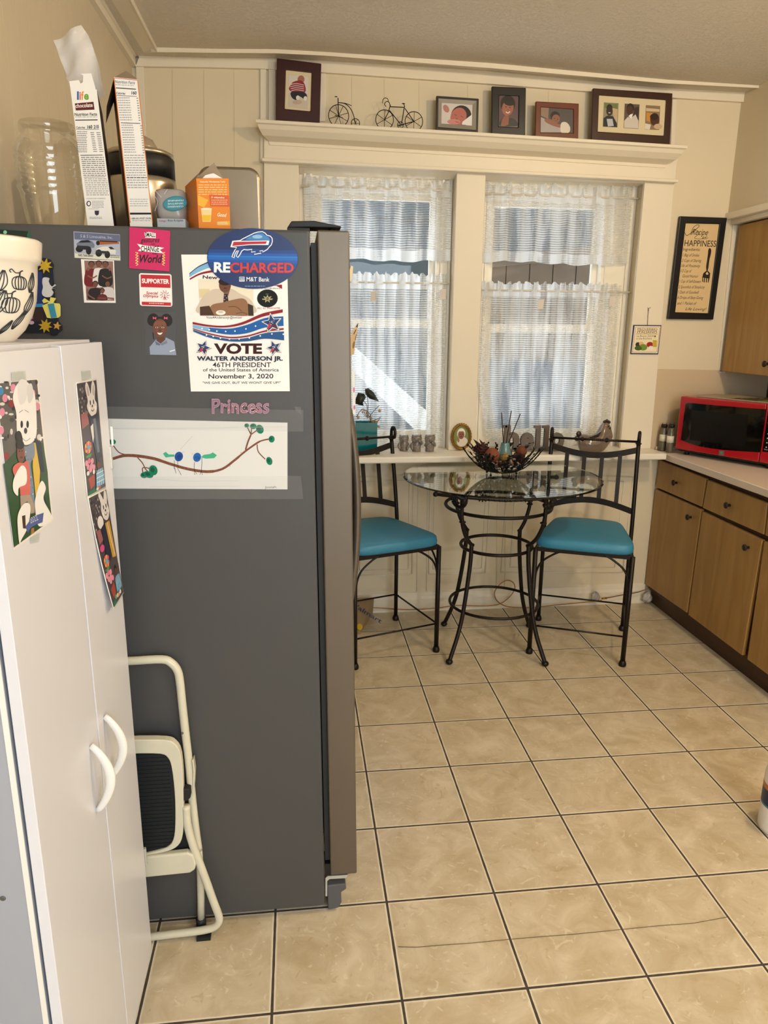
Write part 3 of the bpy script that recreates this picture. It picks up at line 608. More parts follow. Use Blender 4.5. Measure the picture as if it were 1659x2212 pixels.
for l in (((590, 620), (592, 680)), ((618, 628), (620, 690)), ((592, 680), (605, 725)), ((620, 690), (648, 740)), ((600, 690), (585, 680)), ((755, 632), (752, 680), (757, 738)), ((755, 700), (775, 732)), ((815, 598), (815, 650), (812, 700), (818, 738)), ((812, 705), (798, 738))): a.line(g(*l), .8, '#2b2725')
for i in range(9): a.line([g4(640 + i*11, 530 - i*12), g4(646 + i*11, 523 - i*12)], .6, '#a08c78', smooth=False)
a.line(g((655, 555), (672, 548)), .7, '#c09a6a'); a.line(g((735, 560), (745, 575)), .7, '#c09a6a')
a.line(g((390, 770), (700, 790), (1120, 785), (1125, 830), (390, 835)), .5, '#bcbbb6', True, False); a.line(g((80, 360), (600, 362), (1500, 345)), .5, '#c6c5c1', smooth=False)
a.text('Josiah', g4(1328, 848), g4(1420, 846), 5.2, '#3b3a38', -.004)
a.build('drawing', inkm, bdw)
# clear tape on the drawing, loose scraps -----------------------------------------
tape = mat('clear_tape', '#d9dcdc', .12, spec=.2, alpha=.045); 
def tp(name, quad, lab, lift=.002, grp=None):
    o = sheet(name, quad, .0004, tape, lift=lift); tag(o, lab, 'tape', grp); return o
tp('tape', [(228, 878), (655, 886), (655, 932), (228, 927)], 'long clear tape strip along the top of the bird drawing', .0018)
tp('tape', [(228, 1030), (650, 1028), (655, 1078), (236, 1078)], 'long clear tape strip along the bottom of the bird drawing', .0018)
tp('tape', [(636, 878), (650, 880), (651, 896), (640, 888)], 'small loose scrap of clear tape right of the Princess magnet', .003)
# pink magnet --------------------------------------------------------------------------
pk = sheet('pink_magnet', [(280.4, 491), (368, 499), (366, 586.5), (279.7, 579.7)], .004, mat('magnet_pink', '#c81f63', .35)); tag(pk, 'square hot pink magnet reading small gestures can change the world', 'magnet')
a = art_on(YF - .004); h_ = lambda *ps: [fy(*p) for p in ps]
a.poly(h_((1293, 135), (1335, 128), (1395, 140), (1396, 185), (1300, 180)), '#f6f2f2'); a.poly(h_((1228, 235), (1300, 250), (1420, 262), (1470, 272), (1432, 290), (1465, 320), (1330, 308), (1235, 298), (1262, 275)), '#f6f2f2')
a.text('SMALL', fy(1297, 172), fy(1392, 175), 9.5, '#1b1518', .015); a.text('gestures', fy(1260, 222), fy(1430, 220), 10, '#1b1518', .012, .25); a.text('can', fy(1352, 243), fy(1388, 243), 4, '#1b1518', .01, .2)
a.text('CHANGE', fy(1262, 304), fy(1425, 306), 12.5, '#1b1518', .015); a.text('THE', fy(1363, 332), fy(1405, 332), 3.4, '#1b1518', .01); a.text('World', fy(1250, 402), fy(1455, 404), 17, '#1b1518', .02, .25)
for x, s_ in ((1225, 1), (1468, -1)):
    for i in range(5): a.line(h_((x - 12*s_, 312 + i*24), (x + 12*s_, 318 + i*25), (x - 6*s_, 330 + i*25)), 1.4, '#ecd873')
a.build('printing', ink, pk)
# supporter magnet -------------------------------------------------------------------------
def rrect(x0, y0, x1, y1, r, n=5):
    out = []
    for cx, cy, a0 in ((x1-r, y0+r, -90), (x1-r, y1-r, 0), (x0+r, y1-r, 90), (x0+r, y0+r, 180)):
        out += [(cx + r*math.cos(R_(a0 + 90*i/n)), cy + r*math.sin(R_(a0 + 90*i/n))) for i in range(n+1)]
    return out
sq = MB(); sq.prism([at(1, YF, p[0] + (p[1]-590)*.03, p[1] + (p[0]-300)*.03) for p in rrect(300.5, 590, 370.5, 660.5, 5)], (0, -.0022, 0)); sq = sq.build('supporter_magnet', mat('magnet_white', '#f1efed', .35)); tag(sq, 'white magnet with red SUPPORTER band above red lettering', 'magnet')
a = Art(lambda u, v: at(1, YF - .0022, u + (v-590)*.03, v + (u-300)*.03), NF)
a.rect(303.5, 593, 367.5, 620, '#bf1f2e'); a.text('SUPPORTER', (306, 611), (365, 611), 9.4, '#ffffff', .03); a.text('Special', (314.5, 635), (340, 635), 6, '#b4242f', .02, .15); a.text('Olympics', (308, 641.5), (340.5, 641.5), 6, '#b4242f', .02, .15)
for i in range(10):
    q = 2*PI*i/10; a.line([(354.5 + 4.2*math.cos(q), 636 + 4.2*math.sin(q)), (354.5 + 8*math.cos(q+.12), 636 + 8*math.sin(q+.12))], 1.3, '#b4242f', smooth=False); a.ell(354.5 + 9.5*math.cos(q), 636 + 9.5*math.sin(q), 1, 1, '#b4242f', n=8)
a.line([(354.5, 634), (354.5, 646)], 1.6, '#b4242f', smooth=False); a.rect(304.5, 651.5, 367.5, 658.5, '#bf1f2e'); a.lines(320, 653.6, 352, 657.4, 1, '#e8c9c9', seed=4); a.build('printing', ink, sq)
# photo of a smiling girl -----------------------------------------------------------------------
gp = sheet('photo', [(311.5, 673.7), (379, 675), (382, 768.5), (315.4, 766.5)], .0008, mat('photo_dark', '#4b4b50', .35)); tag(gp, 'school photo of a smiling girl with two puffs and pink bows, grey polo shirt', 'photo')
a = art_on(YF - .0008); skin = '#6b4030'
a.ell(*fy(1370, 915), 12, 14, '#16120f', 20); a.ell(*fy(1495, 918), 12, 14, '#16120f', -20); a.ell(*fy(1430, 945), 18, 14, '#16120f')
a.poly(h_((1340, 1160), (1400, 1090), (1440, 1110), (1490, 1075), (1560, 1110), (1580, 1232), (1345, 1228)), '#8f9bb2'); a.poly(h_((1400, 1100), (1440, 1130), (1485, 1090), (1460, 1060), (1410, 1070)), '#5a3527')
a.ell(*fy(1433, 990), 15.5, 20, skin); a.ell(*fy(1433, 955), 13, 8, '#7c4c39'); a.poly(h_((1392, 1105), (1437, 1135), (1432, 1145), (1398, 1140)), '#5d6578'); a.poly(h_((1437, 1135), (1495, 1098), (1500, 1125), (1450, 1145)), '#727d94')
a.ell(*fy(1405, 985), 2.8, 1.5, '#efe7df'); a.ell(*fy(1460, 985), 2.8, 1.5, '#efe7df'); a.ell(*fy(1405, 985), 1.4, 1.5, '#1a0f0c'); a.ell(*fy(1460, 985), 1.4, 1.5, '#1a0f0c'); a.ell(*fy(1433, 1010), 3, 1.8, '#573222'); a.poly(spline2([fy(*p) for p in ((1410, 1030), (1433, 1034), (1457, 1029), (1445, 1046), (1433, 1050), (1420, 1045))], True), '#f0e8e2'); a.ell(*fy(1408, 1012), 3, 2.4, '#7a4a38'); a.ell(*fy(1460, 1012), 3, 2.4, '#7a4a38'); a.line(h_((1405, 970), (1415, 966)), 1, '#1a0f0c'); a.line(h_((1450, 966), (1465, 970)), 1, '#1a0f0c')
for x in (1385, 1485): a.poly(h_((x-16, 885), (x, 898), (x+16, 888), (x+14, 915), (x, 903), (x-14, 912)), '#e2557a')
a.line(h_((1370, 1030), (1378, 1090)), 2, '#16120f'); a.line(h_((1520, 1200), (1568, 1185)), 2, '#e8e8ea'); a.build('picture', ink, gp)
# truck card ----------------------------------------------------------------------------------------
tc_ = sheet('business_card', [(159, 500), (259, 506.6), (260.4, 563.5), (161, 557)], .001, mat('card_blue', '#a9aec0', .4)); tag(tc_, 'glossy grey-blue business card with pickup trucks and a phone number', 'card')
a = art_on(YF - .001)
a.poly(h_((664, 130), (1072, 156), (1075, 215), (668, 195)), '#5c6584'); a.poly(h_((668, 320), (1078, 345), (1079, 382), (670, 358)), '#d7d6c4')
a.text('S & S Limousine, Inc.', fy(720, 178), fy(1010, 192), 6.5, '#b9c0d6')
a.poly(h_((685, 235), (720, 205), (790, 200), (830, 215), (848, 245), (845, 270), (700, 285)), '#6c7488'); a.poly(h_((705, 225), (730, 205), (790, 202), (820, 222)), '#11141a'); a.ell(*fy(712, 282), 8, 7, '#0d0f12'); a.ell(*fy(795, 295), 6, 9, '#15171b'); a.poly(h_((690, 250), (790, 255), (780, 290), (690, 280)), '#1b1f27')
a.poly(h_((860, 215), (890, 200), (1060, 212), (1068, 235), (880, 245)), '#9a5a33'); a.poly(h_((895, 205), (1050, 212), (1050, 222), (895, 216)), '#1a1512'); a.ell(*fy(878, 228), 4, 5, '#15120f')
a.poly(h_((865, 280), (920, 260), (985, 258), (1040, 295), (1035, 330), (870, 310)), '#d9d6cf'); a.poly(h_((970, 262), (1000, 262), (1030, 285), (990, 285)), '#22242a'); a.ell(*fy(885, 318), 7, 8, '#101113'); a.ell(*fy(962, 332), 6, 8, '#101113'); a.poly(h_((860, 295), (975, 302), (975, 325), (862, 318)), '#26282c')
a.text('585.768.6860', fy(700, 346), fy(835, 352), 4.6, '#2d2c2b', .012); a.lines(*fy(985, 338), *fy(1070, 365), 2, '#4a4a4a', seed=8, skew=.06); a.build('printing', ink, tc_)
# family group photo ------------------------------------------------------------------------------------
fp = sheet('photo', [(175, 559.7), (246.4, 562.8), (250, 654.4), (182, 653.7)], .0012, card); tag(fp, 'white bordered studio photo of six people posing together below the card', 'photo')
a = art_on(YF - .0012)
a.poly(h_((755, 385), (1012, 392), (1025, 745), (775, 742)), '#8a6a63')
def person(cx, cy, r, hair, shirt, bw, bh, sk='#70483a'):
    a.poly(spline2(h_((cx-bw, cy+bh), (cx-bw*.9, cy+r*2.0), (cx-r*.4, cy+r*1.25), (cx+r*.4, cy+r*1.25), (cx+bw*.9, cy+r*2.0), (cx+bw, cy+bh)), True), shirt); a.ell(*fy(cx, cy-r*.35), r*.265, r*.26, hair); a.ell(*fy(cx, cy), r*.215, r*.26, sk)
    a.ell(*fy(cx-r*.35, cy-r*.1), .6, .5, '#1d120e', n=6); a.ell(*fy(cx+r*.35, cy-r*.1), .6, .5, '#1d120e', n=6); a.ell(*fy(cx, cy+r*.55), 1.2, .5, '#3a1d18', n=6)
person(820, 425, 26, '#1a1412', '#6d1f26', 58, 180); person(885, 420, 26, '#171314', '#d9d5d2', 48, 190); person(945, 425, 26, '#141113', '#1d1b20', 58, 180)
for x in (790, 985): a.ell(*fy(x, 462), 3, 4, '#7c5444')
a.line(h_((785, 520), (830, 540), (870, 520)), 3, '#7c5444'); a.line(h_((915, 520), (960, 545), (1000, 530)), 2.5, '#7c5444')
person(855, 600, 24, '#120e0e', '#231f24', 62, 130); person(965, 595, 22, '#171112', '#c9c5c4', 56, 130); person(918, 660, 20, '#1a1311', '#5b2426', 42, 80)
a.line(h_((785, 640), (790, 690), (850, 730)), 3, '#7c5444'); a.line(h_((960, 720), (1020, 725)), 3, '#7c5444'); a.line(h_((880, 722), (950, 726)), 4, '#6f3d38'); a.build('picture', ink, fp)
# christmas picture frame ------------------------------------------------------------------------------------
k_ = lambda x, y: (x*.14467, y*.14467 + 480)
def K(*ps): return [k_(*p) for p in ps]
navy = mat('felt_navy', '#0f1726', .7)
def chip(name, pts, t, m, parent=None, lift=0, bevel=0):
    b = MB(); b.prism([at(1, YF - lift, *p) for p in pts], (0, -t, 0)); return b.build(name, m, parent, bevel=bevel)
cf = thing('christmas_frame', at(1, YF, 70, 650), 'dark Christmas picture frame with yellow stars, snowman and gift, behind the pumpkin pot', 'picture frame')
chip('frame', K((-420, 700), (-400, 560), (100, 560), (430, 600), (570, 620), (600, 560), (660, 530), (760, 560), (805, 640), (790, 720), (820, 1080), (880, 1480), (930, 1540), (935, 1610), (880, 1650), (850, 1690), (780, 1690), (740, 1650), (-420, 1660)), .005, navy, cf)
a = art_on(YF - .005); a.poly(K((-200, 760), (630, 740), (650, 1480), (-200, 1500)), '#0d2a66'); a.poly(K((-200, 1240), (650, 1215), (655, 1265), (-200, 1290)), '#2f7fb8'); a.poly(K((-200, 1290), (655, 1268), (660, 1480), (-200, 1500)), '#2a1216')
a.ell(*k_(400, 1150), 12, 14, '#8e8d92'); a.ell(*k_(350, 1400), 10, 15, '#b9b5b8'); a.poly(K((370, 1240), (440, 1235), (500, 1440), (430, 1470)), '#b2478f'); a.ell(*k_(370, 1480), 7, 4, '#d8d5d8'); a.ell(*k_(470, 1500), 6, 4, '#c4a8c4'); a.line(K((420, 925), (462, 930)), 1, '#b8c4da')
a.build('picture', ink, cf)
gold = mat('glitter_gold', '#c9a51f', .5, var=.35, vs=900, bump=.4, bs=900); 
def starpts(cx, cy, ro, ri, n, rot): return [(cx + (ro if i % 2 == 0 else ri)*math.cos(R_(rot + 180*i/n)), cy + (ro if i % 2 == 0 else ri)*math.sin(R_(rot + 180*i/n))) for i in range(2*n)]
chip('star', starpts(98.4, 574.8, 16.5, 8, 8, 12), .004, gold, cf, .005); chip('star', starpts(98.8, 704, 15.5, 7.5, 8, 12), .004, gold, cf, .005); chip('star', starpts(124, 704, 9, 4, 5, -80), .004, mat('gold_tan', '#c79a45', .5), cf, .005)
sw = mat('glitter_white', '#cfcfd0', .6, var=.15, vs=700)
chip('snowman', spline2(K((655, 830), (735, 835), (730, 885), (755, 940), (790, 960), (825, 930), (832, 950), (780, 985), (830, 990), (775, 1000), (800, 1050), (770, 1105), (715, 1122), (655, 1100), (635, 1050), (650, 970), (640, 900)), True), .004, sw, cf, .005)
yl = mat('gift_yellow', '#d8cf6a', .5); tl = mat('gift_teal', '#2f86a8', .5)
gb = chip('gift', K((640, 1245), (720, 1210), (740, 1190), (660, 1210), (638, 1170), (670, 1135), (750, 1185), (760, 1120), (840, 1135), (800, 1205), (890, 1215), (905, 1250), (905, 1400), (880, 1425), (760, 1435), (710, 1425)), .004, yl, cf, .005)
chip('ribbon', K((715, 1222), (805, 1212), (850, 1420), (765, 1430)), .0012, tl, gb, .009)
pg = chip('penguin_magnet', spline2(K((430, 600), (490, 560), (525, 600), (530, 660), (500, 700), (560, 765), (520, 760), (500, 800), (470, 850), (410, 860), (380, 760)), True), .004, mat('penguin_black', '#15161a', .4), None, .0055); tag(pg, 'black and white penguin magnet half hidden by the pumpkin pot', 'magnet')
a = art_on(YF - .0095); a.ell(*k_(475, 640), 6.5, 8, '#d9dadd'); a.ell(*k_(450, 780), 7, 11, '#d0d1d4'); a.line(K((445, 650), (455, 656)), .9, '#15161a'); a.line(K((480, 640), (490, 650)), .9, '#15161a'); a.poly(K((440, 705), (495, 700), (495, 725), (440, 730)), '#e6e6ea'); a.build('markings', ink, pg)
op = sheet('photo', [(-40, 492), (65.5, 499), (70, 556), (-40, 550)], .0008, mat('photo_green', '#1f5a44', .35)); tag(op, 'dark green photo with pale tree ornaments above the pumpkin pot', 'photo')
a = art_on(YF - .0008); rr = random.Random(9)
for i in range(40): x, y = rr.uniform(-30, 62), rr.uniform(498, 548); a.line([(x, y), (x + rr.uniform(-9, 9), y + rr.uniform(-5, 5))], rr.uniform(1, 4), rr.choice(['#2f7d5e', '#174535', '#3f9a76', '#12372b']))
a.poly(K((0, 110), (420, 135), (400, 230), (150, 235), (0, 160)), '#14241f'); a.star(*k_(70, 270), 8, 4, '#a8d8c8', 6); a.ell(*k_(78, 150), 4, 4, '#86c9a8'); a.ell(*k_(70, 245), 3, 4, '#bfe6dc'); a.build('picture', ink, op)

# ================================================================== TALL WHITE CUPBOARD
white_l = mat('white_laminate', '#dfe0e8', .32, spec=.5, var=.02, vs=2)
XCF = -.618
TCB = thing('tall_cupboard', (-.79, -2.32, 0), 'tall white two door cupboard in the left foreground', 'cupboard')
b = MB(); b.box((-.94, -2.015, 0), (-.640, -1.98, 1.535)); b.box((-.94, -2.56, .05), (-.93, -2.015, 1.535)); b.box((-.93, -2.56, .05), (-.655, -2.015, .08)); b.build('carcass', white_l, TCB, bevel=.001)
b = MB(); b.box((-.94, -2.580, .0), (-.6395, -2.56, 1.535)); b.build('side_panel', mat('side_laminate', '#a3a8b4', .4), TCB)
b = MB(); b.box((-.647, -2.5812, .0), (-.6390, -2.579, 1.535)); b.build('edge_strip', mat('edge_white', '#eceae6', .35), TCB)
b = MB(); b.box((-.942, -2.582, 1.535), (-.640, -1.978, 1.545)); b.build('top_panel', white_l, TCB, bevel=.0015)
def cdoor(pts):
    b = MB(); b.prism([(XCF, y, z) for y, z in pts], (-.017, 0, 0)); return b.build('door', white_l, TCB, bevel=.0012)
d1 = cdoor([(-2.578, .035), (-2.2535, .035), (-2.2515, 1.538), (-2.578, 1.538)])
d2 = cdoor([(-2.2485, .035), (-1.993, .035), (-1.972, 1.540), (-2.2430, 1.540)])
wh = mat('white_plastic', '#ebe9e6', .3)
def chandle(y, zt, zb, par):
    pts = []; N = 18
    for i in range(N + 1):
        t = i/N; pts.append((XCF + .002 + .030*math.sin(PI*t)**.8, y, zb + (zt-zb)*t))
    b = MB(); W = []; 
    b.tube(pts, [.006 + .0035*math.sin(PI*i/N) for i in range(N+1)], 10, flat=(1, .8)); b.build('handle', wh, par)
chandle(-2.207, .818, .680, d2); chandle(-2.309, .816, .676, d1)
for z in (1.30, .30):
    b = MB(); b.box((-.640, -1.985, z - .025), (-.615, -1.9745, z + .025)); b.build('hinge', mat('hinge_metal', '#c9c7c2', .4, metal=.4), d2, bevel=.002)
b = MB(); sc = at(1, -2.5805, 6, 1941); b.lathe([(0, .0005), (.004, .0005), (.0045, 0)], n=14, M=Matrix.Translation(sc) @ Matrix.Rotation(R_(90), 4, 'X')); b.build('screw', mat('screw', '#777a80', .3, metal=.8), TCB)
# easter photos ------------------------------------------------------------------
PX = X(XCF + .0012); NX = (1, 0, 0)
def px_sheet(quad, fn=None, t=.001):
    b = MB(); b.prism([at(0, XCF + .0004, *q) for q in quad], (t, 0, 0)); return b.build('photo', card)
e_ = lambda x, y: (x*.2441, y*.2441 + 800)
def E_(*ps): return [e_(*p) for p in ps]
p1 = px_sheet([(-11, 827), (80.6, 817), (114, 1124), (29, 1187)]); tag(p1, 'photo of a child in a coral shirt with white bunny costume on near cupboard door', 'photo')
a = Art(X(XCF + .0014), NX, d=.00008)
a.poly([(-9, 829), (79, 820), (112, 1122), (29.5, 1183)], '#5d5b58')
rr = random.Random(4)
for i in range(70):
    x, y = rr.uniform(-10, 95), rr.uniform(825, 950)
    if x < 80 + (y-820)*.1: a.ell(x, y, rr.uniform(2, 6), rr.uniform(2, 7), rr.choice(['#d9d4d2', '#efeeee', '#2b2a28', '#403f3c', '#e9e6e6']), n=8)
for c_, q in (('#dd8fae', [(4, 890), (28, 838), (70, 850), (80, 878), (10, 860), (2, 930)]), ('#3b86c4', [(1, 845)]), ('#8c2f34', [(24, 872), (14, 985)])):
    for x, y in q: a.ell(x, y, 6, 9, c_, n=10)
a.poly(E_((30, 830), (150, 700), (380, 640), (420, 900), (440, 1200), (460, 1320), (120, 1560)), '#2f4f2c')
a.poly(spline2(E_((110, 240), (150, 120), (230, 100), (300, 200), (320, 420), (310, 600), (220, 660), (150, 560), (140, 380)), True), '#f1f1f2')
a.poly(spline2(E_((150, 150), (180, 80), (240, 110), (225, 260), (170, 300)), True), '#e2e2e6'); a.poly(spline2(E_((235, 150), (275, 120), (290, 230), (250, 290)), True), '#dadade')
a.ell(*e_(188, 478), 2.8, 8, '#20242c'); a.ell(*e_(240, 478), 2.8, 8, '#20242c'); a.ell(*e_(222, 535), 3.6, 6.5, '#3a3b42'); a.line(E_((195, 600), (225, 625), (265, 600)), 1.2, '#8d8a8c'); a.line(E_((165, 375), (200, 350)), 1, '#55565c'); a.line(E_((215, 350), (250, 372)), 1, '#55565c')
a.poly(E_((300, 600), (360, 640), (390, 900), (340, 900), (410, 1190), (330, 1100)), '#1b2238'); a.poly(E_((290, 640), (310, 640), (350, 890), (340, 1100), (310, 1110), (285, 850)), '#d9b63c')
a.poly(spline2(E_((200, 690), (240, 670), (295, 640), (300, 760), (265, 830), (290, 1000), (300, 1190), (270, 1190), (235, 850)), True), '#7787a0')
for i in range(22): x, y = rr.uniform(210, 290), rr.uniform(690, 1150); a.ell(*e_(x, y), 1.4, 1.8, rr.choice(['#c47a58', '#4f6c98', '#c9c4a8']), n=6)
a.poly(spline2(E_((140, 620), (135, 560), (160, 535), (185, 560), (195, 640)), True), '#241a16'); a.ell(*e_(178, 730), 8.5, 22, '#7a4a38'); a.ell(*e_(172, 660), 8.5, 10, '#221814'); a.ell(*e_(165, 715), 1.2, 2.2, '#1d120e'); a.ell(*e_(188, 712), 1.2, 2.2, '#1d120e'); a.ell(*e_(182, 770), 2.6, 2, '#4a2620')
a.poly(spline2(E_((105, 880), (150, 820), (200, 820), (240, 800), (255, 900), (260, 1000), (255, 1100), (180, 1110), (165, 1040)), True), '#d2665c')
a.poly(spline2(E_((115, 960), (180, 845), (225, 880), (225, 1000), (160, 1040), (150, 1110), (110, 1060)), True), '#f3f3f3')
a.poly(E_((170, 1110), (260, 1100), (300, 1200), (300, 1260), (265, 1270), (235, 1160), (215, 1170), (215, 1300), (180, 1300)), '#a7978a'); a.poly(spline2(E_((150, 1280), (205, 1180), (260, 1200), (240, 1380), (180, 1500), (165, 1540), (150, 1420)), True), '#efeeee'); a.poly(spline2(E_((310, 1120), (360, 980), (400, 1040), (380, 1140), (440, 1260), (455, 1320), (340, 1380), (305, 1220)), True), '#f0f0f0')
a.poly(E_((185, 1290), (215, 1280), (220, 1400), (195, 1400)), '#4a3322'); a.poly(E_((275, 1400), (300, 1390), (300, 1440), (272, 1452)), '#a8763f')
a.poly(E_((215, 1385), (260, 1320), (320, 1280), (378, 1260), (368, 1345), (310, 1365), (262, 1395), (235, 1438)), '#5562a0'); a.text('2022', e_(262, 1356), e_(332, 1322), 12, '#c9cfe8', 0)
a.build('picture', ink, p1)
def tp2(quad, lab):
    o = MB(); o.prism([at(0, XCF + .0016, *q) for q in quad], (.0003, 0, 0)); o = o.build('tape', mat('frosted_tape', '#d6dcd6', .3, alpha=.45)); tag(o, lab, 'tape')
tp2(E_((100, 15), (225, 5), (232, 85), (108, 100)), 'piece of frosted tape above the photo with the coral shirt'); tp2(E_((268, 1480), (352, 1440), (345, 1515), (270, 1530)), 'piece of frosted tape below the photo with the coral shirt')
tp2(E_((722, 8), (800, 0), (808, 72), (730, 90)), 'piece of frosted tape above the upper photo on the far cupboard door')
def easter(quad, fn, ang_fn, lab, lift, low):
    a0 = MB(); 
    cols_ = 8; q = [Vector(at(0, XCF + .001, *p)) for p in quad]
    def surf(s, t):                                       # s across (near->far), t down; lower edge curls away from the door
        p = (q[0]*(1-s) + q[1]*s)*(1-t) + (q[3]*(1-s) + q[2]*s)*t; return p + Vector((lift*t*t + low*t*t*(1-s), 0, 0))
    a0.grid(surf, 6, 10); o = a0.build('photo', card, solid=.0008); tag(o, lab, 'photo')
    a = Art(lambda s, t: surf(s, t) + Vector((.0005, 0, 0)), NX, d=.0001, off=.0003)
    def sub(x0, y0, x1, y1, c, n=5):                      # banded rectangles follow the curl
        for i in range(n): a.rect(x0, y0 + (y1-y0)*i/n, x1, y0 + (y1-y0)*(i+1)/n, c)
    sub(.03, .012, .97, .985, '#4a4347', 10); rr = random.Random(len(lab))
    for i in range(46): a.ell(rr.uniform(.05, .5), rr.uniform(.03, .35), .035, .012, rr.choice(['#7d7679', '#2d282b', '#a39b9d', '#5f575b']), n=6)
    fn(a); a.build('picture', ink, o); return o
def e1(a):
    a.poly(spline2([(.44, .17), (.38, .06), (.46, .012), (.56, .06), (.62, .12), (.68, .05), (.78, .012), (.86, .07), (.80, .17), (.88, .22), (.82, .29), (.64, .325), (.46, .28), (.38, .22)], True), '#dcd7d6'); a.poly(spline2([(.46, .13), (.44, .06), (.50, .05), (.55, .12)], True), '#b9b2b2'); a.poly(spline2([(.70, .12), (.76, .05), (.82, .07), (.78, .14)], True), '#b9b2b2'); a.ell(.56, .195, .026, .022, '#26262c'); a.ell(.72, .195, .026, .022, '#26262c'); a.ell(.64, .228, .03, .012, '#4a4246'); a.line([(.56, .258), (.64, .272), (.72, .258)], .012, '#8d8587'); a.ell(.5, .25, .05, .02, '#eeeaea'); a.ell(.78, .25, .05, .02, '#eeeaea')
    a.poly([(.45, .32), (.85, .3), (.95, .5), (.92, .7), (.6, .72), (.5, .5)], '#2a2e40'); a.poly([(.62, .34), (.74, .34), (.8, .65), (.68, .65)], '#6d7386'); a.poly([(.45, .4), (.6, .38), (.58, .5), (.5, .55)], '#e3dfdd'); a.poly([(.05, .27), (.35, .27), (.4, .37), (.05, .4)], '#9c5f60')
    for i in range(10): q = 2*PI*i/10; a.ell(.25 + .12*math.cos(q), .57 + .036*math.sin(q), .06, .02, '#e2577f' if i % 2 else '#e9b23f', n=10)
    a.ell(.25, .57, .07, .022, '#5fb4c2'); a.poly([(.1, .64), (.4, .63), (.35, .66), (.15, .66)], '#4f9a4a')
    for x, y in ((.12, .70), (.25, .69), (.38, .70), (.18, .74), (.32, .74), (.26, .77), (.42, .76)): a.ell(x, y, .08, .026, '#e79ab2' if (x*100) % 2 < 1 else '#d9789a', n=10)
    a.ell(.12, .79, .07, .02, '#eeeaea'); a.ell(.4, .8, .06, .02, '#eeeaea'); a.poly([(.12, .84), (.45, .82), (.42, .92), (.2, .94)], '#a8442f')
    a.ell(.68, .745, .1, .035, '#2a1a15'); a.ell(.68, .765, .09, .035, '#6d3f30'); a.ell(.64, .765, .012, .005, '#1c100c'); a.ell(.72, .765, .012, .005, '#1c100c')
    a.poly([(.5, .84), (.6, .8), (.82, .8), (.92, .86), (.9, .95), (.45, .95)], '#5f9fce')
    for i in range(4): a.line([(.55 + i*.1, .8), (.53 + i*.1, .95)], .02, '#dfe9f2', smooth=False)
    for i in range(3): a.line([(.5, .83 + i*.04), (.9, .83 + i*.04)], .008, '#dfe9f2', smooth=False)
    a.poly([(.05, .96), (.4, .95), (.5, .985), (.05, .985)], '#2f7a55'); a.ell(.5, .965, .07, .014, '#dcd9c9'); a.ell(.65, .965, .06, .013, '#cf5a5f')
def e2(a):
    a.poly(spline2([(.56, .10), (.50, .03), (.58, .008), (.68, .05), (.74, .08), (.82, .02), (.92, .02), (.94, .08), (.90, .13), (.95, .19), (.88, .245), (.74, .265), (.58, .23), (.52, .16)], True), '#dfdad8'); a.ell(.67, .145, .026, .02, '#26262c'); a.ell(.82, .143, .026, .02, '#26262c'); a.ell(.75, .178, .032, .012, '#2b2a30'); a.line([(.67, .205), (.75, .22), (.83, .203)], .012, '#8d8587'); a.ell(.6, .2, .04, .016, '#f0edec'); a.ell(.9, .2, .03, .016, '#f0edec')
    a.ell(.38, .25, .16, .055, '#e9e6e4'); a.poly([(.08, .3), (.3, .3), (.35, .4), (.1, .42)], '#9a5f62'); a.poly([(.35, .3), (.6, .27), (.62, .45), (.6, .6), (.3, .62)], '#1f2337'); a.poly([(.6, .28), (.86, .28), (.9, .62), (.66, .6)], '#c99a2e')
    a.line([(.72, .28), (.76, .42), (.84, .6)], .04, '#d8cfc6'); a.ell(.2, .46, .13, .03, '#d84f8a'); a.ell(.42, .44, .08, .025, '#e5c63a')
    for i in range(10): q = 2*PI*i/10; a.ell(.27 + .12*math.cos(q), .585 + .036*math.sin(q), .06, .02, '#e2577f' if i % 2 else '#e9b23f', n=10)
    a.ell(.27, .585, .07, .022, '#5fb4c2'); a.poly([(.1, .65), (.4, .64), (.35, .67), (.15, .67)], '#4f9a4a')
    for x, y in ((.12, .70), (.25, .69), (.38, .70), (.18, .74), (.32, .74), (.26, .77), (.42, .76)): a.ell(x, y, .08, .026, '#e79ab2' if (x*100) % 2 < 1 else '#d9789a', n=10)
    a.poly([(.14, .83), (.45, .8), (.42, .9), (.2, .93)], '#a8442f'); a.ell(.72, .72, .1, .04, '#251713'); a.ell(.72, .745, .09, .034, '#683b2d')
    a.poly([(.55, .82), (.64, .78), (.86, .78), (.94, .84), (.92, .92), (.5, .92)], '#5f9fce')
    for i in range(4): a.line([(.6 + i*.1, .79), (.58 + i*.1, .91)], .02, '#dfe9f2', smooth=False)
    for x, y, c_ in ((.35, .935, '#6fb0a8'), (.48, .94, '#e5d98a'), (.6, .945, '#e08a9a'), (.72, .94, '#eeeeee')): a.ell(x, y, .07, .02, c_)
    a.poly([(.05, .95), (.3, .94), (.3, .985), (.05, .985)], '#2f7a55')
easter([(163, 826), (208, 818), (228.5, 1053), (188, 1076)], e1, None, 'upper narrow photo with a grey bunny costume and flowers on the far cupboard door', 0, 0)
easter([(189, 1074), (229, 1054), (263, 1281), (230, 1317)], e2, None, 'lower curling photo with a yellow waistcoat bunny on the far cupboard door', .004, .010)
b = MB(); b.prism([at(1, -1.979, *p) for p in ((238, 921), (243, 922), (245.5, 962), (241, 963))], (0, .0006, 0)); o = b.build('paper_slip', paper); tag(o, 'narrow white paper slip sticking out behind the cupboard edge at the bird drawing', 'paper')

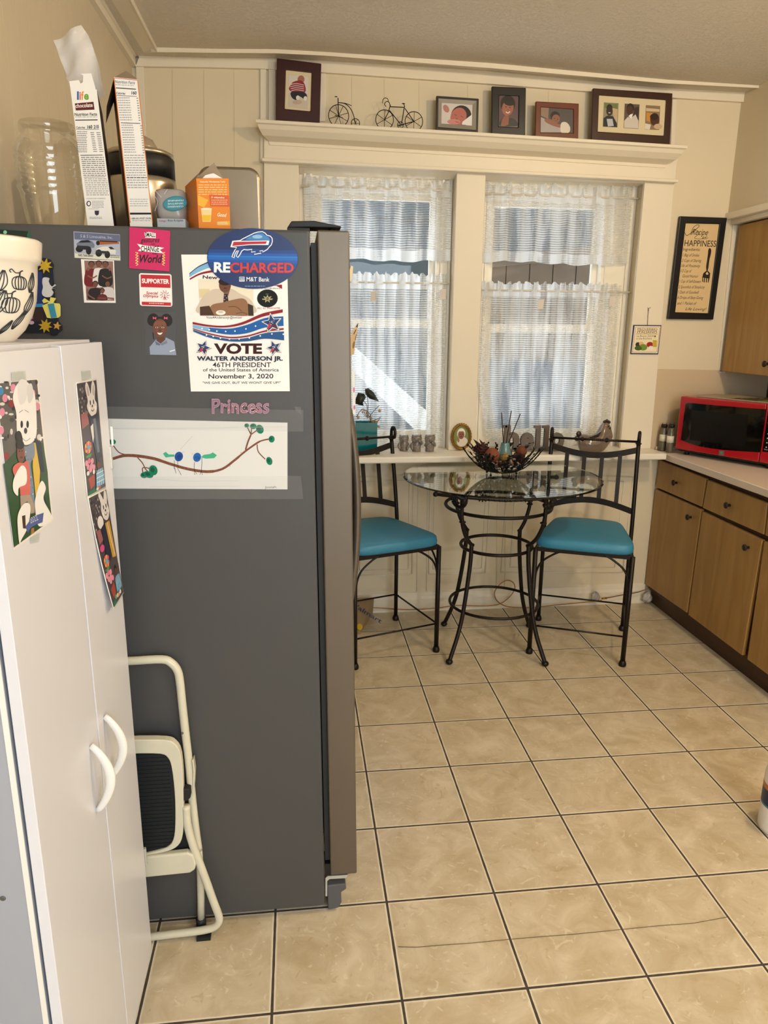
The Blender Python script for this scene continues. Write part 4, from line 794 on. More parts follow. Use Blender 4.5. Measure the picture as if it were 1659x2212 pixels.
# pumpkin pot ------------------------------------------------------------------------------
pc_ = at(1, -2.27, -56, 640); pot = thing('pumpkin_pot', (pc_.x, -2.27, 1.545), 'cream ceramic pot with black line pumpkins on the cupboard top', 'pot')
cream = mat('ceramic_cream', '#e9e0cf', .25, coat=.4); s_ = 1.302/1564.573*1.03
pr_ = [(0, 0), (.050, 0), (.054, .004), (.070, .020), (.083, .042), (.0915, .066), (.096, .096), (.0985, .122), (.103, .125), (.1055, .132), (.108, .150), (.109, .158), (.105, .161), (.101, .156), (.094, .12), (.088, .07), (.06, .02), (0, .012)]
b = MB(); b.lathe(pr_, (pc_.x, -2.27, 1.545), 48); b.build('pot_body', cream, pot)
b = MB(); b.lathe([(0, .147), (.06, .15), (.099, .148)], (pc_.x, -2.27, 1.545), 32); b.build('filling', mat('pot_brown', '#5a2f1e', .6), pot)
lnb = MB()
def potpt(th, z):
    r = None
    for (r0, z0), (r1, z1) in zip(pr_[1:8], pr_[2:9]):
        if z0 <= z <= z1: r = r0 + (r1-r0)*(z-z0)/(z1-z0+1e-9)
    r = (r or .09) + .0008; return Vector((pc_.x + r*math.cos(th), -2.27 + r*math.sin(th), 1.545 + z))
def potline(pts, w=.00075): lnb.tube([potpt(*p) for p in spline2(pts, k=4)], w, 5)
def Pm(th, z, R, f=10.5):                  # angles scale by 1/radius
    for kx in (-1, -.62, -.2, .2, .62, 1):
        potline([(th + f*kx*R*.28, z + R*.8), (th + f*kx*R*.95, z + R*.55), (th + f*kx*R*1.15, z), (th + f*kx*R*.9, z - R*.62), (th + f*kx*R*.2, z - R*.8)])
    potline([(th, z + R*.8), (th + f*R*.1, z + R*1.3), (th + f*R*.5, z + R*1.5)], .0011); potline([(th + f*R*.1, z + R*1.25), (th - f*R*.6, z + R*1.2), (th - f*R*1.1, z + R*1.6), (th - f*R*1.4, z + R*1.4), (th - f*R*1.2, z + R*1.2)])
def Gd(th, z, R, tilt, f=10.5):
    for kx in (-1, -.4, .3, 1):
        potline([(th + f*(tilt*R + kx*R*.1), z + R), (th + f*(tilt*R*.4 + kx*R*.45), z + R*.3), (th + f*(-tilt*R*.3 + kx*R*.55), z - R*.35), (th + f*(-tilt*R + kx*R*.1), z - R)])
for i in range(4):
    t0 = -2.3 + i*.62; Pm(t0, .092, .0125); Pm(t0 - .16, .058, .0145); Gd(t0 + .30, .094, .0155, .25); Gd(t0 + .27, .062, .018, .4); Gd(t0 + .08, .036, .0145, .7); Gd(t0 - .2, .024, .011, 1)
lnb.build('line_drawing', mat('ceramic_line', '#26272b', .35), pot)

# step stool --------------------------------------------------------------------------------
ivory = mat('ivory_enamel', '#d8d3bd', .35, coat=.2, var=.05, vs=20); rub = mat('black_rubber', '#17191c', .6); ribm = mat('ribbed_mat', '#10161a', .65)
ss = thing('step_stool', (-.66, -1.925, 0), 'folded ivory metal step stool leaning between cupboard and refrigerator', 'step stool')
t_ = lambda x, y: (x*.3164 + 160, y*.3164 + 1380)
def SP(y, *ps): return [at(1, y, *t_(*p)) for p in ps]
def mirror(P, xm): return [Vector((2*xm - p.x, p.y, p.z)) for p in P][::-1]
XM = -.665
h1 = SP(-1.905, (400, 150), (600, 140), (665, 165), (705, 215), (722, 290), (740, 460), (760, 640), (785, 860), (805, 1080), (830, 1300), (850, 1440))
lg = SP(-1.903, (850, 1440), (862, 1600), (866, 1760), (867, 1930))
R1 = .0103
hp = spline2([tuple(p) for p in h1], k=4)
b = MB(); full = mirror([Vector(p) for p in hp], XM) + [Vector(p) for p in hp]; b.tube(full, R1, 12); b.build('handle_frame', ivory, ss)
for m_ in (0, 1):
    P_ = lg if not m_ else mirror(lg, XM); b = MB(); b.tube(P_, R1*.92, 12); l = b.build('leg', ivory, ss)
    e = min(P_, key=lambda p: p.z); b = MB(); b.tube([e + Vector((0, 0, .012)), e - Vector((0, 0, .012))], .0135, 12); b.build('leg_cap', rub, l)
f2 = SP(-1.932, (765, 1140), (772, 1250), (800, 1370), (850, 1510), (905, 1660), (955, 1800), (985, 1880), (990, 1925), (960, 1965), (900, 1985), (820, 1998), (700, 2012), (540, 2032))
f2 = [Vector((p[0], p[1], max(p[2], .012))) for p in spline2([tuple(p) for p in f2], k=4)]
b = MB(); b.tube(f2 + mirror(f2, XM), R1, 12); b.build('floor_frame', ivory, ss)
for m_ in (0, 1):
    c = at(1, -1.935, *t_(888, 2035)); c.x = c.x if not m_ else 2*XM - c.x; b = MB(); b.box((c.x - .018, c.y - .012, 0), (c.x + .018, c.y + .012, .010)); b.build('floor_pad', rub, ss)
def loopx(P): return P + mirror(P, XM)
so_ = [Vector(p) for p in spline2([tuple(p) for p in SP(-1.938, (430, 690), (620, 692), (690, 720), (730, 800), (745, 1000), (746, 1250), (735, 1370), (690, 1430), (600, 1462), (490, 1480))], k=3)]
si_ = [Vector(p) for p in spline2([tuple(p) for p in SP(-1.938, (440, 785), (590, 788), (640, 815), (665, 880), (685, 1050), (690, 1220), (682, 1350), (650, 1415), (580, 1445), (485, 1468))], k=3)]
b = MB(); b.ring(loopx(so_), loopx(si_), (0, .022, 0)); b.build('seat', ivory, ss, bevel=.006, seg=3)
b = MB(); b.prism([p + Vector((0, .006, 0)) for p in loopx(si_)], (0, .008, 0)); mt = b.build('seat_mat', ribm, ss)
zz = [p.z for p in si_]; zt, zb = max(zz), min(zz); b = MB()
for i in range(26):
    z = zb + .012 + (zt-zb-.02)*i/25; x1 = at(1, -1.938, *t_(655, 1000)).x; b.box((2*XM - x1, -1.9335, z - .0016), (x1, -1.9315, z + .0016))
b.build('ribs', ribm, mt)
st_ = SP(-1.945, (490, 1492), (770, 1462), (815, 1480), (832, 1540), (825, 1580), (790, 1602), (500, 1632)); b = MB(); b.prism(loopx(st_), (0, .02, 0)); b.build('step', ivory, ss, bevel=.005, seg=3)
dk = SP(-1.921, (640, 1455), (700, 1420), (745, 1330), (745, 1280), (795, 1380), (800, 1450)); b = MB(); b.prism(dk, (0, .006, 0)); b.build('step_mat', ribm, ss)
c = SP(-1.935, (728, 1025), (792, 1028), (795, 1090), (762, 1115), (732, 1100)); b = MB(); b.prism(c, (0, .025, 0)); b.build('clamp', rub, ss, bevel=.004, seg=3)
c = SP(-1.916, (806, 830), (815, 820), (826, 905), (822, 1000), (806, 1135), (797, 1130), (812, 990), (814, 905)); b = MB(); b.prism(c, (0, .02, 0)); b.build('lever', ivory, ss)
c = SP(-1.916, (740, 645), (744, 648)); b = MB(); b.ball(c[0] + Vector((0, .0, 0)), .0028); b.build('rivet', mat('rivet', '#6e6a5c', .4, metal=.5), ss)
# ================================================================== ON TOP OF THE FRIDGE
ZF = 1.777
c1 = lambda x, y: (x*.3617, y*.3617)
def C1(y, *ps): return [at(1, y, *c1(*p)) for p in ps]
carton = mat('carton_white', '#eceae6', .5); kraft = mat('carton_inside', '#8a7a68', .75)
def drop(q):                                              # let the two lower corners stand on the fridge top
    return q[:2] + [Vector((p.x, p.y, ZF)) for p in q[2:]]
# narrow cereal carton with liner bag
lf = thing('cereal_box', (-.64, -1.78, ZF), 'tall white chocolate cereal carton with clear liner bag sticking out on the refrigerator', 'cereal box')
yq = -1.80; q = drop(C1(yq, (420, 520), (578, 535), (682, 1345), (525, 1345)))
b = MB(); b.prism(q, (-.034, .185, 0)); b.build('carton', [mat('carton_brown', '#4a2c33', .5)], lf)
b = MB(); b.prism([p + Vector((0, -.0012, 0)) for p in q], (0, .001, 0)); fp_ = b.build('side_panel', carton, lf)
b = MB(); b.prism(C1(yq - .001, (413, 485), (470, 478), (482, 500), (495, 490), (497, 450), (480, 440), (545, 438), (568, 520), (570, 534), (420, 522)), (0, .001, 0)); b.build('flap', carton, lf)
a = Art(Y(yq - .0012), NF); W1 = lambda x, y: c1(x, y)
for s_, x0, x1, c_ in (('l', 460, 471, '#2d5fa8'), ('i', 475, 482, '#d0463c'), ('f', 485, 500, '#e58a2c'), ('e', 502, 530, '#6da53a')): a.text(s_, W1(x0, 594), W1(x1, 594), 17 if s_ != 'e' else 17, c_, .035)
a.poly([W1(447, 618), W1(558, 608), W1(565, 655), W1(453, 660)], '#5a2524'); a.text('chocolate', W1(452, 644), W1(554, 638), 8.5, '#efe3da', .02)
a.text('Nutrition Facts', W1(446, 692), W1(580, 690), 6.3, '#26252a', .02); a.lines(*W1(450, 697), *W1(582, 704), 1, '#8f8e90', seed=1)
a.line([W1(450, 718), W1(583, 716)], 2, '#2a2a30', smooth=False); a.text('Calories', W1(455, 768), W1(508, 767), 4.6, '#26252a', .02); a.text('160', W1(522, 768), W1(552, 767), 7, '#26252a', .03); a.text('210', W1(560, 767), W1(590, 766), 7, '#26252a', .03); a.line([W1(455, 774), W1(592, 772)], .9, '#2a2a30', smooth=False)
a.lines(*W1(460, 785), *W1(520, 915), 12, '#77767b', .4, 2); 
for k in range(10): a.lines(*W1(540 + k*2, 790 + k*12.4), *W1(562 + k*2, 796 + k*12.4), 1, '#6d6c72', .8, k); a.lines(*W1(576 + k*2, 790 + k*12.4), *W1(600 + k*2, 796 + k*12.4), 1, '#6d6c72', .8, k)
a.line([W1(480, 928), W1(612, 926)], 1.4, '#2a2a30', smooth=False)
for k in range(10): a.lines(*W1(484 + k*1.6, 938 + k*11.8), *W1(620 + k*1.4, 944 + k*11.8), 1, '#77767b', .8, 20+k)
a.line([W1(500, 1058), W1(630, 1056)], 1, '#55545a', smooth=False)
for k in range(9): a.lines(*W1(503 + k*1.6, 1066 + k*12), *W1(640 + k*1.4, 1072 + k*12), 1, '#8d8c90', .7, 40+k)
a.text('CONTAINS WHEAT INGREDIENTS.', W1(516, 1189), W1(630, 1188), 2.2, '#4a4950'); 
a.ell(*W1(530, 1216), 5, 6, '#3b3a40'); a.ell(*W1(531, 1216), 3, 4, '#e9e8e6')
for k in range(5): a.lines(*W1(550, 1200 + k*9), *W1(620, 1205 + k*9), 1, '#9a999d', .7, 60+k)
a.poly([W1(565, 1258), W1(592, 1258), W1(590, 1280), W1(579, 1288), W1(567, 1280)], '#3a3940'); a.lines(*W1(528, 1246), *W1(590, 1252), 1, '#9a999d', seed=77); a.lines(*W1(535, 1296), *W1(610, 1310), 2, '#9a999d', .5, 78)
a.build('printing', inkm, fp_)
bagm = mat('liner_bag', '#dcd8d6', .35, alpha=.55, bump=.35, bs=45, spec=.35)
bp_ = C1(yq + .03, (318, 240), (485, 150), (530, 215), (582, 412), (598, 545), (410, 520), (392, 445)); bp2 = [p + Vector((.004, .05, -.004)) for p in bp_]
b = MB()
def bagf(s, t):
    tl, tr, br_, bl = bp_[0], bp_[1], bp_[4], bp_[5]
    L_ = [bp_[0], bp_[6], bp_[5]]; Rr = [bp_[1], bp_[2], bp_[3], bp_[4]]
    def pl(P, t): f = t*(len(P)-1); i = min(int(f), len(P)-2); return P[i]*(1-f+i) + P[i+1]*(f-i)
    p = pl(L_, t)*(1-s) + pl(Rr, t)*s; return p + Vector((0, .006*math.sin(s*7 + t*3) + .004*math.sin(t*17 + s*5), 0))
b.grid(bagf, 14, 14); b.grid(lambda s, t: bagf(s, t) + Vector((0, .006 + .03*t, -.003)), 14, 14); b.build('liner_bag', bagm, lf, fix=False)
# second carton with opened flaps
c2 = thing('cereal_box', (-.55, -1.78, ZF), 'tall cereal carton with torn open brown flaps right of the chocolate cereal carton', 'cereal box')
q = drop(C1(yq, (681, 462), (823, 476), (912, 1345), (778, 1345)))
b = MB(); b.prism(q, (-.044, .185, 0)); b.build('carton', mat('carton_red', '#8d3a20', .5), c2)
b = MB(); b.prism([p + Vector((0, -.0012, 0)) for p in q], (0, .001, 0)); fp_ = b.build('side_panel', carton, c2)
b = MB(); tl, tr = q[0], q[1]
for pts in ([tl, tr, tr + Vector((-.012, .02, .012)), tl + Vector((.02, .03, .022))], [tl, tl + Vector((-.044, .185, 0)), tl + Vector((-.062, .17, -.05)), tl + Vector((-.024, .02, -.05))], [tr, tr + Vector((-.044, .185, 0)), tr + Vector((-.075, .18, .014)), tr + Vector((-.025, .02, .012))]): b.prism(pts, (0, .0008, .0006))
b.build('flap', kraft, c2)
a = Art(Y(yq - .0012), NF)
for l in (((681, 464), (778, 1332)), ((822, 478), (911, 1332))): a.line([W1(*l[0]), W1(*l[1])], 1.8, '#cf7a2c', smooth=False)
a.line([W1(684, 466), W1(820, 479)], 1.2, '#b9402c', smooth=False)
a.text('Nutrition Facts', W1(687, 496), W1(806, 503), 6.6, '#7b8097', .015); a.lines(*W1(690, 504), *W1(800, 513), 1, '#a9a9ac', seed=1, skew=.05); a.line([W1(693, 525), W1(812, 533)], 2, '#40404c', smooth=False); a.text('Calories', W1(695, 562), W1(748, 565), 4.8, '#55566a', .02); a.text('160', W1(785, 563), W1(815, 565), 6.8, '#34343c', .03); a.line([W1(696, 570), W1(818, 576)], 1, '#40404c', smooth=False)
for k in range(10): a.lines(*W1(702 + k*1.6, 582 + k*14.6), *W1(775 + k*1.6, 590 + k*14.6), 1, '#a2a2aa', .7, 80+k); a.lines(*W1(815 + k*1.5, 584 + k*14.6), *W1(828 + k*1.5, 592 + k*14.6), 1, '#85858c', .8, k)
a.line([W1(722, 733), W1(838, 738)], 1.4, '#40404c', smooth=False)
for k in range(12): a.lines(*W1(724 + k*1.6, 745 + k*14.6), *W1(795 + k*1.6, 753 + k*14.6), 1, '#a2a2aa', .7, 100+k); a.lines(*W1(838 + k*1.4, 748 + k*14.6), *W1(850 + k*1.4, 756 + k*14.6), 1, '#85858c', .8, k)
for k in range(14): a.lines(*W1(742 + k*1.6, 925 + k*14.8), *W1(862 + k*1.6, 933 + k*14.8), 1, '#a2a2aa' if k != 9 else '#55555a', .7, 120+k)
for k in range(4): a.lines(*W1(775, 1188 + k*13), *W1(885, 1195 + k*13), 1, '#b0b0b4', .6, 140+k)
a.poly([W1(776, 1270), W1(903, 1270), W1(904, 1281), W1(777, 1282)], '#2b2a2e'); a.text('1-800-431-POST (7678)', W1(782, 1310), W1(902, 1309), 3.6, '#33333a', .015); a.lines(*W1(790, 1316), *W1(898, 1324), 1, '#9a9aa0', seed=9); a.build('printing', inkm, fp_)
# orange drink carton
dk_ = thing('drink_carton', (-.42, -1.76, ZF), 'small orange drink mix carton with its top torn open', 'carton')
yo = -1.82; q = drop(C1(yo, (1172, 1066), (1366, 1066), (1376, 1360), (1188, 1360)))
orange = mat('carton_orange', '#e8861c', .45); bk = Vector((-.038, .10, 0))
b = MB(); b.prism(q, bk); b.build('carton', orange, dk_)
b = MB(); tl, tr = q[0], q[1]; ap_ = at(1, yo + .05, *c1(1278, 972))
b.prism([tl + bk*.5, ap_, tr + bk*.3], (0, .0008, 0)); b.prism([tl, tl + Vector((.004, .03, .018)), tl + bk], (.0006, 0, 0)); b.build('flap', mat('carton_grey', '#a3937e', .7), dk_)
b = MB(); pts = C1(yo + .012, (1205, 1066), (1225, 1045), (1250, 1038), (1275, 1033), (1300, 1048), (1330, 1066)); b.prism(pts, (0, .04, 0)); b.build('paper_lining', paper, dk_, bevel=.002)
a = Art(Y(yo), NF); a.text('Naturally Wholesome Taste', W1(1195, 1090), W1(1345, 1090), 3.6, '#fbe9c8', .015)
for k in range(5): a.lines(*W1(1185, 1102 + k*14), *W1(1355, 1110 + k*14), 1, '#f6c98a', .7, 150+k)
a.poly([W1(1248, 1160), W1(1368, 1168), W1(1371, 1235), W1(1256, 1232)], '#d9602a'); a.text('5 vitamins', W1(1262, 1183), W1(1340, 1185), 3.6, '#fde7d2', .02)
for k in range(3): a.lines(*W1(1262, 1193 + k*12), *W1(1358, 1200 + k*12), 1, '#f3b68e', .7, 160+k)
a.poly([W1(1182, 1165), W1(1245, 1195), W1(1220, 1240), W1(1184, 1225)], '#f0b43a'); a.poly([W1(1200, 1245), W1(1265, 1245), W1(1258, 1325), W1(1210, 1325)], '#f6d79a'); a.poly([W1(1206, 1285), W1(1260, 1285), W1(1255, 1320), W1(1212, 1320)], '#f2c228'); a.ell(*W1(1232, 1247), 12, 2, '#fbeed6')
a.text('Good', W1(1298, 1292), W1(1352, 1296), 8, '#fff4e0', .015, .2); a.poly([W1(1295, 1325), W1(1372, 1320), W1(1374, 1346), W1(1300, 1346)], '#f2b22c'); a.lines(*W1(1298, 1325), *W1(1360, 1345), 2, '#fbe9c8', seed=3); a.build('printing', ink, dk_)
a = Art(lambda u, v: onplane(q[0], Vector((-.10, -.038, 0)), u, v), (-.10, -.038, 0))
for k in range(11): a.lines(*W1(1106, 1125 + k*13), *W1(1168, 1132 + k*13), 1, '#b9a27c', .7, 170+k, -.4)
a.build('side_printing', inkm, dk_)
# rice cereal box lying flat, wipes pack on it
rk = thing('cereal_box', (-.49, -1.76, ZF), 'grey-blue crisped rice cereal box lying flat under the clear wipes pack', 'cereal box')
q = [at(1, -1.80, *c1(*p)) for p in ((938, 1304), (1106, 1304))]; b = MB(); b.box((q[0].x, -1.80, ZF), (q[1].x, -1.62, q[0].z)); b.build('carton', mat('carton_bluegrey', '#a9b4bd', .45), rk)
a = Art(Y(-1.80), NF); a.text("Kellogg's", W1(950, 1324), W1(995, 1323), 3.6, '#b03a50', .01, .25); a.text('Rice Krispies', W1(1003, 1323), W1(1094, 1322), 4.6, '#2d3340', .008); a.build('printing', inkm, rk)
zt_ = q[0].z
wp = thing('wipes_pack', (-.49, -1.72, zt_), 'soft clear plastic pack with a teal oval label between the cereal and drink cartons', 'pack')
pw = [at(1, -1.76, *c1(*p)) for p in ((895, 1120), (985, 1118), (1108, 1125), (1110, 1300), (905, 1300))]
x0_, x1_ = pw[4].x + .006, pw[3].x; zt2 = pw[1].z
b = MB()
def pk_(u, v):
    th = 2*PI*u; ph = -PI/2 + PI*v; ex = lambda t: math.copysign(abs(t)**.45, t)
    return Vector(((x0_+x1_)/2 + (x1_-x0_)/2*ex(math.cos(th))*abs(math.cos(ph))**.35 + .002*math.sin(9*u+7*v), -1.715 + .045*ex(math.sin(th))*abs(math.cos(ph))**.35, (zt_+zt2)/2 + (zt2-zt_)/2*ex(math.sin(ph))))
b.grid(pk_, 36, 16); b.build('pack', mat('clear_wrap', '#b9b5af', .2, alpha=.8, bump=.6, bs=40), wp)
a = Art(Y(-1.7635), NF); a.ell(*W1(1045, 1215), 26, 16, '#2f7f92', -8); a.ell(*W1(1045, 1215), 24, 14, '#3d93a4', -8)
for k, s_ in enumerate(('FEMININE', 'SENSITIVE', 'CLEANSING')): a.text(s_, W1(1095, 1192 + k*18), W1(1002, 1195 + k*18), 3.4, '#e9f2f2', .01, up=(0, 1))
for l in (((905, 1150), (940, 1200), (925, 1260)), ((1000, 1130), (980, 1160)), ((920, 1130), (965, 1180))): a.line([W1(*p) for p in l], .8, '#e6e6e3')
a.build('printing', ink, wp)
# glass jar
jc = at(1, -1.60, 121, 480); gl = clear_mat('jar_glass', (.96, .96, .94), .07, .62, (.95, .95, .93)); k_j = (jc - CAMP).length/FPX
jr = thing('glass_jar', (jc.x, -1.60, ZF), 'large empty ribbed glass jar behind the cereal cartons', 'jar')
H = (jc - at(1, -1.60, 121, 480)).length; px = 1.06*(1.961/FPX)
prof_o = [(.0, .004), (.052, .002), (.058, .008), (.066, .045), (.073, .095)]
for i in range(6): z = .105 + i*.016; prof_o += [(.0750, z), (.0790, z + .008), (.0750, z + .015)]
prof_o += [(.074, .205), (.066, .218), (.0575, .226), (.0585, .232), (.062, .235), (.062, .250), (.060, .254)]
prof_i = [(max(0, r - .0035), z) for r, z in prof_o[::-1]]; prof_i[0] = (.0565, .254); prof_i[-1] = (0, .009)
b = MB(); b.lathe(prof_o, (jc.x, -1.60, ZF), 48); b.build('jar_body', gl, jr)
# food processor
fc = at(1, -1.42, 312, 480); fpz = thing('blender', (fc.x, -1.42, ZF), 'black and steel food blender with clear dome lid behind the cereal cartons', 'blender')
zz_ = lambda v: at(1, -1.42, 345, v).z; rr_ = .086
b = MB(); b.lathe([(0, 0), (rr_ + .004, 0), (rr_ + .004, zz_(403) - ZF), (rr_, zz_(388) - ZF)], (fc.x, -1.42, ZF), 40); b.build('base', mat('brushed_steel', '#b5aa98', .3, metal=.9), fpz)
b = MB(); b.lathe([(rr_ + .001, zz_(390) - ZF), (rr_ + .001, zz_(347) - ZF), (rr_ - .004, zz_(343) - ZF), (0, zz_(343) - ZF)], (fc.x, -1.42, ZF), 40); b.box((fc.x - rr_ - .014, -1.45, zz_(392)), (fc.x - rr_ + .01, -1.39, zz_(362))); b.build('collar', dark, fpz)
b = MB(); b.lathe([(rr_, zz_(343) - ZF), (rr_, zz_(335) - ZF), (rr_ - .008, zz_(331) - ZF), (.05, zz_(330) - ZF)], (fc.x, -1.42, ZF), 40); b.build('steel_ring', MC['brushed_steel'], fpz)
b = MB(); b.lathe([(.048, zz_(331) - ZF), (.045, zz_(318) - ZF), (.036, zz_(304) - ZF), (.018, zz_(296) - ZF), (0, zz_(294) - ZF)], (fc.x, -1.42, ZF), 32); b.build('dome_lid', mat('smoky_dome', '#9d8b72', .2, alpha=.75), fpz)
# steel canister (toaster body)
ts = thing('toaster', (-.34, -1.45, ZF), 'stainless steel toaster with rounded top corners behind the drink carton', 'toaster')
tz = lambda u, v: at(1, -1.52, u, v)
L0, L1 = tz(432, 480).x, tz(565, 480).x; top_ = tz(495, 359).z; pts = []
for cx, a0 in ((L1 - .03, 0), (L0 + .03, 90)):
    pts += [(cx + .03*math.cos(R_(a0 + 15*i)), -1.52, top_ - .03 + .03*math.sin(R_(a0 + 15*i))) for i in range(7)]
pts += [(L0, -1.52, ZF + .006), (L1, -1.52, ZF + .006)]
b = MB(); b.prism(pts, (0, .17, 0)); b.build('toaster_body', mat('toaster_steel', '#8d8270', .3, metal=.9), ts, bevel=.008, seg=3)
b = MB(); b.box((L0 + .004, -1.515, ZF), (L1 - .004, -1.355, ZF + .008)); b.build('base', dark, ts)

# ================================================================== ON THE WINDOW SHELF
YSH = .215
def stand(u, v): p = at(1, YSH, u, v); return Vector((p.x, YSH, shelf_z(p.x) + .0006))
def frame(name, lab, outer, inner, colr, depth=.018, cat='picture frame', grp=None, y=YSH, stand_on=True, rough=.35, step=None):
    o = [at(1, y, *p) for p in outer]; i_ = [at(1, y, *p) for p in inner]
    if stand_on: o[2] = Vector((o[2].x, y, shelf_z(o[2].x) + .0006)); o[3] = Vector((o[3].x, y, shelf_z(o[3].x) + .0006))
    r = thing(name, (o[3] + o[2])/2, lab, cat, grp); b = MB(); b.ring(o, i_, (0, depth, 0)); fr = b.build('frame', mat('frame_' + colr, colr, rough, var=.18, vs=25), r, bevel=.0035, seg=3)
    c = sum(i_, Vector())/4; b = MB(); b.prism([c + (p - c)*1.03 + Vector((0, .006, 0)) for p in i_], (0, .006, 0)); bk_ = b.build('backing', mat('mat_board', '#d9cba6', .7), r)
    if step:
        m0 = [c + (p - c)*1.02 + Vector((0, .001, 0)) for p in i_]; m1 = [c + (p - c)*1.02 for p in [at(1, y, *p) for p in step[0]]]; b = MB(); b.ring(m0, [p + Vector((0, .003, 0)) for p in m1], (0, .004, 0)); b.build('inner_moulding', mat('frame_' + step[1], step[1], .4), r)
    return r, bk_, Art(Y(y + .0058), NF, d=.00008)
c6 = lambda x, y: (x*.3134 + 540, y*.3134 + 100)
c7 = lambda x, y: (x*.2773 + 1040, y*.2773 + 150)
def Q6(*p): return [c6(*k) for k in p]
def Q7(*p): return [c7(*k) for k in p]
r, bk_, a = frame('picture_frame', 'large dark red-brown frame with a toddler in a striped top', Q6((185, 80), (492, 118), (480, 522), (178, 497)), Q6((248, 162), (425, 182), (417, 447), (240, 430)), '#3c1613')
a.poly(Q6((268, 193), (406, 208), (398, 436), (261, 418)), '#c9bfb0'); a.poly(Q6((270, 196), (404, 210), (400, 330), (265, 320)), '#d5cfc6'); a.ell(*c6(352, 228), 7.5, 8.5, '#a56a5a'); a.poly(spline2(Q6((300, 245), (350, 235), (378, 265), (378, 318), (300, 318), (268, 295), (285, 262)), True), '#8d2f3c')
for k in range(4): a.line(Q6((275 + k*3, 265 + k*14), (320, 258 + k*14), (372, 268 + k*13)), 1.4, '#d9cdc9')
a.poly(spline2(Q6((285, 315), (375, 318), (395, 355), (385, 372), (340, 345), (325, 372), (290, 355)), True), '#20222c'); a.ell(*c6(330, 355), 4, 5, '#dddad6'); a.ell(*c6(382, 360), 4, 5, '#dddad6'); a.ell(*c6(325, 385), 10, 5, '#bda795'); a.build('picture', ink, bk_)
r, bk_, a = frame('picture_frame', 'small two-tone grey and black frame with a newborn baby photo, right of the bicycles', Q6((1285, 340), (1578, 360), (1573, 592), (1283, 572)), Q6((1300, 360), (1562, 377), (1557, 575), (1298, 555)), '#2b231d', step=(Q6((1325, 388), (1535, 402), (1530, 545), (1322, 530)), '#8b8375'))
a.poly(Q6((1322, 385), (1538, 398), (1532, 548), (1320, 533)), '#cfc9c4'); a.ell(*c6(1455, 480), 22, 23, '#1c1412', 20); a.ell(*c6(1437, 485), 17, 20, '#b0665a', 25); a.ell(*c6(1352, 430), 6, 9, '#b57a72', -30); a.ell(*c6(1405, 520), 14, 6, '#c7827a'); a.line(Q6((1408, 470), (1425, 478)), 1, '#5d2e2a'); a.line(Q6((1452, 480), (1470, 490)), 1, '#5d2e2a'); a.ell(*c6(1425, 500), 2.4, 1.6, '#93504a'); a.line(Q6((1415, 520), (1440, 525)), 1.2, '#7c3a38'); a.poly(Q6((1465, 520), (1530, 470), (1530, 546), (1460, 540)), '#e6e3e0'); a.build('picture', ink, bk_)
r, bk_, a = frame('picture_frame', 'upright black frame with a portrait of a smiling woman on the window shelf', Q7((82, 130), (348, 142), (342, 507), (80, 494)), Q7((140, 200), (292, 206), (288, 448), (135, 443)), '#0e0c0b')
a.poly(Q7((138, 203), (292, 208), (288, 447), (134, 444)), '#5b4348'); a.ell(*c7(205, 270), 16, 19, '#17100f'); a.poly(spline2(Q7((145, 440), (150, 395), (180, 370), (215, 375), (260, 390), (282, 440)), True), '#2b2b2d'); a.poly(Q7((150, 440), (160, 390), (190, 350), (215, 370), (210, 430), (180, 442)), '#8a5440'); a.ell(*c7(205, 300), 12.5, 17, '#9c6048', 12); a.ell(*c7(215, 250), 13, 9, '#17100f', 15); a.line(Q7((190, 330), (205, 340), (222, 328)), 1.8, '#e8ded4'); a.ell(*c7(192, 292), 1.8, .9, '#20120e'); a.ell(*c7(222, 296), 1.8, .9, '#20120e'); a.ell(*c7(207, 315), 1.6, 1.2, '#7b4432'); a.build('picture', ink, bk_)
r, bk_, a = frame('picture_frame', 'small reddish brown frame with a person resting on folded arms', Q7((425, 247), (760, 265), (757, 530), (420, 512)), Q7((465, 292), (718, 310), (718, 494), (462, 490)), '#6b3116')
a.poly(Q7((463, 290), (720, 308), (720, 496), (460, 492)), '#4f4a49'); a.poly(Q7((463, 290), (525, 298), (520, 385), (463, 360)), '#8f7765'); a.poly(Q7((460, 370), (530, 400), (600, 430), (640, 490), (460, 490)), '#a8a1a0'); a.ell(*c7(573, 362), 10, 10, '#17110f'); a.ell(*c7(580, 385), 8.5, 9.5, '#8a5a48'); a.poly(spline2(Q7((495, 385), (540, 390), (600, 425), (640, 430), (625, 455), (560, 440), (500, 410)), True), '#8e5c48'); a.poly(spline2(Q7((620, 420), (660, 412), (690, 450), (680, 492), (620, 490)), True), '#d9d2c6'); a.ell(*c7(570, 382), 1.4, .8, '#1b0f0c'); a.ell(*c7(592, 388), 1.4, .8, '#1b0f0c'); a.line(Q7((575, 400), (590, 402)), 1, '#4d251f'); a.build('picture', ink, bk_)
r, bk_, a = frame('picture_frame', 'wide dark brown frame holding three small photos in a cream mount', Q7((870, 145), (1490, 185), (1470, 572), (857, 539)), Q7((918, 200), (1440, 238), (1423, 515), (908, 483)), '#3a1d12')
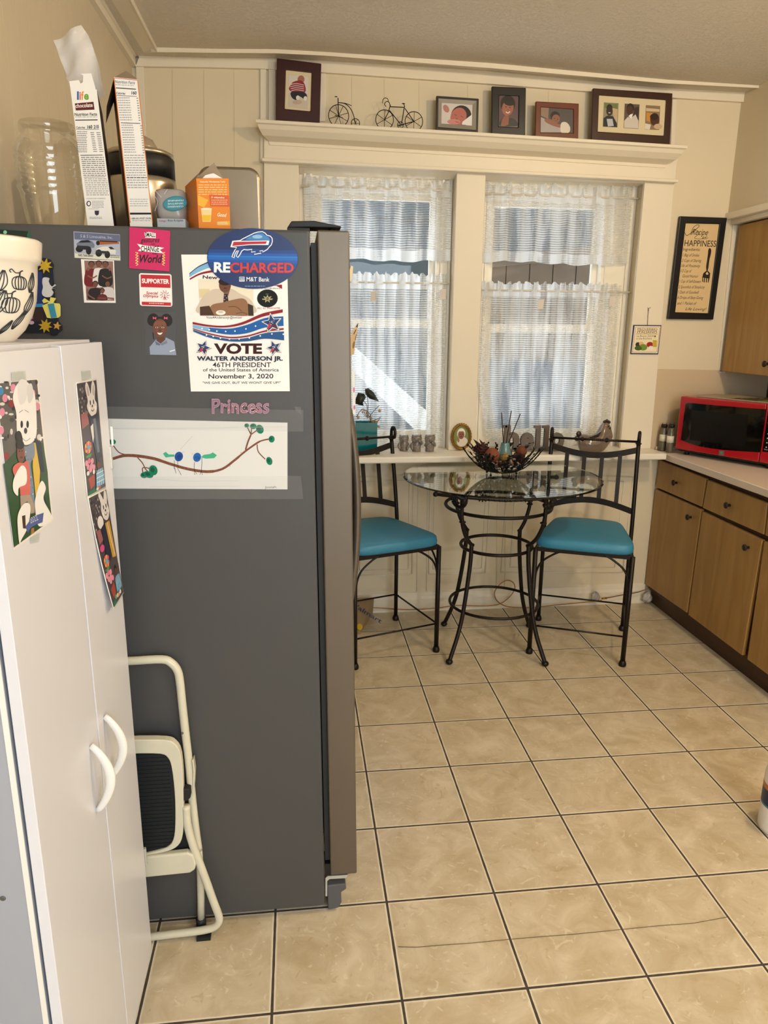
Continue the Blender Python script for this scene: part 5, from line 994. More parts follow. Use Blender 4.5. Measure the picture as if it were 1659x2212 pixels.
for k, (x0, y0, x1, y1) in enumerate(((950, 256, 1066, 452), (1113, 266, 1229, 463), (1278, 278, 1390, 473))):
    a.poly(Q7((x0 + 3, y0), (x1 + 3, y0 + 7), (x1 - 6, y1), (x0 - 6, y1 - 6)), ('#8f8a70', '#5f4f49', '#8a7358')[k])
    if k == 0:
        a.poly(Q7((960, 262), (1060, 268), (1060, 310), (958, 300)), '#6d7b4d'); a.poly(Q7((1020, 300), (1062, 310), (1055, 440), (1030, 400)), '#c2a988'); a.ell(*c7(997, 300), 6.5, 8, '#241a17'); a.ell(*c7(997, 325), 7, 10, '#35241d'); a.poly(Q7((950, 380), (980, 360), (1025, 365), (1055, 420), (1055, 450), (948, 445)), '#22242c'); a.poly(Q7((975, 385), (1020, 385), (1030, 440), (985, 445)), '#b9bcc4'); a.ell(*c7(997, 338), 2.4, 1, '#e4dcd6')
    if k == 1:
        a.ell(*c7(1160, 300), 8, 10, '#2a1b17'); a.ell(*c7(1155, 320), 7, 10, '#4a2f26'); a.poly(Q7((1190, 300), (1226, 290), (1224, 400), (1180, 390)), '#3b2a26'); a.poly(Q7((1112, 400), (1140, 370), (1165, 380), (1200, 350), (1222, 400), (1222, 460), (1110, 455)), '#cfc6be'); a.poly(Q7((1145, 365), (1160, 350), (1180, 345), (1168, 385)), '#eeeae4')
    if k == 2:
        a.poly(Q7((1282, 300), (1388, 310), (1386, 330), (1282, 325)), '#cbb894'); a.poly(Q7((1285, 335), (1330, 340), (1325, 410), (1285, 400)), '#c98a3a'); a.ell(*c7(1350, 390), 10, 14, '#4a2c20'); a.ell(*c7(1345, 370), 9, 7, '#2a1a15'); a.poly(Q7((1275, 420), (1320, 430), (1310, 468), (1272, 465)), '#ddd3c6'); a.ell(*c7(1375, 445), 9, 6, '#c7ac8c')
a.build('picture', ink, bk_)
iron = mat('black_iron', '#171310', .45, metal=.4)
def wheel(b, c, R, t, n=6, rot=0):
    b.torus(c, R, t, (0, 1, 0), 32, 6)
    for i in range(n): a_ = PI*i/n*2 + rot; b.tube([c, c + Vector((R*math.cos(a_), 0, R*math.sin(a_)))], t*.7, 5)
    b.ball(c, t*1.7, 8)
kpx = at(1, YSH, 801, 250).x - at(1, YSH, 800, 250).x
def lift_to_shelf(c, R): return Vector((c.x, YSH, shelf_z(c.x) + R + .0022))
# penny farthing
pf = thing('bicycle_ornament', stand(745, 268), 'black wire penny farthing ornament with one large wheel', 'ornament')
p6 = lambda x, y: at(1, YSH, *c6(x, y))
cb = lift_to_shelf(p6(611, 463), 21.5*kpx); b = MB(); wheel(b, cb, 21.5*kpx, .0019, 8, .3); b.build('wheel', iron, pf)
cs_ = lift_to_shelf(p6(727, 517), 9*kpx); b = MB(); wheel(b, cs_, 9*kpx, .0017, 6); b.build('wheel', iron, pf)
dz = cb - p6(611, 463); b = MB(); o = lambda x, y: p6(x, y) + dz
b.tube([o(607, 340), o(608, 400), cb], .0022, 6); b.tube(spline2([tuple(o(610, 372)), tuple(o(655, 380)), tuple(o(690, 410)), tuple(o(712, 455)), tuple(cs_)]), .002, 6); b.tube(spline2([tuple(o(612, 373)), tuple(o(660, 378)), tuple(o(700, 394))]), .0016, 6); b.tube([o(585, 460), o(640, 478)], .0018, 5); b.build('frame', iron, pf)
b = MB(); b.ball(o(593, 331), (.0075, .004, .002), 10); b.build('saddle', iron, pf)
# road bike
rb = thing('bicycle_ornament', stand(862, 274), 'black wire racing bicycle ornament with drop handlebars', 'ornament')
w1 = lift_to_shelf(p6(928, 493), 19.3*kpx); w2 = lift_to_shelf(p6(1130, 507), 19.3*kpx); dz = w1 - p6(928, 493); o = lambda x, y: p6(x, y) + dz
for c in (w1, w2): b = MB(); wheel(b, c, 19.3*kpx, .0019, 6, .5); b.build('wheel', iron, rb)
b = MB(); cr = o(1037, 530); b.torus(cr, 6.5*kpx, .0015, (0, 1, 0), 20, 5)
for i in range(6): b.tube([cr, cr + Vector((6.5*kpx*math.cos(i), 0, 6.5*kpx*math.sin(i)))], .001, 4)
b.tube([o(1015, 535), o(1060, 528)], .0018, 5); b.build('crank', iron, rb)
b = MB()
for l in ([o(965, 403), o(1066, 408)], [o(1066, 395), o(1045, 520)], [o(962, 430), o(1037, 522)], [o(1068, 415), w2], [o(968, 390), o(955, 440), w1], [cr, w2]): b.tube(l, .0021, 6)
b.build('frame', iron, rb)
b = MB(); b.tube(spline2([tuple(o(965, 395)), tuple(o(958, 372)), tuple(o(940, 368)), tuple(o(928, 385)), tuple(o(938, 403))]), .0018, 6); b.tube(spline2([tuple(o(952, 372)), tuple(o(950, 350)), tuple(o(930, 343)), tuple(o(917, 355)), tuple(o(914, 380))]), .0016, 6); b.build('handlebar', iron, rb)
b = MB(); b.ball(o(1058, 382), (.0085, .004, .0024), 10); b.tube([o(1060, 385), o(1066, 400)], .0018, 5); b.build('saddle', iron, rb)
c = stand(1463, 309); b = MB(); b.lathe([(0, 0), (.02, 0), (.024, .003), (.018, .006), (0, .007)], c, 20); o = b.build('dish', mat('tan_dish', '#a08a66', .5)); tag(o, 'tiny tan dish lying at the right end of the window shelf', 'dish')

# ================================================================== ON THE WALL BESIDE THE WINDOW
c8 = lambda x, y: (x*.2757 + 1340, y*.2757 + 440)
def Q8(*p): return [c8(*k) for k in p]
r, bk_, a = frame('framed_print', 'tall black framed Recipe for Happiness print on the wall beside the cupboard', Q8((468, 97), (838, 110), (730, 908), (373, 903)), Q8((515, 153), (778, 160), (690, 858), (432, 850)), '#0b0a09', cat='framed print', y=.266, stand_on=False)
a.poly(Q8((512, 150), (782, 157), (692, 862), (428, 854)), '#d8bd8d'); ik = '#2c2118'
up8 = (.13, -.99)
def t8(s, x0, y0, x1, y1, h, bold=0, sh=.3): a.text(s, c8(x0, y0), c8(x1, y1), h, ik, bold, sh, up=up8)
a.line(Q8((505, 225), (520, 250), (560, 225), (615, 180), (605, 165), (570, 190), (550, 245)), 1.1, ik); a.line(Q8((590, 205), (620, 230), (580, 270), (640, 275), (680, 255)), .9, ik)
t8('Recipe', 556, 243, 686, 247, 13, .002, .35); t8('for', 640, 278, 688, 280, 6, 0, .2); t8('HAPPINESS', 500, 332, 748, 338, 13.5, .004, 0); t8('Ingredients:', 492, 368, 624, 370, 6.6, .004, 0)
for s_, x0, y0, x1 in (('1 Bag of Smiles', 485, 412, 618), ('2 Cups of Sharing', 480, 455, 634), ('1lb of Positivity', 475, 496, 626), ("1/2 Cup of", 470, 536, 557), ('Good Humor', 486, 577, 611), ('1 Cup of Self-Esteem', 458, 618, 630), ('2 Spoonfuls of Simplicity', 455, 662, 660), ('1 Dash of Goodwill', 450, 703, 614), ('6 Drops of Easy-Going', 447, 745, 648), ('and 1 Packet of', 444, 790, 596), ('Life Loving!', 508, 835, 672)): t8(s_, x0, y0, x1, y0 + 3, 6.4, .002, .35)
a.poly(spline2(Q8((700, 348), (712, 362), (708, 400), (698, 440), (690, 500), (682, 528), (676, 528), (672, 495), (680, 440), (686, 395), (690, 360)), True), ik)
a.poly(Q8((680, 520), (704, 545), (700, 580), (690, 618), (684, 618), (688, 585), (680, 585), (676, 617), (669, 617), (672, 583), (664, 583), (660, 617), (653, 617), (656, 580), (648, 580), (648, 612), (641, 612), (642, 575), (650, 545)), ik); a.poly(Q8((668, 548), (680, 532), (692, 552), (678, 558)), '#d8bd8d'); a.build('printing', inkm, bk_)
pvt = thing('proverb_tile', at(1, .264, 1395, 765), 'small square Italian proverb tile with blue border hanging from a cord', 'tile')
yp = YCs - .0075
b = MB(); b.prism([at(1, yp, *p) for p in Q8((105, 950), (322, 952), (297, 1180), (80, 1178))], (0, .007, 0)); tb = b.build('tile', mat('tile_blue', '#22305a', .35), pvt)
a = Art(Y(yp), NF); a.poly(Q8((112, 958), (316, 960), (292, 1172), (87, 1170)), '#efe2c0')
for k in range(18): a.rect(*c8(118 + k*10.6, 966), *c8(122 + k*10.6, 971), '#22305a'); a.rect(*c8(94 + k*10.6, 1160), *c8(98 + k*10.6, 1165), '#22305a')
for k in range(17): a.rect(*c8(116 - k*1.4, 975 + k*11.2), *c8(121 - k*1.4, 980 + k*11.2), '#22305a'); a.rect(*c8(306 - k*1.4, 975 + k*11.2), *c8(311 - k*1.4, 980 + k*11.2), '#22305a')
a.text('PROVERBIO', c8(135, 990), c8(290, 991), 4, '#3d3a30', .01); a.line(Q8((135, 996), (288, 997)), .9, '#5a3d22', smooth=False); a.text('ITALIANO', c8(133, 1014), c8(288, 1015), 4, '#3d3a30', .01); a.line(Q8((125, 1020), (292, 1021)), .9, '#9a6a30', smooth=False)
a.text('La Buona Salute', c8(128, 1044), c8(262, 1042), 4.4, '#3b3a34', 0, .3); a.text('in Una Ricchezza', c8(124, 1064), c8(246, 1062), 4.4, '#3b3a34', 0, .3)
a.ell(*c8(138, 1105), 5.5, 5.5, '#3a2b1e'); a.ell(*c8(165, 1098), 5, 4.5, '#e0b787'); a.ell(*c8(178, 1125), 9, 7, '#6f8f2f'); a.ell(*c8(140, 1132), 8, 5, '#3f5f22'); a.ell(*c8(232, 1105), 7.5, 6, '#a2261e'); a.ell(*c8(240, 1130), 5.5, 4.5, '#efe9da'); a.poly(Q8((262, 1045), (278, 1045), (286, 1075), (284, 1125), (255, 1125), (252, 1075)), '#e3e0b0'); a.poly(Q8((253, 1070), (286, 1070), (284, 1122), (256, 1122)), '#c9a92c'); a.poly(Q8((264, 1032), (278, 1032), (277, 1046), (265, 1046)), '#8a5a30'); a.build('printing', ink, tb)
b = MB(); b.tube([at(1, yp + .003, *c8(213, 950)), at(1, yp + .001, *c8(216, 890)), at(1, yp + .003, *c8(222, 830))], .0012, 6); b.build('cord', mat('cord', '#6d5238', .8), pvt)
b = MB(); b.tube([at(1, yp + .004, *c8(218, 838)), at(1, yp - .004, *c8(222, 822)), at(1, yp - .002, *c8(238, 812))], .001, 6); b.tube([at(1, yp + .004, *c8(222, 828)), at(1, yp - .004, *c8(216, 815))], .001, 6); b.build('hook', iron, pvt)

# ================================================================== CURTAINS
def curtain_mat(nm, lo, hi, colr='#f0f0ee'):
    m = bpy.data.materials.new(nm); m.use_nodes = True; nt = m.node_tree; N = nt.nodes.new; L = nt.links.new; out = nt.nodes['Material Output']; nt.nodes.remove(nt.nodes['Principled BSDF'])
    tc = N('ShaderNodeTexCoord'); ns = N('ShaderNodeTexNoise'); ns.inputs['Scale'].default_value = 14; L(tc.outputs['Object'], ns.inputs['Vector'])
    sp = N('ShaderNodeSeparateXYZ'); L(tc.outputs['Object'], sp.inputs[0])
    def M(op, a, b_=None):
        n = N('ShaderNodeMath'); n.operation = op
        for i, x in enumerate((a, b_)):
            if x is None: continue
            if isinstance(x, (int, float)): n.inputs[i].default_value = x
            else: L(x, n.inputs[i])
        return n.outputs[0]
    z = M('ADD', sp.outputs[2], M('MULTIPLY', M('SUBTRACT', ns.outputs['Fac'], .5), .0045))
    f = M('FRACT', M('DIVIDE', z, .0115)); tri = M('ABSOLUTE', M('SUBTRACT', f, .5))
    r = N('ShaderNodeMapRange'); r.inputs['From Min'].default_value = .10; r.inputs['From Max'].default_value = .24; r.inputs['To Min'].default_value = hi; r.inputs['To Max'].default_value = lo; L(tri, r.inputs[0])
    n2 = N('ShaderNodeTexNoise'); n2.inputs['Scale'].default_value = 90; L(tc.outputs['Object'], n2.inputs['Vector'])
    mp = N('ShaderNodeMapping'); mp.inputs['Scale'].default_value = (1, 0, .12); L(tc.outputs['Object'], mp.inputs[0])
    n3 = N('ShaderNodeTexNoise'); n3.inputs['Scale'].default_value = 17; n3.inputs['Detail'].default_value = 3; L(mp.outputs[0], n3.inputs['Vector'])
    gth = N('ShaderNodeMapRange'); gth.inputs['From Min'].default_value = .38; gth.inputs['From Max'].default_value = .66; gth.inputs['To Min'].default_value = .5; gth.inputs['To Max'].default_value = 2.3; L(n3.outputs['Fac'], gth.inputs[0])      # bunched cloth lies double
    lw = N('ShaderNodeLayerWeight'); lw.inputs[0].default_value = .4
    fac0 = M('MULTIPLY', M('MULTIPLY', r.outputs[0], gth.outputs[0]), M('ADD', M('MULTIPLY', n2.outputs['Fac'], .4), .8))
    fm = N('ShaderNodeMath'); fm.operation = 'ADD'; fm.use_clamp = True; L(fac0, fm.inputs[0]); L(M('MULTIPLY', lw.outputs['Facing'], .45), fm.inputs[1]); fac = fm.outputs[0]
    d = N('ShaderNodeBsdfDiffuse'); d.inputs[0].default_value = (*hx(colr), 1); t = N('ShaderNodeBsdfTranslucent'); t.inputs[0].default_value = (*hx('#eef1f2'), 1)
    mx = N('ShaderNodeMixShader'); mx.inputs[0].default_value = .62; L(d.outputs[0], mx.inputs[1]); L(t.outputs[0], mx.inputs[2])
    tr = N('ShaderNodeBsdfTransparent'); m2 = N('ShaderNodeMixShader'); L(fac, m2.inputs[0]); L(tr.outputs[0], m2.inputs[1]); L(mx.outputs[0], m2.inputs[2]); L(m2.outputs[0], out.inputs[0]); return m
sheer = curtain_mat('sheer_curtain', .24, .80); dense = curtain_mat('sheer_curtain_doubled', .72, .98)
def curtain(name, lab, x0, x1, z_rod, z_bot, ruffle, hem, seed, amp=.015, folds=11, sweep=None, tags=(), sag=0):
    rr = random.Random(seed); ph = [rr.uniform(0, 6.28) for _ in range(8)]; root = thing(name, ((x0+x1)/2, .338, z_bot), lab, 'curtain', None)
    def fold(s, t):                        # t: 0 rod .. 1 hem
        k = folds*2*PI*s; g_ = 1 - .45*t
        return amp*(math.sin(k + ph[0] + 1.3*math.sin(2.1*s*PI + ph[1])*t)*g_ + .5*math.sin(k*.47 + ph[2] + .8*t) + .22*(1-t)**3*math.sin(k*2.3 + ph[3]))
    def P_(s, zn):
        z = zn; t = max(0, (z_rod - z)/(z_rod - z_bot)); x = x0 + (x1-x0)*s
        x += .006*math.sin(folds*2*PI*s + ph[4])*(1 - t*.5)
        if sweep: x += sweep(s, t)
        up = max(0, z - z_rod)/max(1e-6, ruffle); y = .338 + fold(s, t)*(.55 + .45*min(1, t*6)) + up*.012*math.sin(folds*5.3*PI*s + ph[5])
        z += sag*math.sin(PI*s*2.3 + ph[6])*t + (ruffle*(.16*math.sin(folds*2.6*PI*s + ph[7]) + .08*math.sin(folds*6.1*PI*s + ph[2]))*up if up else 0) + (-.004*math.sin(folds*2*PI*s*.5 + ph[6])*t)
        return Vector((x, y, z))
    n = int(abs(x1-x0)*260)
    def part(nm, za, zb, m, rows): b = MB(); b.grid(lambda s, v: P_(s, za + (zb-za)*v), n, rows); return b.build(nm, m, root, fix=False)
    part('header_ruffle', z_rod + ruffle, z_rod - .030, dense, 8); part('panel', z_rod - .030, z_bot + hem, sheer, 34); part('hem', z_bot + hem, z_bot, dense, 4)
    for (s, zz) in tags:
        p = P_(s, zz); b = MB(); b.prism([p + Vector((-.018, -.016, .02)), p + Vector((.016, -.016, .024)), p + Vector((.012, -.016, -.028)), p + Vector((-.02, -.016, -.030))], (0, .0006, 0)); b.build('care_tag', mat('care_tag', '#d8cfc4', .6), root)
    return root
curtain('cafe_curtain', 'white sheer valance across the top of the left window', -.165, .585, 2.245, 1.905, .045, .055, 3, folds=9, sag=.005)
curtain('cafe_curtain', 'white sheer lower curtain on the left window behind the owls', -.17, .572, 1.795, .935, .045, .03, 5, folds=12, tags=((.48, 1.73), (.965, 1.745)))
curtain('cafe_curtain', 'white sheer valance across the top of the right window', .755, 1.545, 2.235, 1.905, .05, .05, 8, folds=10, sag=.006)
curtain('cafe_curtain', 'white sheer lower curtain on the right window behind the hello sign', .752, 1.525, 1.765, .935, .04, .03, 13, folds=12, tags=((.42, 1.70), (.93, 1.72)), sweep=lambda s, t: .10*(1-s)**2*max(0, t-.55)**1.4*2.2)
for x0, x1, z, lab in ((-.18, .585, 2.245, 'thin white curtain rod at the top of the left window'), (-.18, .585, 1.795, 'thin white curtain rod halfway up the left window'), (.738, 1.58, 2.235, 'thin white curtain rod at the top of the right window'), (.738, 1.58, 1.765, 'thin white curtain rod halfway up the right window')):
    b = MB(); b.tube([(x0, .338, z), (x1, .338, z)], .0045, 8); o = b.build('curtain_rod', mat('rod_white', '#ded6c6', .4)); tag(o, lab, 'curtain rod')

# ================================================================== ON THE WINDOW SILL
def sill(u, v): return at(2, ZS, u, v)
glaze = mat('gray_glaze', '#7d736a', .3, coat=.3, var=.25, vs=60)
SILLP = {}
def make_owl(name, lab, wing):
    r = thing(name, (0, 0, 0), lab, 'figurine', 'grey owl figurines'); b = MB(); n = 24; vs = []
    prof = [(.021, 0), (.0225, .004), (.0215, .012), (.0225, .026), (.0245, .038), (.0235, .046), (.0225, .05), (.0255, .060), (.0265, .070), (.0255, .079), (.021, .085), (.0, .087)]
    b.lathe(prof, n=28, M=Matrix.Diagonal((1, .82, 1, 1)))
    for s in (-1, 1): b.tube([(s*.014, 0, .076), (s*.0185, -.002, .0835), (s*.022, -.003, .0885)], [.011, .007, .0025], 10)
    o = b.build('body', glaze, r)
    for s in (-1, 1):
        b = MB(); e = Vector((s*.0115, -.0185, .066)); b.torus(e, .0100, .0019, (s*.25, -1, .05), 20, 6); b.torus(e, .0045, .0012, (s*.25, -1, .05), 16, 6); b.ball(e + Vector((0, -.001, 0)), .0028, 10); b.build('eye', mat('gray_glaze_light', '#8f857b', .25, coat=.4), r)
    b = MB(); b.tube([(0, -.0215, .062), (0, -.0255, .056), (0, -.0225, .049)], [.0042, .0036, .0008], 8); b.build('beak', glaze, r)
    for s in (-1, 1):
        pts = [(s*.021, -.004, .045), (s*.0245, -.010, .030), (s*.019, -.016, .012)]
        if wing == 'eyes' and s == 1: pts = [(s*.0245, -.008, .040), (s*.020, -.022, .055), (s*.008, -.0265, .062)]
        if wing == 'beak': pts = [(s*.0245, -.008, .030), (s*.017, -.020, .046), (s*.004, -.0265, .052)]
        b = MB(); b.tube(spline2(pts), [.006 + .003*math.sin(PI*i/12) for i in range(len(spline2(pts)))], 10); b.build('wing', glaze, r)
    b = MB()
    for zz, k in ((.036, 3), (.026, 4), (.016, 3)):
        for i in range(k): x = (i-(k-1)/2)*.008; b.ball((x, -.0185 + abs(x)*.25, zz), (.0035, .002, .004), 8)
    b.build('breast_feathers', mat('gray_glaze_light', '#8f857b', .25, coat=.4), r); return r
for (u, v, s, wing, lab) in ((872, 974, .95, 'ears', 'grey ceramic owl half hidden behind the chair finial, leftmost of three'), (899.5, 975, 1.0, 'eyes', 'grey ceramic owl with a wing over its face, in the middle of three'), (928, 975, 1.0, 'beak', 'grey ceramic owl nearest the oval baby frame, with its wings to its beak')):
    o = make_owl('owl_figurine', lab, wing); p = sill(u, v); k = 37/FPX*(p - CAMP).length/.094*s; o.location = p; o.scale = (k*1.08, k*1.08, k*1.04); o.rotation_euler = (0, 0, -.15 + (u-900)*.004)
# oval gold frame
of = thing('picture_frame', sill(996, 973), 'small oval gilt frame with a baby photo on the sill between the windows', 'picture frame')
yo_ = sill(996, 973).y; cO = at(1, yo_, 996.5, 945.5); rx_, rz_ = 22*(cO - CAMP).length/FPX, 27.5*(cO - CAMP).length/FPX*1.03; cO.z = ZS + rz_ + .0035
gilt = mat('gilt', '#9a7430', .35, metal=.6, var=.3, vs=40)
b = MB(); b.torus(cO, 1, .0052, (0, -1, 0), 48, 8, stretch=(rx_*.93, rz_*.93)); b.torus(cO + Vector((0, -.003, 0)), 1, .003, (0, -1, 0), 48, 6, stretch=(rx_*.80, rz_*.83))
for i in range(28): q = 2*PI*i/28; b.ball(cO + Vector((rx_*1.0*math.cos(q), 0, rz_*1.0*math.sin(q))), .0036, 8)
b.build('frame', gilt, of)
b = MB(); b.prism([cO + Vector((rx_*.9*math.cos(2*PI*i/40), .002, rz_*.9*math.sin(2*PI*i/40))) for i in range(40)], (0, .004, 0)); bk_ = b.build('backing', gilt, of)
a = Art(lambda x, y: cO + Vector((x*rx_*.78, .0018, -y*rz_*.80)), NF); a.ell(0, 0, 1, 1, '#7c8a4a', n=36); a.ell(.15, .5, .7, .48, '#e6e0d6'); a.ell(-.02, -.3, .52, .5, '#e9e1d4'); a.ell(-.02, -.18, .40, .42, '#8f5a4a'); a.ell(-.15, -.22, .06, .05, '#1c100d', n=10); a.ell(.12, -.22, .06, .05, '#1c100d', n=10); a.ell(-.02, 0, .12, .05, '#6d2f2c', n=10); a.ell(-.02, -.1, .06, .04, '#7c4a3c', n=8); a.poly([(-.55, -.4), (-.3, -.72), (.25, -.72), (.5, -.4), (.3, -.5), (-.3, -.5)], '#efe9de'); a.ell(-.35, .35, .14, .2, '#a2705f'); a.build('picture', ink, bk_)
b = MB(); b.box((cO.x - .008, yo_, ZS), (cO.x + .008, yo_ + .03, ZS + .02)); b.build('easel', gilt, of)
# hello sign
hs = thing('hello_sign', sill(1150, 975), 'dark grey cut-out letters spelling hello standing on the window sill', 'sign'); yh = sill(1150, 975).y
hm = mat('sign_gray', '#6a6056', .55, var=.25, vs=50, bump=.2, bs=80); hmm = mat('sign_edge', '#6e655b', .6)
for ch, x0, x1, vt in (('h', 1089, 1121, 919), ('e', 1124, 1153, 935), ('l', 1152, 1171, 919), ('l', 1170, 1189, 919), ('o', 1188, 1218, 935)):
    vs, fs = text_mesh(ch, .045, 0); xa = min(p[0] for p in vs); xb = max(p[0] for p in vs); ya = min(p[1] for p in vs); yb = max(p[1] for p in vs)
    def M_(p): 
        t = at(1, yh, x0 + (p[0]-xa)/(xb-xa)*(x1-x0), 972); zt = at(1, yh, x0, vt).z; return Vector((t.x, yh, ZS + .010 + (p[1]-ya)/(yb-ya)*(zt - ZS - .010)))
    if ch == 'l':
        xl, xm_, xr = at(1, yh, x0, 972).x, None, at(1, yh, x1, 972).x; w_ = xr - xl; zt = at(1, yh, x0, vt).z; z0 = ZS + .010
        pts = [(xl + .08*w_, z0), (xl + .95*w_, z0), (xl + .95*w_, z0 + .012), (xl + .76*w_, z0 + .014), (xl + .76*w_, zt), (xl + .0*w_, zt - .002), (xl + .0*w_, zt - .016), (xl + .24*w_, zt - .02), (xl + .24*w_, z0 + .014), (xl + .08*w_, z0 + .012)]
        b = MB(); b.prism([(x, yh, z) for x, z in pts], (0, .022, 0)); b.build('letter', hm, hs, bevel=.0015)
    else:
        b = MB(); b.add([M_(p) for p in vs], fs); 
        bm_ = [M_(p) for p in vs]; b2 = MB(); b2.add(bm_, fs); o = b2.build('letter', hm, hs, fix=False); bm = bmesh.new(); bm.from_mesh(o.data); bmesh.ops.remove_doubles(bm, verts=bm.verts[:], dist=1e-6); g_ = bmesh.ops.extrude_face_region(bm, geom=bm.faces[:]); bmesh.ops.translate(bm, vec=(0, .022, 0), verts=[v for v in g_['geom'] if isinstance(v, bmesh.types.BMVert)]); bmesh.ops.recalc_face_normals(bm, faces=bm.faces[:]); bm.to_mesh(o.data); bm.free()
        if ch == 'h':
            b = MB(); xl, xr = at(1, yh, x0, 972).x, at(1, yh, x1, 972).x; w_ = xr - xl; zt = at(1, yh, x0, vt).z
            b.box((xl - .008, yh, zt - .013), (xl + .012, yh + .022, zt)); b.box((xl - .006, yh, ZS + .010), (xl + .42*w_, yh + .022, ZS + .022)); b.box((xl + .58*w_, yh, ZS + .010), (xr + .006, yh + .022, ZS + .022)); b.build('serif', hm, o, bevel=.001)
b = MB(); b.box((at(1, yh, 1086, 972).x, yh - .008, ZS), (at(1, yh, 1220, 972).x, yh + .03, ZS + .0105)); b.build('plinth', hm, hs, bevel=.001)
# hen
yv = sill(1285, 976).y + .01; hn = thing('ceramic_hen', Vector((at(1, yv, 1285, 976).x, yv, ZS)), 'brown-grey glazed ceramic hen on the right end of the window sill', 'figurine')
hg = mat('hen_glaze', '#7b6a5a', .15, coat=.7, var=.1, vs=20); hd = mat('hen_dark', '#2c221c', .2, coat=.5)
def loft_x(b, secs, kd, n=28):
    rows = []
    for u, vt, vb in secs:
        t = at(1, yv, u, vt); bo = at(1, yv, u, vb); cz = max((t.z + bo.z)/2, ZS); hz = (t.z - bo.z)/2; rows.append([Vector((t.x, yv + kd(u)*math.cos(2*PI*i/n), max(ZS + .0005, cz + hz*math.sin(2*PI*i/n)))) for i in range(n)])
    b.add([p for r in rows for p in r], [(i*n+k, i*n+(k+1) % n, (i+1)*n+(k+1) % n, (i+1)*n+k) for i in range(len(rows)-1) for k in range(n)] + [list(range(n))[::-1], [(len(rows)-1)*n+k for k in range(n)]], 0, True)
b = MB(); loft_x(b, [(1250, 944, 958), (1252, 941, 967), (1255, 939, 973), (1259, 938, 977), (1264, 938, 978), (1272, 939, 977), (1281, 939, 978), (1288, 936, 978), (1294, 928, 978), (1299, 918, 978), (1303, 913, 977), (1308, 911, 974), (1313, 912, 968), (1317, 918, 961), (1320, 930, 953)], lambda u: .050*min(1, max(.45, ((u-1248)/22)**.5)) if u < 1296 else .050*max(.5, 1 - (u-1296)/50)); b.build('body', hg, hn)
b = MB()
for u, v, s in ((1246, 947, .015), (1250, 937, .015), (1255, 943, .013)): b.ball(at(1, yv, u, v), (s, s*.7, s), 12)
b.build('tail', hd, hn)
b = MB()
for u, v in ((1306, 911), (1311, 909), (1315.5, 912)): b.ball(at(1, yv - .004, u, v), .0095, 10)
b.build('comb', hd, hn); b = MB(); b.tube([at(1, yv - .02, 1312, 921), at(1, yv - .022, 1317, 925), at(1, yv - .02, 1316, 931)], [.008, .008, .003], 10); b.build('beak', hd, hn)
b = MB(); b.ball(at(1, yv - .036, 1309, 919), .0025, 8); b.build('eye', mat('hen_eye', '#e9e3d8', .2), hn)
b = MB(); q = [at(1, yv - .03, *p) for p in ((1270, 944), (1288, 938), (1300, 930), (1292, 946), (1280, 949))]; b.prism(q, (0, -.004, 0)); b.build('wing_rim', hd, hn, bevel=.002)
# vase with dried stems
yz = sill(795, 974).y - .05; vp = at(1, yz, 795, 976); vz = thing('square_vase', Vector((vp.x, yz, ZS)), 'square teal glass vase with dark leaves and golden berries on the sill by the refrigerator', 'vase')
teal = mat('teal_glass', '#0c6a70', .12, coat=.6, spec=.6); xa, xb = at(1, yz, 768, 950).x, at(1, yz, 815, 950).x; zt = at(1, yz, 795, 913).z
b = MB(); b.ring([(xa, yz, ZS), (xb, yz, ZS), (xb, yz + .075, ZS), (xa, yz + .075, ZS)], [(xa + .004, yz + .004, ZS), (xb - .004, yz + .004, ZS), (xb - .004, yz + .071, ZS), (xa + .004, yz + .071, ZS)], (0, 0, zt - ZS)); b.box((xa, yz, ZS), (xb, yz + .075, ZS + .012)); b.build('vase_body', teal, vz, bevel=.002)
b = MB(); b.box((xa + .005, yz + .005, ZS + .012), (xb - .005, yz + .07, zt - .03)); b.build('filling', mat('teal_dark', '#0a4a4c', .6), vz)
cv = lambda x, y: at(1, yz + .03, x*.2849 + 640, y*.2849 + 360)
b = MB()
for l in (((540, 1900), (545, 1800), (525, 1680)), ((530, 1900), (535, 1810), (480, 1750)), ((550, 1900), (590, 1850), (630, 1810)), ((555, 1960), (560, 1880), (500, 1840), (455, 1900)), ((545, 1940), (600, 1920), (640, 1900))): b.tube(spline2([tuple(cv(*p)) for p in l]), .0016, 6)
b.build('stem', mat('dry_stem', '#3a3020', .8), vz)
lm = mat('dark_leaf', '#1f2418', .5)
for pts in (((520, 1690), (545, 1680), (585, 1710), (610, 1750), (628, 1780), (600, 1775), (550, 1755), (525, 1725)), ((450, 1760), (470, 1715), (515, 1722), (530, 1750), (505, 1790), (512, 1815), (470, 1805), (450, 1800))):
    b = MB(); q = [cv(*p) for p in pts]; c_ = sum(q, Vector())/len(q); b.add([p + Vector((0, .012*(i % 2), 0)) for i, p in enumerate(q)] + [c_ + Vector((0, -.012, 0))], [(i, (i+1) % len(q), len(q)) for i in range(len(q))], 0, True); b.build('leaf', lm, vz, solid=.001)
b = MB(); rr = random.Random(3)
for i in range(60): t = i/60; x = 505 + 110*t + rr.uniform(-14, 14); y = 1845 + 130*t + rr.uniform(-14, 14); b.ball(cv(x, y) + Vector((0, rr.uniform(-.012, .012), 0)), .0032, 6)
b.build('berry_cluster', mat('golden_berry', '#9a7528', .6), vz)
b = MB(); b.ball(cv(632, 1850), (.008, .008, .010), 10); b.ball(cv(470, 1900), (.007, .007, .011), 10); b.ball(cv(628, 1975), (.007, .006, .006), 8); b.build('seed_pod', mat('seed_pod', '#b39c78', .8), vz)
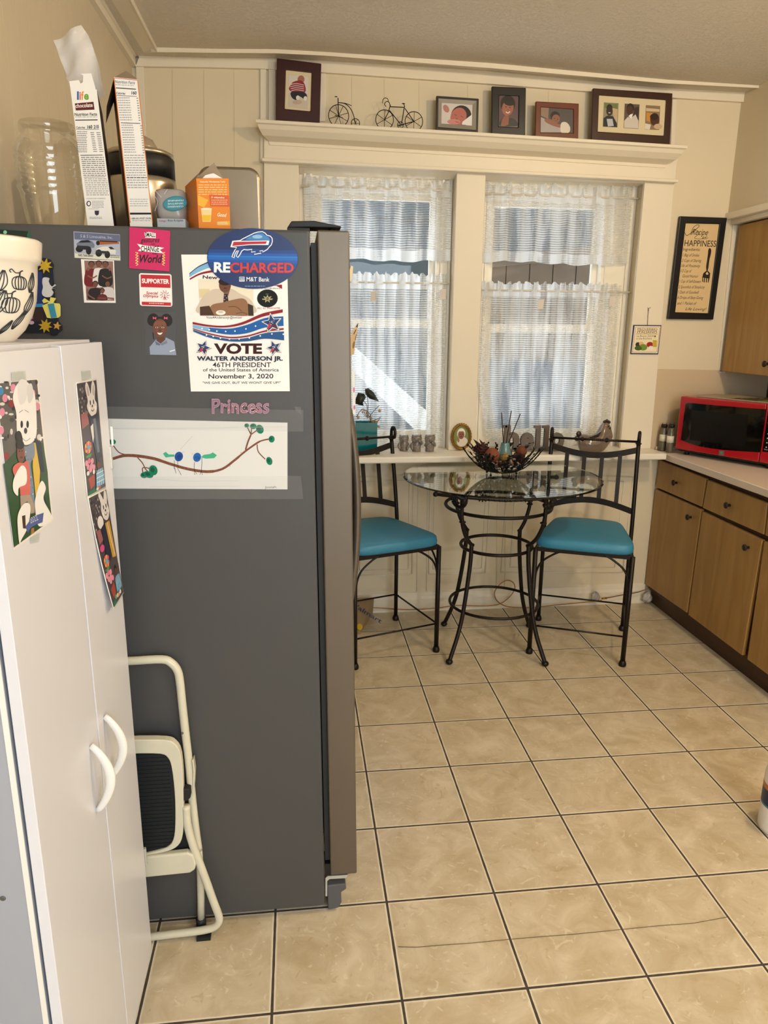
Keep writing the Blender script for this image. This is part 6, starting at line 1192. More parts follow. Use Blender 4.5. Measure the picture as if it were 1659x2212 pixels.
for pts in (((595, 1940), (640, 1905), (610, 1950)), ((600, 1960), (640, 1965), (605, 1975))): b = MB(); b.prism([cv(*p) for p in pts], (0, .002, 0)); b.build('leaf', mat('dry_leaf', '#8a6a30', .7), vz)
# magnets on the refrigerator front (seen edge-on)
for nm, quad, cc, lab, yy in (('butterfly_magnet', ((752, 596), (758, 574), (763, 575), (762, 590), (757, 610)), '#e6d2a8', 'pale butterfly magnet at the top of the refrigerator door edge', -1.50), ('butterfly_magnet', ((755, 742), (761, 715), (774, 697), (772, 716), (768, 735), (765, 765), (757, 768)), '#caa873', 'tan butterfly magnet with dark wing tips halfway up the refrigerator door edge', -1.50)):
    b = MB(); b.prism([at(1, yy, *p) for p in quad], (0, .0015, 0)); o = b.build(nm, mat('butterfly' + cc, cc, .5)); tag(o, lab, 'magnet')
    if 'tan' in lab:
        a = Art(Y(yy), NF); a.poly([(769, 705), (774, 697), (772, 708)], '#221a14'); a.line([(764, 722), (769, 712)], 1.6, '#221a14'); a.ell(764, 745, 2.4, 8, '#8a6a44', 10); a.line([(767, 735), (770, 722)], 1, '#3a2a1c'); a.build('markings', inkm, o)
b = MB(); b.prism([at(1, -1.30, *p) for p in ((760, 799), (766, 801), (768.5, 897), (762, 895))], (0, .0012, 0)); o = b.build('note_card', paper); tag(o, 'white card with pink flowers sticking out past the refrigerator door edge', 'card')
a = Art(Y(-1.30), NF); a.ell(764.5, 842, 2, 6, '#d38ab0'); a.ell(765.5, 880, 2, 5, '#cf7fa8'); a.build('printing', inkm, o)
# ================================================================== BISTRO TABLE
bronze = mat('bronze_iron', '#1d1612', .42, metal=.35, spec=.5)
TC = Vector((.739, -.226, 0)); TA = R_(-8.2)
def tdir(k): return Vector((math.cos(TA + R_(k)), math.sin(TA + R_(k)), 0))
tb_ = thing('bistro_table', TC, 'round glass topped bistro table with scrolled bronze iron base', 'table')
for k in (225, 315, 135, 45):
    d = tdir(k); b = MB(); prf = [(.322, .02), (.300, .065), (.270, .13), (.243, .21), (.222, .31), (.204, .42), (.194, .50), (.191, .574)]
    b.tube([TC + d*r + Vector((0, 0, z)) for r, z in spline2(prf)], .0105, 10); b.ball(TC + d*.325 + Vector((0, 0, .014)), (.018, .018, .014), 12); lg_ = b.build('leg', bronze, tb_)
    side = Vector((-d.y, d.x, 0)); b = MB()
    up_ = [(.181, .570), (.200, .582), (.233, .620), (.258, .672), (.270, .725), (.272, .79), (.274, .835)]
    b.tube([TC + d*r + Vector((0, 0, z)) for r, z in spline2(up_)], .0095, 10); b.torus(TC + d*.264 + Vector((0, 0, .70)), .0125, .004, (0, 0, 1), 14, 6); b.build('upper_scroll', bronze, tb_)
    b = MB(); cR = .040                                            # curl beside the leg head
    c_ = TC + d*.292 + Vector((0, 0, .815)); pts = [c_ + (side*math.cos(t) + d*.15*t/6)*cR + Vector((0, 0, math.sin(t)*cR)) for t in [R_(200 - i*17) for i in range(22)]]
    b.tube(pts, [.0085]*18 + [.0085, .0095, .011, .012], 8); b.build('curl', bronze, tb_)
for r, z, t in ((.220, .235, .0075), (.174, .535, .0085), (.255, .738, .0085)):
    b = MB(); b.torus(TC + Vector((0, 0, z)), r, t, n=56)
    b.build('ring', bronze, tb_)
for k in (270, 0, 90, 180):                                        # bars under the glass with a twisted middle
    d = tdir(k); s = Vector((-d.y, d.x, 0)); b = MB(); P_ = lambda t, dd=0: TC + d*(.238 - .05*abs(t)**2*.9 + dd) + s*(.315*t) + Vector((0, 0, .832 - .014*(1-abs(t))))
    b.tube([P_(-1 + i*.08) for i in range(26)], .0085, 8)
    for i in range(9):
        t = -.30 + .6*i/8
        if i % 1 == 0: b.ball(P_(t), (.0125, .0125, .0095), 8)
    for t in (-.33, .33):
        for e in (-.014, .014): b.torus(P_(t) + s*e, .0095, .0042, s, 14, 6)
        b.torus(P_(t), .0125, .0035, s, 14, 6)
    for t in (-1.0, 1.0): b.ball(P_(t), .013, 10)
    b.build('twisted_bar', bronze, tb_)
for k in (225, 315, 135, 45): b = MB(); b.lathe([(0, 0), (.010, 0), (.010, .037), (0, .037)], TC + tdir(k)*.272 + Vector((0, 0, .835)), 12); b.build('glass_pad', rub, tb_)
GC = Vector((.748, -.224, 0)); tg = mat('table_glass', '#e3f2ec', .015, trans=1, ior=1.45)
def glass_top():
    m = bpy.data.materials.new('table_glass_tinted'); m.use_nodes = True; b = m.node_tree.nodes['Principled BSDF']; b.inputs['Base Color'].default_value = (.90, .965, .94, 1); b.inputs['Transmission Weight'].default_value = 1; b.inputs['Roughness'].default_value = .01; b.inputs['IOR'].default_value = 1.5
    return m
b = MB(); b.lathe([(0, .873), (.464, .873), (.475, .8765), (.475, .8795), (.470, .883), (0, .883)], GC, 96, sm=False); b.build('glass_top', glass_top(), tb_)
ZG = .8835
# leaf bowl ------------------------------------------------------------------------
BC = Vector((.752, -.205, ZG)); bw_ = thing('leaf_bowl', BC, 'black wire bowl of metal leaves in the middle of the glass table', 'bowl')
def bowlpt(ph, t):                                                # t 0 bottom .. 1 rim
    r = .030 + .158*t**.78; z = .016 + .112*t**1.7; return BC + Vector((r*math.cos(ph), r*math.sin(ph), z))
rr = random.Random(11); b = MB(); SW = []
for i in range(30):
    p0 = 2*PI*i/30; sw_ = rr.uniform(-.5, .5); SW.append((p0, sw_)); b.tube([bowlpt(p0 + sw_*t*math.sin(t*3), t) for t in [j/9 for j in range(10)]], .0016, 4)
for t in (.05, .34, .66): b.tube([bowlpt(2*PI*i/48, t + .02*math.sin(i*1.1)) for i in range(48)], .0016, 4, True)
for i in range(950):
    t = rr.uniform(.05, .97)**.8; p0, sw_ = rr.choice(SW); ph = p0 + sw_*t*math.sin(t*3); p = bowlpt(ph, t); q = bowlpt(ph + .02, t); u_ = (bowlpt(ph, min(1.1, t + .05)) - p).normalized(); v_ = (q - p).normalized(); an = rr.uniform(-1.1, 1.1); uu = u_*math.cos(an) + v_*math.sin(an); vv = v_*math.cos(an) - u_*math.sin(an); L_ = rr.uniform(.012, .022); w_ = L_*.33; nn = uu.cross(vv)*.0025
    b.add([p, p + uu*L_*.4 + vv*w_ + nn, p + uu*L_, p + uu*L_*.4 - vv*w_ + nn, p + uu*L_*.45 - nn], [(0, 1, 4), (1, 2, 4), (2, 3, 4), (3, 0, 4)])
b.build('leaf_wires', mat('black_wire', '#100d0b', .45, metal=.3), bw_, fix=False)
for k in range(5): a_ = 2*PI*k/5 - 1.3; b = MB(); b.ball(BC + Vector((.075*math.cos(a_), .075*math.sin(a_), .0062)), .006, 10); b.tube([BC + Vector((.075*math.cos(a_), .075*math.sin(a_), .01)), bowlpt(a_, .2)], .002, 5); b.build('ball_foot', iron, bw_)
# potpourri -------------------------------------------------------------------------------
rr = random.Random(21); pm_ = MB()
for i in range(150):
    a_ = rr.uniform(0, 6.28); q = .125*math.sqrt(rr.random()); c = BC + Vector((q*math.cos(a_), q*math.sin(a_), .030 + .38*q + rr.uniform(0, .022))); M_ = Euler((rr.uniform(0, 6), rr.uniform(0, 6), rr.uniform(0, 6))).to_matrix().to_4x4(); pm_.ball(c, (rr.uniform(.008, .016), rr.uniform(.004, .010), rr.uniform(.002, .006)), 6, M=M_, mi=rr.choice((0, 0, 1, 2)))
o = pm_.build('potpourri', [mat('pp_dark', '#3a1c17', .8), mat('pp_rust', '#7a3c1e', .8), mat('pp_grey', '#8a8272', .8)]); tag(o, 'loose dried petals and chips filling the black leaf bowl', 'potpourri', kind='stuff')
def rose(c, R, lab, col_='#43191a', tilt=(.3, .2, 0)):
    r = thing('dried_rose', c, lab, 'dried flower', None); M0 = Euler(tilt).to_matrix()
    b = MB()
    for ring in range(4):
        n = 4 + ring; rad = R*(.25 + .25*ring)
        for i in range(n):
            a0 = 2*PI*i/n + ring*.6; wd = 2*PI/n*1.35
            def f(s, t, a0=a0, rad=rad, wd=wd, ring=ring): t = t*(1 - .28*(2*s-1)**2); a = a0 + (s-.5)*wd; rr_ = rad*(.30 + .75*math.sin(t*1.75)) + R*.05*math.sin(s*9 + a0*3)*t; return c + M0 @ Vector((rr_*math.cos(a), rr_*math.sin(a), R*(-.5 + t*(1.3 - .28*ring) + .12*math.sin(s*PI*2 + ring))))
            b.grid(f, 5, 4)
    b.build('petals', mat('rose' + col_, col_, .75, var=.4, vs=60), r, solid=.0012); b = MB(); b.ball(c + M0 @ Vector((0, 0, -R*.45)), (R*.5, R*.5, R*.35), 10); b.build('calyx', mat('calyx', '#2d2415', .8), r)
def TB(u, v, y=-.2): return at(1, y, u, v)
rose(TB(1041, 970, -.235), .040, 'large dark maroon dried rose on the left of the leaf bowl', '#4d2420'); rose(TB(1122, 990, -.265), .026, 'dark red dried rose lying front right in the leaf bowl', '#3a1516', (.9, -.3, 0))
def ppball(u, v, R, lab, c_, y): p = TB(u, v, y); b = MB(); b.grid(lambda s, t: p + Vector((math.cos(2*PI*s)*math.sin(PI*t), math.sin(2*PI*s)*math.sin(PI*t), math.cos(PI*t)))*R*(1 + .04*math.sin(9*s*PI*2)*math.sin(PI*t) + .03*math.sin(14*t)), 24, 14); o = b.build('dried_fruit', mat('fruit' + c_, c_, .75, var=.3, vs=70, bump=.4, bs=150)); tag(o, lab, 'dried fruit')
ppball(1063, 983, .034, 'rough orange-brown dried fruit ball left of the blue diffuser', '#84462b', -.285); ppball(1126, 975, .026, 'smaller rust dried fruit ball right of the blue diffuser', '#70391f', -.215)
p = TB(1092, 990, -.285); b = MB(); rr = random.Random(8)
for i in range(90): a_, z = rr.uniform(0, 6.28), rr.uniform(-1, 1); d = Vector((math.sqrt(1-z*z)*math.cos(a_), math.sqrt(1-z*z)*math.sin(a_), z)); b.torus(p + d*.0235, .0036, .0012, d, 8, 4)
b.ball(p, .022, 10); o = b.build('seed_ball', mat('seed_gold', '#b08d4f', .6, var=.5, vs=200)); tag(o, 'golden textured seed ball in front of the blue diffuser', 'ornament')
lf_ = MB()
for pts in (((1022, 948), (1033, 955), (1043, 966), (1030, 962)), ((1035, 948), (1046, 958), (1056, 970), (1043, 968))):
    q = [TB(u, v, -.20) for u, v in pts]; lf_.prism(q, (0, .002, 0))
o = lf_.build('dark_leaf', mat('leaf_dark', '#1c1210', .7)); tag(o, 'pointed dark dried leaf standing above the maroon rose', 'leaf')
df = thing('reed_diffuser', TB(1090, 985, -.2), 'small pale blue conical diffuser with three dark reeds in the leaf bowl', 'diffuser')
p = TB(1090, 985, -.2); kp = (p - CAMP).length/FPX
b = MB(); b.lathe([(0, -.025), (.034, -.025), (.0375, 0), (.034, .006), (.022, 24*kp), (.0205, 27*kp), (.021, 28.5*kp), (.017, 28.5*kp), (.016, 22*kp), (0, 20*kp)], p, 32); b.build('vessel', mat('blue_glaze', '#587f81', .12, coat=.8), df)
for (u0, v0), (u1, v1) in (((1088, 966), (1083.5, 891)), ((1092, 966), (1104.5, 887)), ((1095, 966), (1124, 894))): b = MB(); b.tube([TB(u0, v0), TB(u1, v1)], .0024, 6); b.build('reed', mat('reed', '#2e211b', .8), df)

# ================================================================== CHAIRS
seatm = mat('teal_vinyl', '#347fa0', .45, spec=.5, bump=.15, bs=300)
def make_chair(lab):
    r = thing('bistro_chair', (0, 0, 0), lab, 'chair'); H, W, D = .55, .222, .222; LB = .075
    ol = []
    for t in range(64):
        a_ = 2*PI*t/64; c_, s_ = math.cos(a_), math.sin(a_); e = .26; x = math.copysign(abs(c_)**e, c_); y = math.copysign(abs(s_)**e, s_); wd = .236 - .066*(y+1)/2; ol.append((x*wd, y*.225 - .012 + (.02*(1 - x*x) if y > .5 else -.010*(1-x*x) if y < -.5 else 0)))
    b = MB(); vs = []; lev = [(.96, .556), (.995, .562), (1.0, .580), (.985, .598), (.955, .605), (.86, .6095), (.5, .613), (.2, .614)]
    for k, z in lev: vs += [(x*k, y*k - .006*(1-k), z) for x, y in ol]
    n = 64; fs = [(i*n+j, i*n+(j+1) % n, (i+1)*n+(j+1) % n, (i+1)*n+j) for i in range(len(lev)-1) for j in range(n)] + [list(range(n))[::-1], [(len(lev)-1)*n+j for j in range(n)]]
    b.add(vs, fs, 0, True); b.build('seat', seatm, r)
    b = MB(); q = [(-W, -D), (W, -D), (W*.86, D - .01), (-W*.86, D - .01)]
    for i in range(4): (x0, y0), (x1, y1) = q[i], q[(i+1) % 4]; d = Vector((x1-x0, y1-y0, 0)).normalized(); b.strap([(x0, y0, H - .004), (x1, y1, H - .004)], (0, 0, .010), Vector((-d.y, d.x, 0))*.0035)
    b.build('apron', bronze, r)
    for s in (-1, 1):
        b = MB(); b.tube([(s*W, -D, .024), (s*W, -D, H)], .0115, 10); b.lathe([(0, 0), (.017, 0), (.0185, .010), (.0165, .018), (.0125, .028)], (s*W, -D, 0), 14); b.build('leg', bronze, r)
        def post(z): t = max(0, (z-.58)/.46); return Vector((s*W*(1 - .02*t), D + LB*t**1.2, z))
        b = MB(); b.tube([post(z) for z in (.024, .3, .58, .66, .74, .82, .90, .97, 1.005)], .0105, 10); b.lathe([(0, 0), (.017, 0), (.0185, .010), (.0165, .018), (.0125, .028)], (s*W, D, 0), 14); b.build('back_leg', bronze, r)
        top = post(1.005); b = MB(); pts = [top + Vector((0, -.021 + .021*math.cos(t), .03 + .024*math.sin(t)*1.2)) for t in [R_(i*14) for i in range(-2, 17)]]
        b.tube([top] + pts[2:], [.0105] + [.0085]*(len(pts)-2), 8); b.torus(top + Vector((0, 0, -.002)), .012, .004, (0, 0, 1), 14, 6); b.ball(pts[-1], .0095, 8); b.build('finial_hook', bronze, r)
    pL = Vector((-W*.98, D + LB - .040, 1.017)); pR = Vector((W*.98, D + LB - .040, 1.017)); b = MB(); b.tube([pL, pR], .0062, 8)
    for i in range(9): b.ball(pL.lerp(pR, .5 + (i-4)*.024), (.0085, .0078, .0078), 8)
    for t in (.36, .64):
        b.torus(pL.lerp(pR, t), .0095, .004, (1, 0, 0), 14, 6); b.torus(pL.lerp(pR, t + .012), .008, .003, (1, 0, 0), 12, 6); b.torus(pL.lerp(pR, t - .012), .008, .003, (1, 0, 0), 12, 6)
    b.build('twisted_rail', bronze, r)
    def backy(z): return D + LB*(max(0, (z-.58)/.46))**1.2
    def bandpts(f): return [Vector((-W + 2*W*i/20, backy(f(i/20)) + .006*math.sin(PI*i/20), f(i/20))) for i in range(21)]
    topf = lambda t: .972 - .040*math.sin(PI*t)**1.0; lowf = lambda t: .655 + .045*math.sin(PI*t)
    b = MB(); b.strap(bandpts(topf), (0, 0, .0155), (0, .003, 0)); b.build('top_band', bronze, r)
    b = MB(); b.strap(bandpts(lowf), (0, 0, .0155), (0, .003, 0)); b.build('lower_band', bronze, r)
    for t in (.2, .4, .6, .8):
        x = -W + 2*W*t; z0, z1 = lowf(t) - .01, topf(t) + .005; b = MB(); b.strap([(x, backy(z0 + (z1-z0)*k/6) + .008*math.sin(PI*t), z0 + (z1-z0)*k/6) for k in range(7)], (.0105, 0, 0), (0, .0028, 0)); b.build('slat', bronze, r)
    for sx in (-1, 1):
        for sy, (ex, ey) in ((-1, (1, 0)), (-1, (0, 1)), (1, (0, -1))):
            c0 = Vector((sx*W, sy*D, .36)); d = Vector((-sx*ex, ey, 0)); b = MB(); b.tube(spline2([tuple(c0 + d*.006), tuple(c0 + d*.010 + Vector((0, 0, .07))), tuple(c0 + d*.035 + Vector((0, 0, .125))), tuple(c0 + d*.085 + Vector((0, 0, .165))), tuple(c0 + d*.125 + Vector((0, 0, .186)))]), .0052, 6); b.build('brace', bronze, r)
    ZSt = .15
    for a_, c_ in (((-W, -D), (W, -D)), ((-W, D), (W, D)), ((-W, -D), (-W, D)), ((W, -D), (W, D))):
        b = MB(); b.tube([(*a_, ZSt), (*c_, ZSt)], .0048, 6); b.build('stretcher', bronze, r)
    return r
ch1 = make_chair('bistro chair with teal vinyl seat at the right of the glass table, fully in view')
ch2 = copy_tree(ch1); ch2['label'] = 'bistro chair with teal seat left of the glass table, partly hidden by the refrigerator'
ch1.location = (1.196, -.226, 0); ch1.rotation_euler = (0, 0, R_(-24.2))
ch2.location = (.159, -.137, 0); ch2.rotation_euler = (0, 0, R_(19.5))
for o in (ch1, ch2): o['group'] = 'teal seated bistro chairs'

# ================================================================== KITCHEN UNITS ON THE RIGHT
def wood(nm, c1, c2, ax):
    m = mat(nm, c1, .42, spec=.4); nt = m.node_tree; b = nt.nodes['Principled BSDF']; N = nt.nodes.new; L = nt.links.new
    tc = N('ShaderNodeTexCoord'); mp = N('ShaderNodeMapping'); mp.inputs['Scale'].default_value = ax; L(tc.outputs['Object'], mp.inputs[0])
    n = N('ShaderNodeTexNoise'); n.inputs['Scale'].default_value = 5; n.inputs['Detail'].default_value = 6; n.inputs['Distortion'].default_value = 1.2; L(mp.outputs[0], n.inputs['Vector'])
    r = N('ShaderNodeValToRGB'); r.color_ramp.elements[0].position = .3; r.color_ramp.elements[1].position = .68; r.color_ramp.elements[0].color = (*hx(c2), 1); r.color_ramp.elements[1].color = (*hx(c1), 1); L(n.outputs['Fac'], r.inputs[0]); L(r.outputs[0], b.inputs['Base Color']); return m
oak = wood('maple_door', '#ab8650', '#97723e', (3, 3, .35)); walnut = wood('dark_frame', '#4a2e1b', '#35200f', (2, .5, 6)); knobm = mat('knob_dark', '#2a2521', .4, metal=.4)
XC = 1.80
c5 = lambda x, y: (x*.3073 + 1380, y*.3073 + 840)
def Q5(*p): return [c5(*k) for k in p]
def Xq(quad, x=XC): return [at(0, x, *p) for p in quad]
d1q = Xq(Q5((145, 500), (470, 630), (440, 830), (118, 690))); e1q = Xq(Q5((115, 703), (438, 848), (336, 1575), (35, 1365))); d2q = Xq(Q5((485, 640), (900, 803), (876, 1025), (448, 837))); e2q = Xq(Q5((446, 862), (866, 1062), (725, 1875), (346, 1588)))
for q_ in (d1q, e1q):
    for p in q_: p.y = min(p.y, .281)
def square(q, y0=None, y1=None):                                    # a board has level, upright edges: average the readings
    ya = (q[0].y + q[3].y)/2 if y0 is None else y0; yb = (q[1].y + q[2].y)/2 if y1 is None else y1; zt = (q[0].z + q[1].z)/2; zb = (q[2].z + q[3].z)/2; return ya, yb, zb, zt
def front(nm, q, par, knob, edge=(0, 0)):
    b = MB(); b.prism(q, (.018, 0, 0)); o = b.build(nm, oak, par, bevel=.003)
    if knob:
        p = at(0, XC, *knob); M_ = Matrix.Translation(p) @ Matrix.Rotation(R_(-90), 4, 'Y'); b = MB(); b.lathe([(.0075, 0), (.0055, .006), (.006, .012), (.0145, .017), (.016, .022), (.012, .0265), (0, .028)], n=20, M=M_); b.build('knob', knobm, o)
    return o
ym = (d1q[1].y + e1q[1].y)/2 - .004; ye = min(d2q[1].y, e2q[2].y) - .006
def unit(lab, y0, y1):
    r = thing('base_cabinet', ((XC + XR)/2, (y0+y1)/2, 0), lab, 'cabinet', None); b = MB(); b.box((XC + .0195, y1 + .0005, .085), (XR - .004, y0 - .0005, .878)); b.build('body', walnut, r)
    b = MB(); b.box((XC + .042, y1 + .0005, 0), (XR - .004, y0 - .0005, .085)); b.build('toe_kick', walnut, r); return r
u1 = unit('maple front base cabinet nearest the window wall', .272, ym); front('drawer', d1q, u1, c5(266, 660)); front('door', e1q, u1, c5(366, 902))
u2 = unit('maple front base cabinet, second from the window wall', ym, ye); front('drawer', d2q, u2, c5(640, 818)); front('door', e2q, u2, c5(772, 1115))
u3 = unit('maple front base cabinet cut off by the right picture edge', ye, ye - .60)
z0, z1 = (e2q[2].z + e2q[3].z)/2, (e2q[0].z + e2q[1].z)/2; zd0, zd1 = (d2q[2].z + d2q[3].z)/2, (d2q[0].z + d2q[1].z)/2; sl_ = (d2q[1].z - d2q[0].z)/(d2q[1].y - d2q[0].y)
e3 = [Vector((XC, ye - .012, e2q[1].z)), Vector((XC, ye - .58, e2q[1].z)), Vector((XC, ye - .58, e2q[2].z)), Vector((XC, ye - .012, e2q[2].z))]; d3 = [Vector((XC, ye - .012, d2q[1].z)), Vector((XC, ye - .58, d2q[1].z)), Vector((XC, ye - .58, d2q[2].z)), Vector((XC, ye - .012, d2q[2].z))]
front('drawer', d3, u3, None); front('door', e3, u3, None)
# worktop
wt = mat('worktop', '#d9cabb', .35, var=.06, vs=120); XW = 1.765
ta, tb2, ba, bb2 = at(0, XW, 1413, 966), at(0, XW, 1659, 1052), at(0, XW, 1417, 981), at(0, XW, 1659, 1070)
k = (tb2.z - ta.z)/(tb2.y - ta.y); ZW0 = .915
ztop = lambda y: ZW0; 
w_ = MB(); w_.box((XW, ye - .60, .880), (XR - .003, .280, ZW0)); o = w_.build('worktop', wt, bevel=.004, seg=3); tag(o, 'pale laminate kitchen worktop under the red microwave', 'worktop')
w_ = MB(); w_.box((XW + .01, .262, ZW0 + .0005), (XR - .01, .281, ZW0 + .018)); struct(w_.build('trim_21', mat('upstand', '#dccbb2', .4), bevel=.003))
# microwave
MO = Vector((1.812, .127, .945)); MD = Vector((.436, -.900, 0)); MN = Vector((-.900, -.436, 0)); MI = -MN
mw = thing('microwave', MO + MD*.28 + MI*.16 - Vector((0, 0, .03)), 'red microwave oven with black door window standing on the worktop', 'microwave')
PM = lambda u, v: onplane(MO, MN, u, v)
redm = mat('red_enamel', '#a50f1d', .25, coat=.5); WM, HM = .575, (PM(1472, 856).z - .945)
def mq(a, b_, z0, z1, d0, d1, mb, mi=0): mb.hexa([MO + MD*a + MI*d0 + Vector((0, 0, z0)), MO + MD*b_ + MI*d0 + Vector((0, 0, z0)), MO + MD*b_ + MI*d0 + Vector((0, 0, z1)), MO + MD*a + MI*d0 + Vector((0, 0, z1))], [MO + MD*a + MI*d1 + Vector((0, 0, z0)), MO + MD*b_ + MI*d1 + Vector((0, 0, z0)), MO + MD*b_ + MI*d1 + Vector((0, 0, z1)), MO + MD*a + MI*d1 + Vector((0, 0, z1))], mi)
b = MB(); mq(.004, WM - .004, -.012, HM - .002, .022, .315, b); b.build('casing', mat('dark_casing', '#1a1716', .4), mw, bevel=.004)
b = MB(); mq(.004, WM - .004, HM - .012, HM + .0005, .018, .31, b); b.build('top_panel', redm, mw)
WD = (PM(1647, 937) - MO).dot(MD)
b = MB(); mq(0, WD - .002, .0, HM, 0, .024, b); md_ = b.build('door', redm, mw, bevel=.006, seg=3)
b = MB(); mq(WD + .001, WM, .0, HM, 0, .024, b); mp_ = b.build('control_panel', redm, mw, bevel=.006, seg=3)
wq = spline2([(1471, 950), (1500, 961), (1535, 968), (1580, 973), (1642, 977)]) + [(1655, 884), (1600, 880), (1540, 875), (1486, 870), (1481, 873)]
b = MB(); b.prism([PM(*p) for p in wq], MN*.0016); b.build('window', mat('black_glass', '#070606', .08, spec=.6, coat=.6), md_)
b = MB(); b.prism([PM(*p) + MN*.0017 for p in ((1496, 886), (1616, 896), (1612, 965), (1490, 950))], MN*.0004); b.build('window_mesh', mat('mesh_dark', '#0b0a09', .25), md_)
b = MB(); b.prism([PM(*p) for p in ((1553.5, 973), (1565, 974), (1564, 984), (1552.5, 983))], MN*.0012); lg2 = b.build('badge', mat('badge_gray', '#77706c', .35, metal=.5), md_)
a = Art(lambda u, v: PM(u, v) + MN*.0013, MN); a.ell(1558.8, 978.5, 4, 4, '#5a5450', n=18); a.ell(1558.8, 978.5, 3.2, 3.2, '#8d8580', n=18); a.text('GE', (1556.4, 980.4), (1561.4, 980.6), 3.4, '#4c4744', .01, .2); a.build('emblem', ink, lg2)
a_, b_ = WD + .012, WM - .012; b = MB(); mq(a_, b_, .055, HM - .03, -.0012, .001, b); cp = b.build('keypad', MC['black_glass'], mp_)
a = Art(lambda s, t: MO + MD*(a_ + s*(b_-a_)) + Vector((0, 0, .055 + t*(HM - .085))) + MN*.0014, MN)
for i in range(3):
    for j in range(5): a.ell(.22 + i*.28, .12 + j*.11, .05, .016, '#b9b4ae', n=8)
for s_, t in (('Cook', .70), ('Defrost', .76), ('Start', .05)): a.text(s_, (.1, t), (.42, t), .03, '#b9b4ae', up=(0, 1))
a.build('key_printing', inkm, cp)
for (i, j) in ((.04, .05), (.5, .05), (.04, .28), (.5, .28)):
    b = MB(); c = MO + MD*i + MI*j; b.lathe([(0, ZW0 + .0005), (.014, ZW0 + .0005), (.012, .936), (0, .936)], (c.x, c.y, 0), 14); b.build('foot', dark, mw)
b = MB(); zt = .945 + HM + .0015; q = [MO + MD*s + MI*t for s, t in ((.06, .05), (.50, .05), (.50, .28), (.10, .30))]; b.prism([Vector((p.x, p.y, zt)) for p in q], (0, 0, .004)); o = b.build('placemat', mat('placemat', '#a99b84', .5)); tag(o, 'printed placemat with dark green leaves lying on top of the microwave', 'placemat')
a = Art(lambda s, t: Vector((*(MO + MD*s + MI*t).xy, zt + .0042)), (0, 0, 1)); rr = random.Random(4); a.poly([(.24, .06), (.49, .06), (.49, .27), (.30, .27)], '#4f4a30')
for i in range(30): a.ell(rr.uniform(.25, .48), rr.uniform(.07, .26), rr.uniform(.008, .03), rr.uniform(.004, .012), rr.choice(['#6d6a35', '#2e3320', '#8a7a3a', '#b9a45a']), rr.uniform(0, 180), 10)
a.build('printing', inkm, o)
# two spice jars by the wall
for (u, lab, hh) in ((1450, 'glass spice bottle with white label left of the microwave, nearest the wall end', .105), (1462, 'second glass spice bottle, touching the left side of the red microwave', .112)):
    p = at(2, ZW0, u, 967); p = Vector((1.795 + (u-1450)*.0012, .235 - (u-1450)*.0045, ZW0 + .0006)); r = thing('spice_bottle', p, lab, 'bottle')
    b = MB(); b.lathe([(0, 0), (.0185, 0), (.0195, .004), (.0195, hh), (.014, hh + .014), (.0125, hh + .026), (0, hh + .026)], p, 20); b.build('bottle_body', mat('spice_glass', '#6a6255', .15, spec=.6, var=.4, vs=18), r)
    b = MB(); b.lathe([(.0199, .055), (.0199, .092)], p, 20); b.build('label', mat('spice_label', '#d8d3bd', .6), r)
    b = MB(); b.lathe([(0, hh + .026), (.0165, hh + .026), (.0165, hh + .042), (0, hh + .042)], p, 20); b.build('cap', dark, r)
    b = MB(); b.torus(p + Vector((0, 0, hh + .05)), .012, .0016, (0, 1, 0), 16, 5, arc=(0, PI)); b.build('wire_loop', iron, r)
# wall cupboard
w_ = MB(); w_.box((XR - .012, -1.4, ZW0 + .001), (XR - .001, .276, 1.50)); struct(w_.build('trim_22', walnut))  # dark board added to stand for the shade under the cupboard
XU = 2.10; ua, ub = at(0, XU, 1561, 803), at(0, XU, 1597, 486); yU = .245; zU0, zU1 = 1.352, 2.106
wc = thing('wall_cabinet', ((XU + XR)/2, -.1, zU0), 'maple wall cupboard above the microwave, under the soffit', 'cabinet')
b = MB(); b.box((XU + .019, -.56, zU0 + .004), (XR - .004, yU, zU1)); b.build('body', walnut, wc)
b = MB(); b.box((XU, -.17, zU0), (XU + .018, yU, zU1 - .002)); dd = b.build('door', oak, wc, bevel=.003)
b = MB(); b.box((XU, -.555, zU0), (XU + .018, -.176, zU1 - .002)); b.build('door', oak, wc, bevel=.003)
p = at(0, XU, 1659, 786); M_ = Matrix.Translation(p) @ Matrix.Rotation(R_(-90), 4, 'Y'); b = MB(); b.lathe([(.0075, 0), (.0055, .006), (.006, .012), (.0145, .017), (.016, .022), (.012, .0265), (0, .028)], n=20, M=M_); b.build('knob', knobm, dd)

# ================================================================== FLOOR CLUTTER
bc = at(2, 0, 1684, 1792); bt_ = thing('cleaner_bottle', bc, 'white cleaner bottle with navy and magenta label on the floor at the right picture edge', 'bottle')
R = .066
b = MB(); b.lathe([(0, 0), (R - .006, 0), (R, .008), (R + .001, .022), (R, .20), (R - .006, .225), (.045, .25), (.024, .275), (.020, .30), (0, .30)], bc, 40); b.build('bottle_body', mat('white_hdpe', '#eceae6', .3), bt_)
b = MB(); rows = [(.022, '#b9b6b2'), (.030, '#c42a6a'), (.062, '#d98fae'), (.075, '#8fb6c6'), (.090, '#3f8aa5'), (.108, '#1e2f57'), (.150, '#182547'), (.158, '#c9752f'), (.172, '#c9752f')]
def bandcol(z0, z1, c_, a0=0, a1=2*PI, e=.0006):
    n = 40; vs = [bc + Vector(((R + e)*math.cos(a0 + (a1-a0)*i/n), (R + e)*math.sin(a0 + (a1-a0)*i/n), z)) for z in (z0, z1) for i in range(n+1)]; b.add(vs, [(i, i+1, n+2+i, n+1+i) for i in range(n)], 0, True, hx(c_))
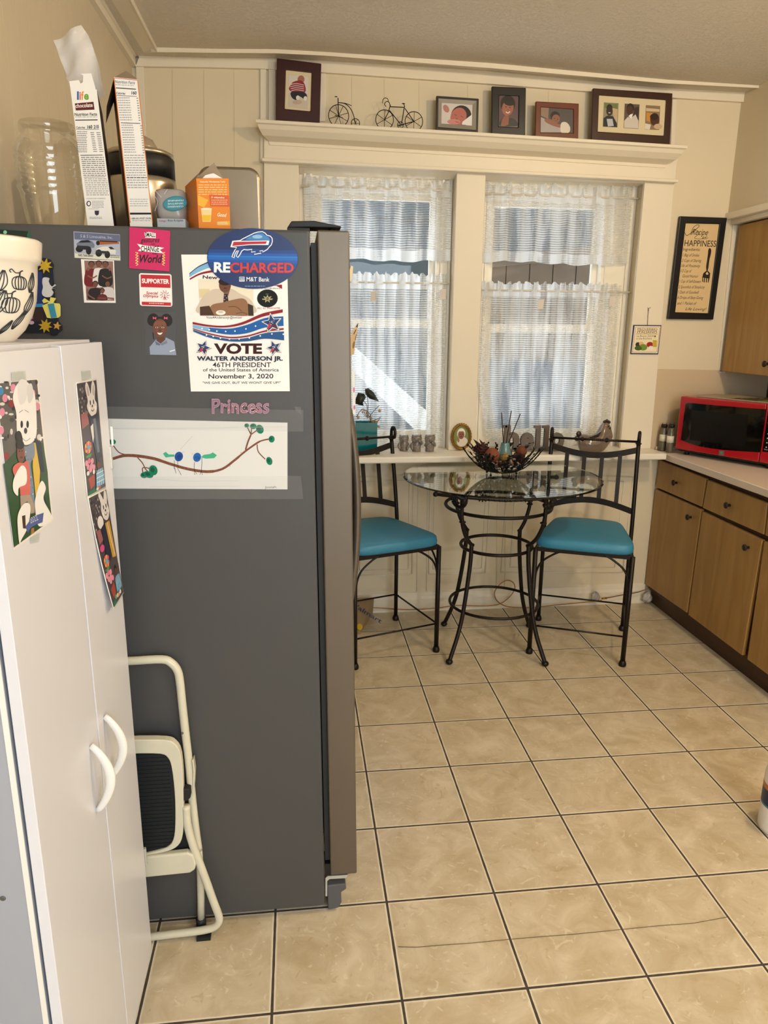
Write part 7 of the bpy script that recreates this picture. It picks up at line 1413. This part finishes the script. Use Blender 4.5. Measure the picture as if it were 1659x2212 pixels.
bandcol(.024, .066, '#b8295f'); bandcol(.066, .078, '#d9a3b8'); bandcol(.078, .100, '#3f87a0'); bandcol(.100, .152, '#1b2a52'); bandcol(.152, .170, '#c27333'); bandcol(.026, .098, '#1f4f9c', R_(215), R_(330), .0009)
b.build('label', ink, bt_, fix=False)
b = MB(); b.lathe([(0, .30), (.022, .30), (.022, .325), (.018, .33), (0, .33)], bc, 24); b.build('cap', mat('cap_blue', '#2a4f9a', .4), bt_)
cbp = [(800, 1313), (830, 1314), (880, 1317), (940, 1314), (985, 1308), (1040, 1309), (1078, 1305), (1100, 1290), (1112, 1272), (1108, 1258), (1094, 1254), (1078, 1264), (1068, 1282), (1076, 1300), (1100, 1311), (1150, 1312), (1200, 1307), (1250, 1302), (1300, 1297)]
pts = []
for u, v in cbp:
    p = at(1, .215, u, v); p.z = max(.004, p.z + .0); pts.append(tuple(p))
b = MB(); b.tube(spline2(pts), .0032, 6); o = b.build('cable', mat('copper_cable', '#a5713f', .4)); tag(o, 'thin copper coloured cable looping along the skirting board under the table', 'cable')
pts = [tuple(at(1, .235, u, v)) for u, v in ((1300, 1293), (1320, 1290), (1350, 1284), (1378, 1279), (1410, 1268))]; b = MB(); b.tube(spline2(pts), .0035, 6); cb2 = b.build('cable', mat('brown_cable', '#7d5a3c', .5)); tag(cb2, 'short brown cable with brass plug running to the base cabinet', 'cable')
b = MB(); b.tube([at(1, .235, 1300, 1293), at(1, .235, 1311, 1292)], .0058, 8); b.build('plug', mat('brass', '#a8823f', .35, metal=.7), cb2)
cr_m = mat('crumpled_plastic', '#cfc8bd', .2, alpha=.7, bump=.8, bs=60); rr = random.Random(5)
for u, v, s, lab in ((1286, 1288, .030, 'small crumpled clear plastic scrap at the skirting board behind the right chair'), (1398, 1290, .034, 'crumpled white plastic wedged between skirting board and base cabinet')):
    p = at(1, .222, u, v); p.z = max(p.z, s*.8)
    b = MB(); b.grid(lambda a, t: p + Vector((math.cos(2*PI*a)*math.sin(PI*t), .6*math.sin(2*PI*a)*math.sin(PI*t), math.cos(PI*t)*.95))*s*(.8 + .2*math.sin(5*a*2*PI + 7*t) + .15*math.cos(11*t + 3*2*PI*a)), 20, 12); o = b.build('plastic_scrap', cr_m); tag(o, lab, 'plastic scrap')
# paper bag behind the left chair
bg_ = thing('paper_bag', (-.05, .08, 0), 'kraft paper shopping bag lying on the floor behind the left chair', 'bag'); fr_, bk2 = at(2, 0, 779, 1372), at(1, .205, 808, 1291)
b = MB(); n = 8; xs_ = lambda t: fr_.x + (bk2.x - fr_.x)*t
def bagp(s, t): y = fr_.y + (bk2.y - fr_.y)*t; z = .022 + (bk2.z - .022)*t**.9; x1 = xs_(t); return Vector((-.095 + (x1 + .095)*s, y, z + .006*math.sin(s*17 + t*5)*math.sin(PI*t)))
b.grid(bagp, 14, 8); b.add([bagp(1, t/8) for t in range(9)] + [Vector((xs_(t/8)*.98, fr_.y + .012 + (bk2.y + .02 - fr_.y)*t/8, .001)) for t in range(9)], [(i, i+1, 10+i, 9+i) for i in range(8)]); b.add([bagp(s/8, 0) for s in range(9)] + [Vector((bagp(s/8, 0).x, fr_.y + .01, .001)) for s in range(9)], [(i, i+1, 10+i, 9+i) for i in range(8)])
b.build('bag_body', mat('kraft_bag', '#a08763', .8, bump=.3, bs=40), bg_)
Nb = (bagp(1, .5) - bagp(.6, .5)).cross(bagp(.8, .9) - bagp(.8, .2)).normalized(); 
a = Art(lambda u, v: onplane(bagp(.95, .5) + Nb*.004, Nb, u, v), Nb); a.text('Walmart', (752, 1303), (822, 1347), 9, '#3d4f74', .01); a.ell(777, 1354, 6, 7, '#d8b22a'); a.build('printing', inkm, bg_)
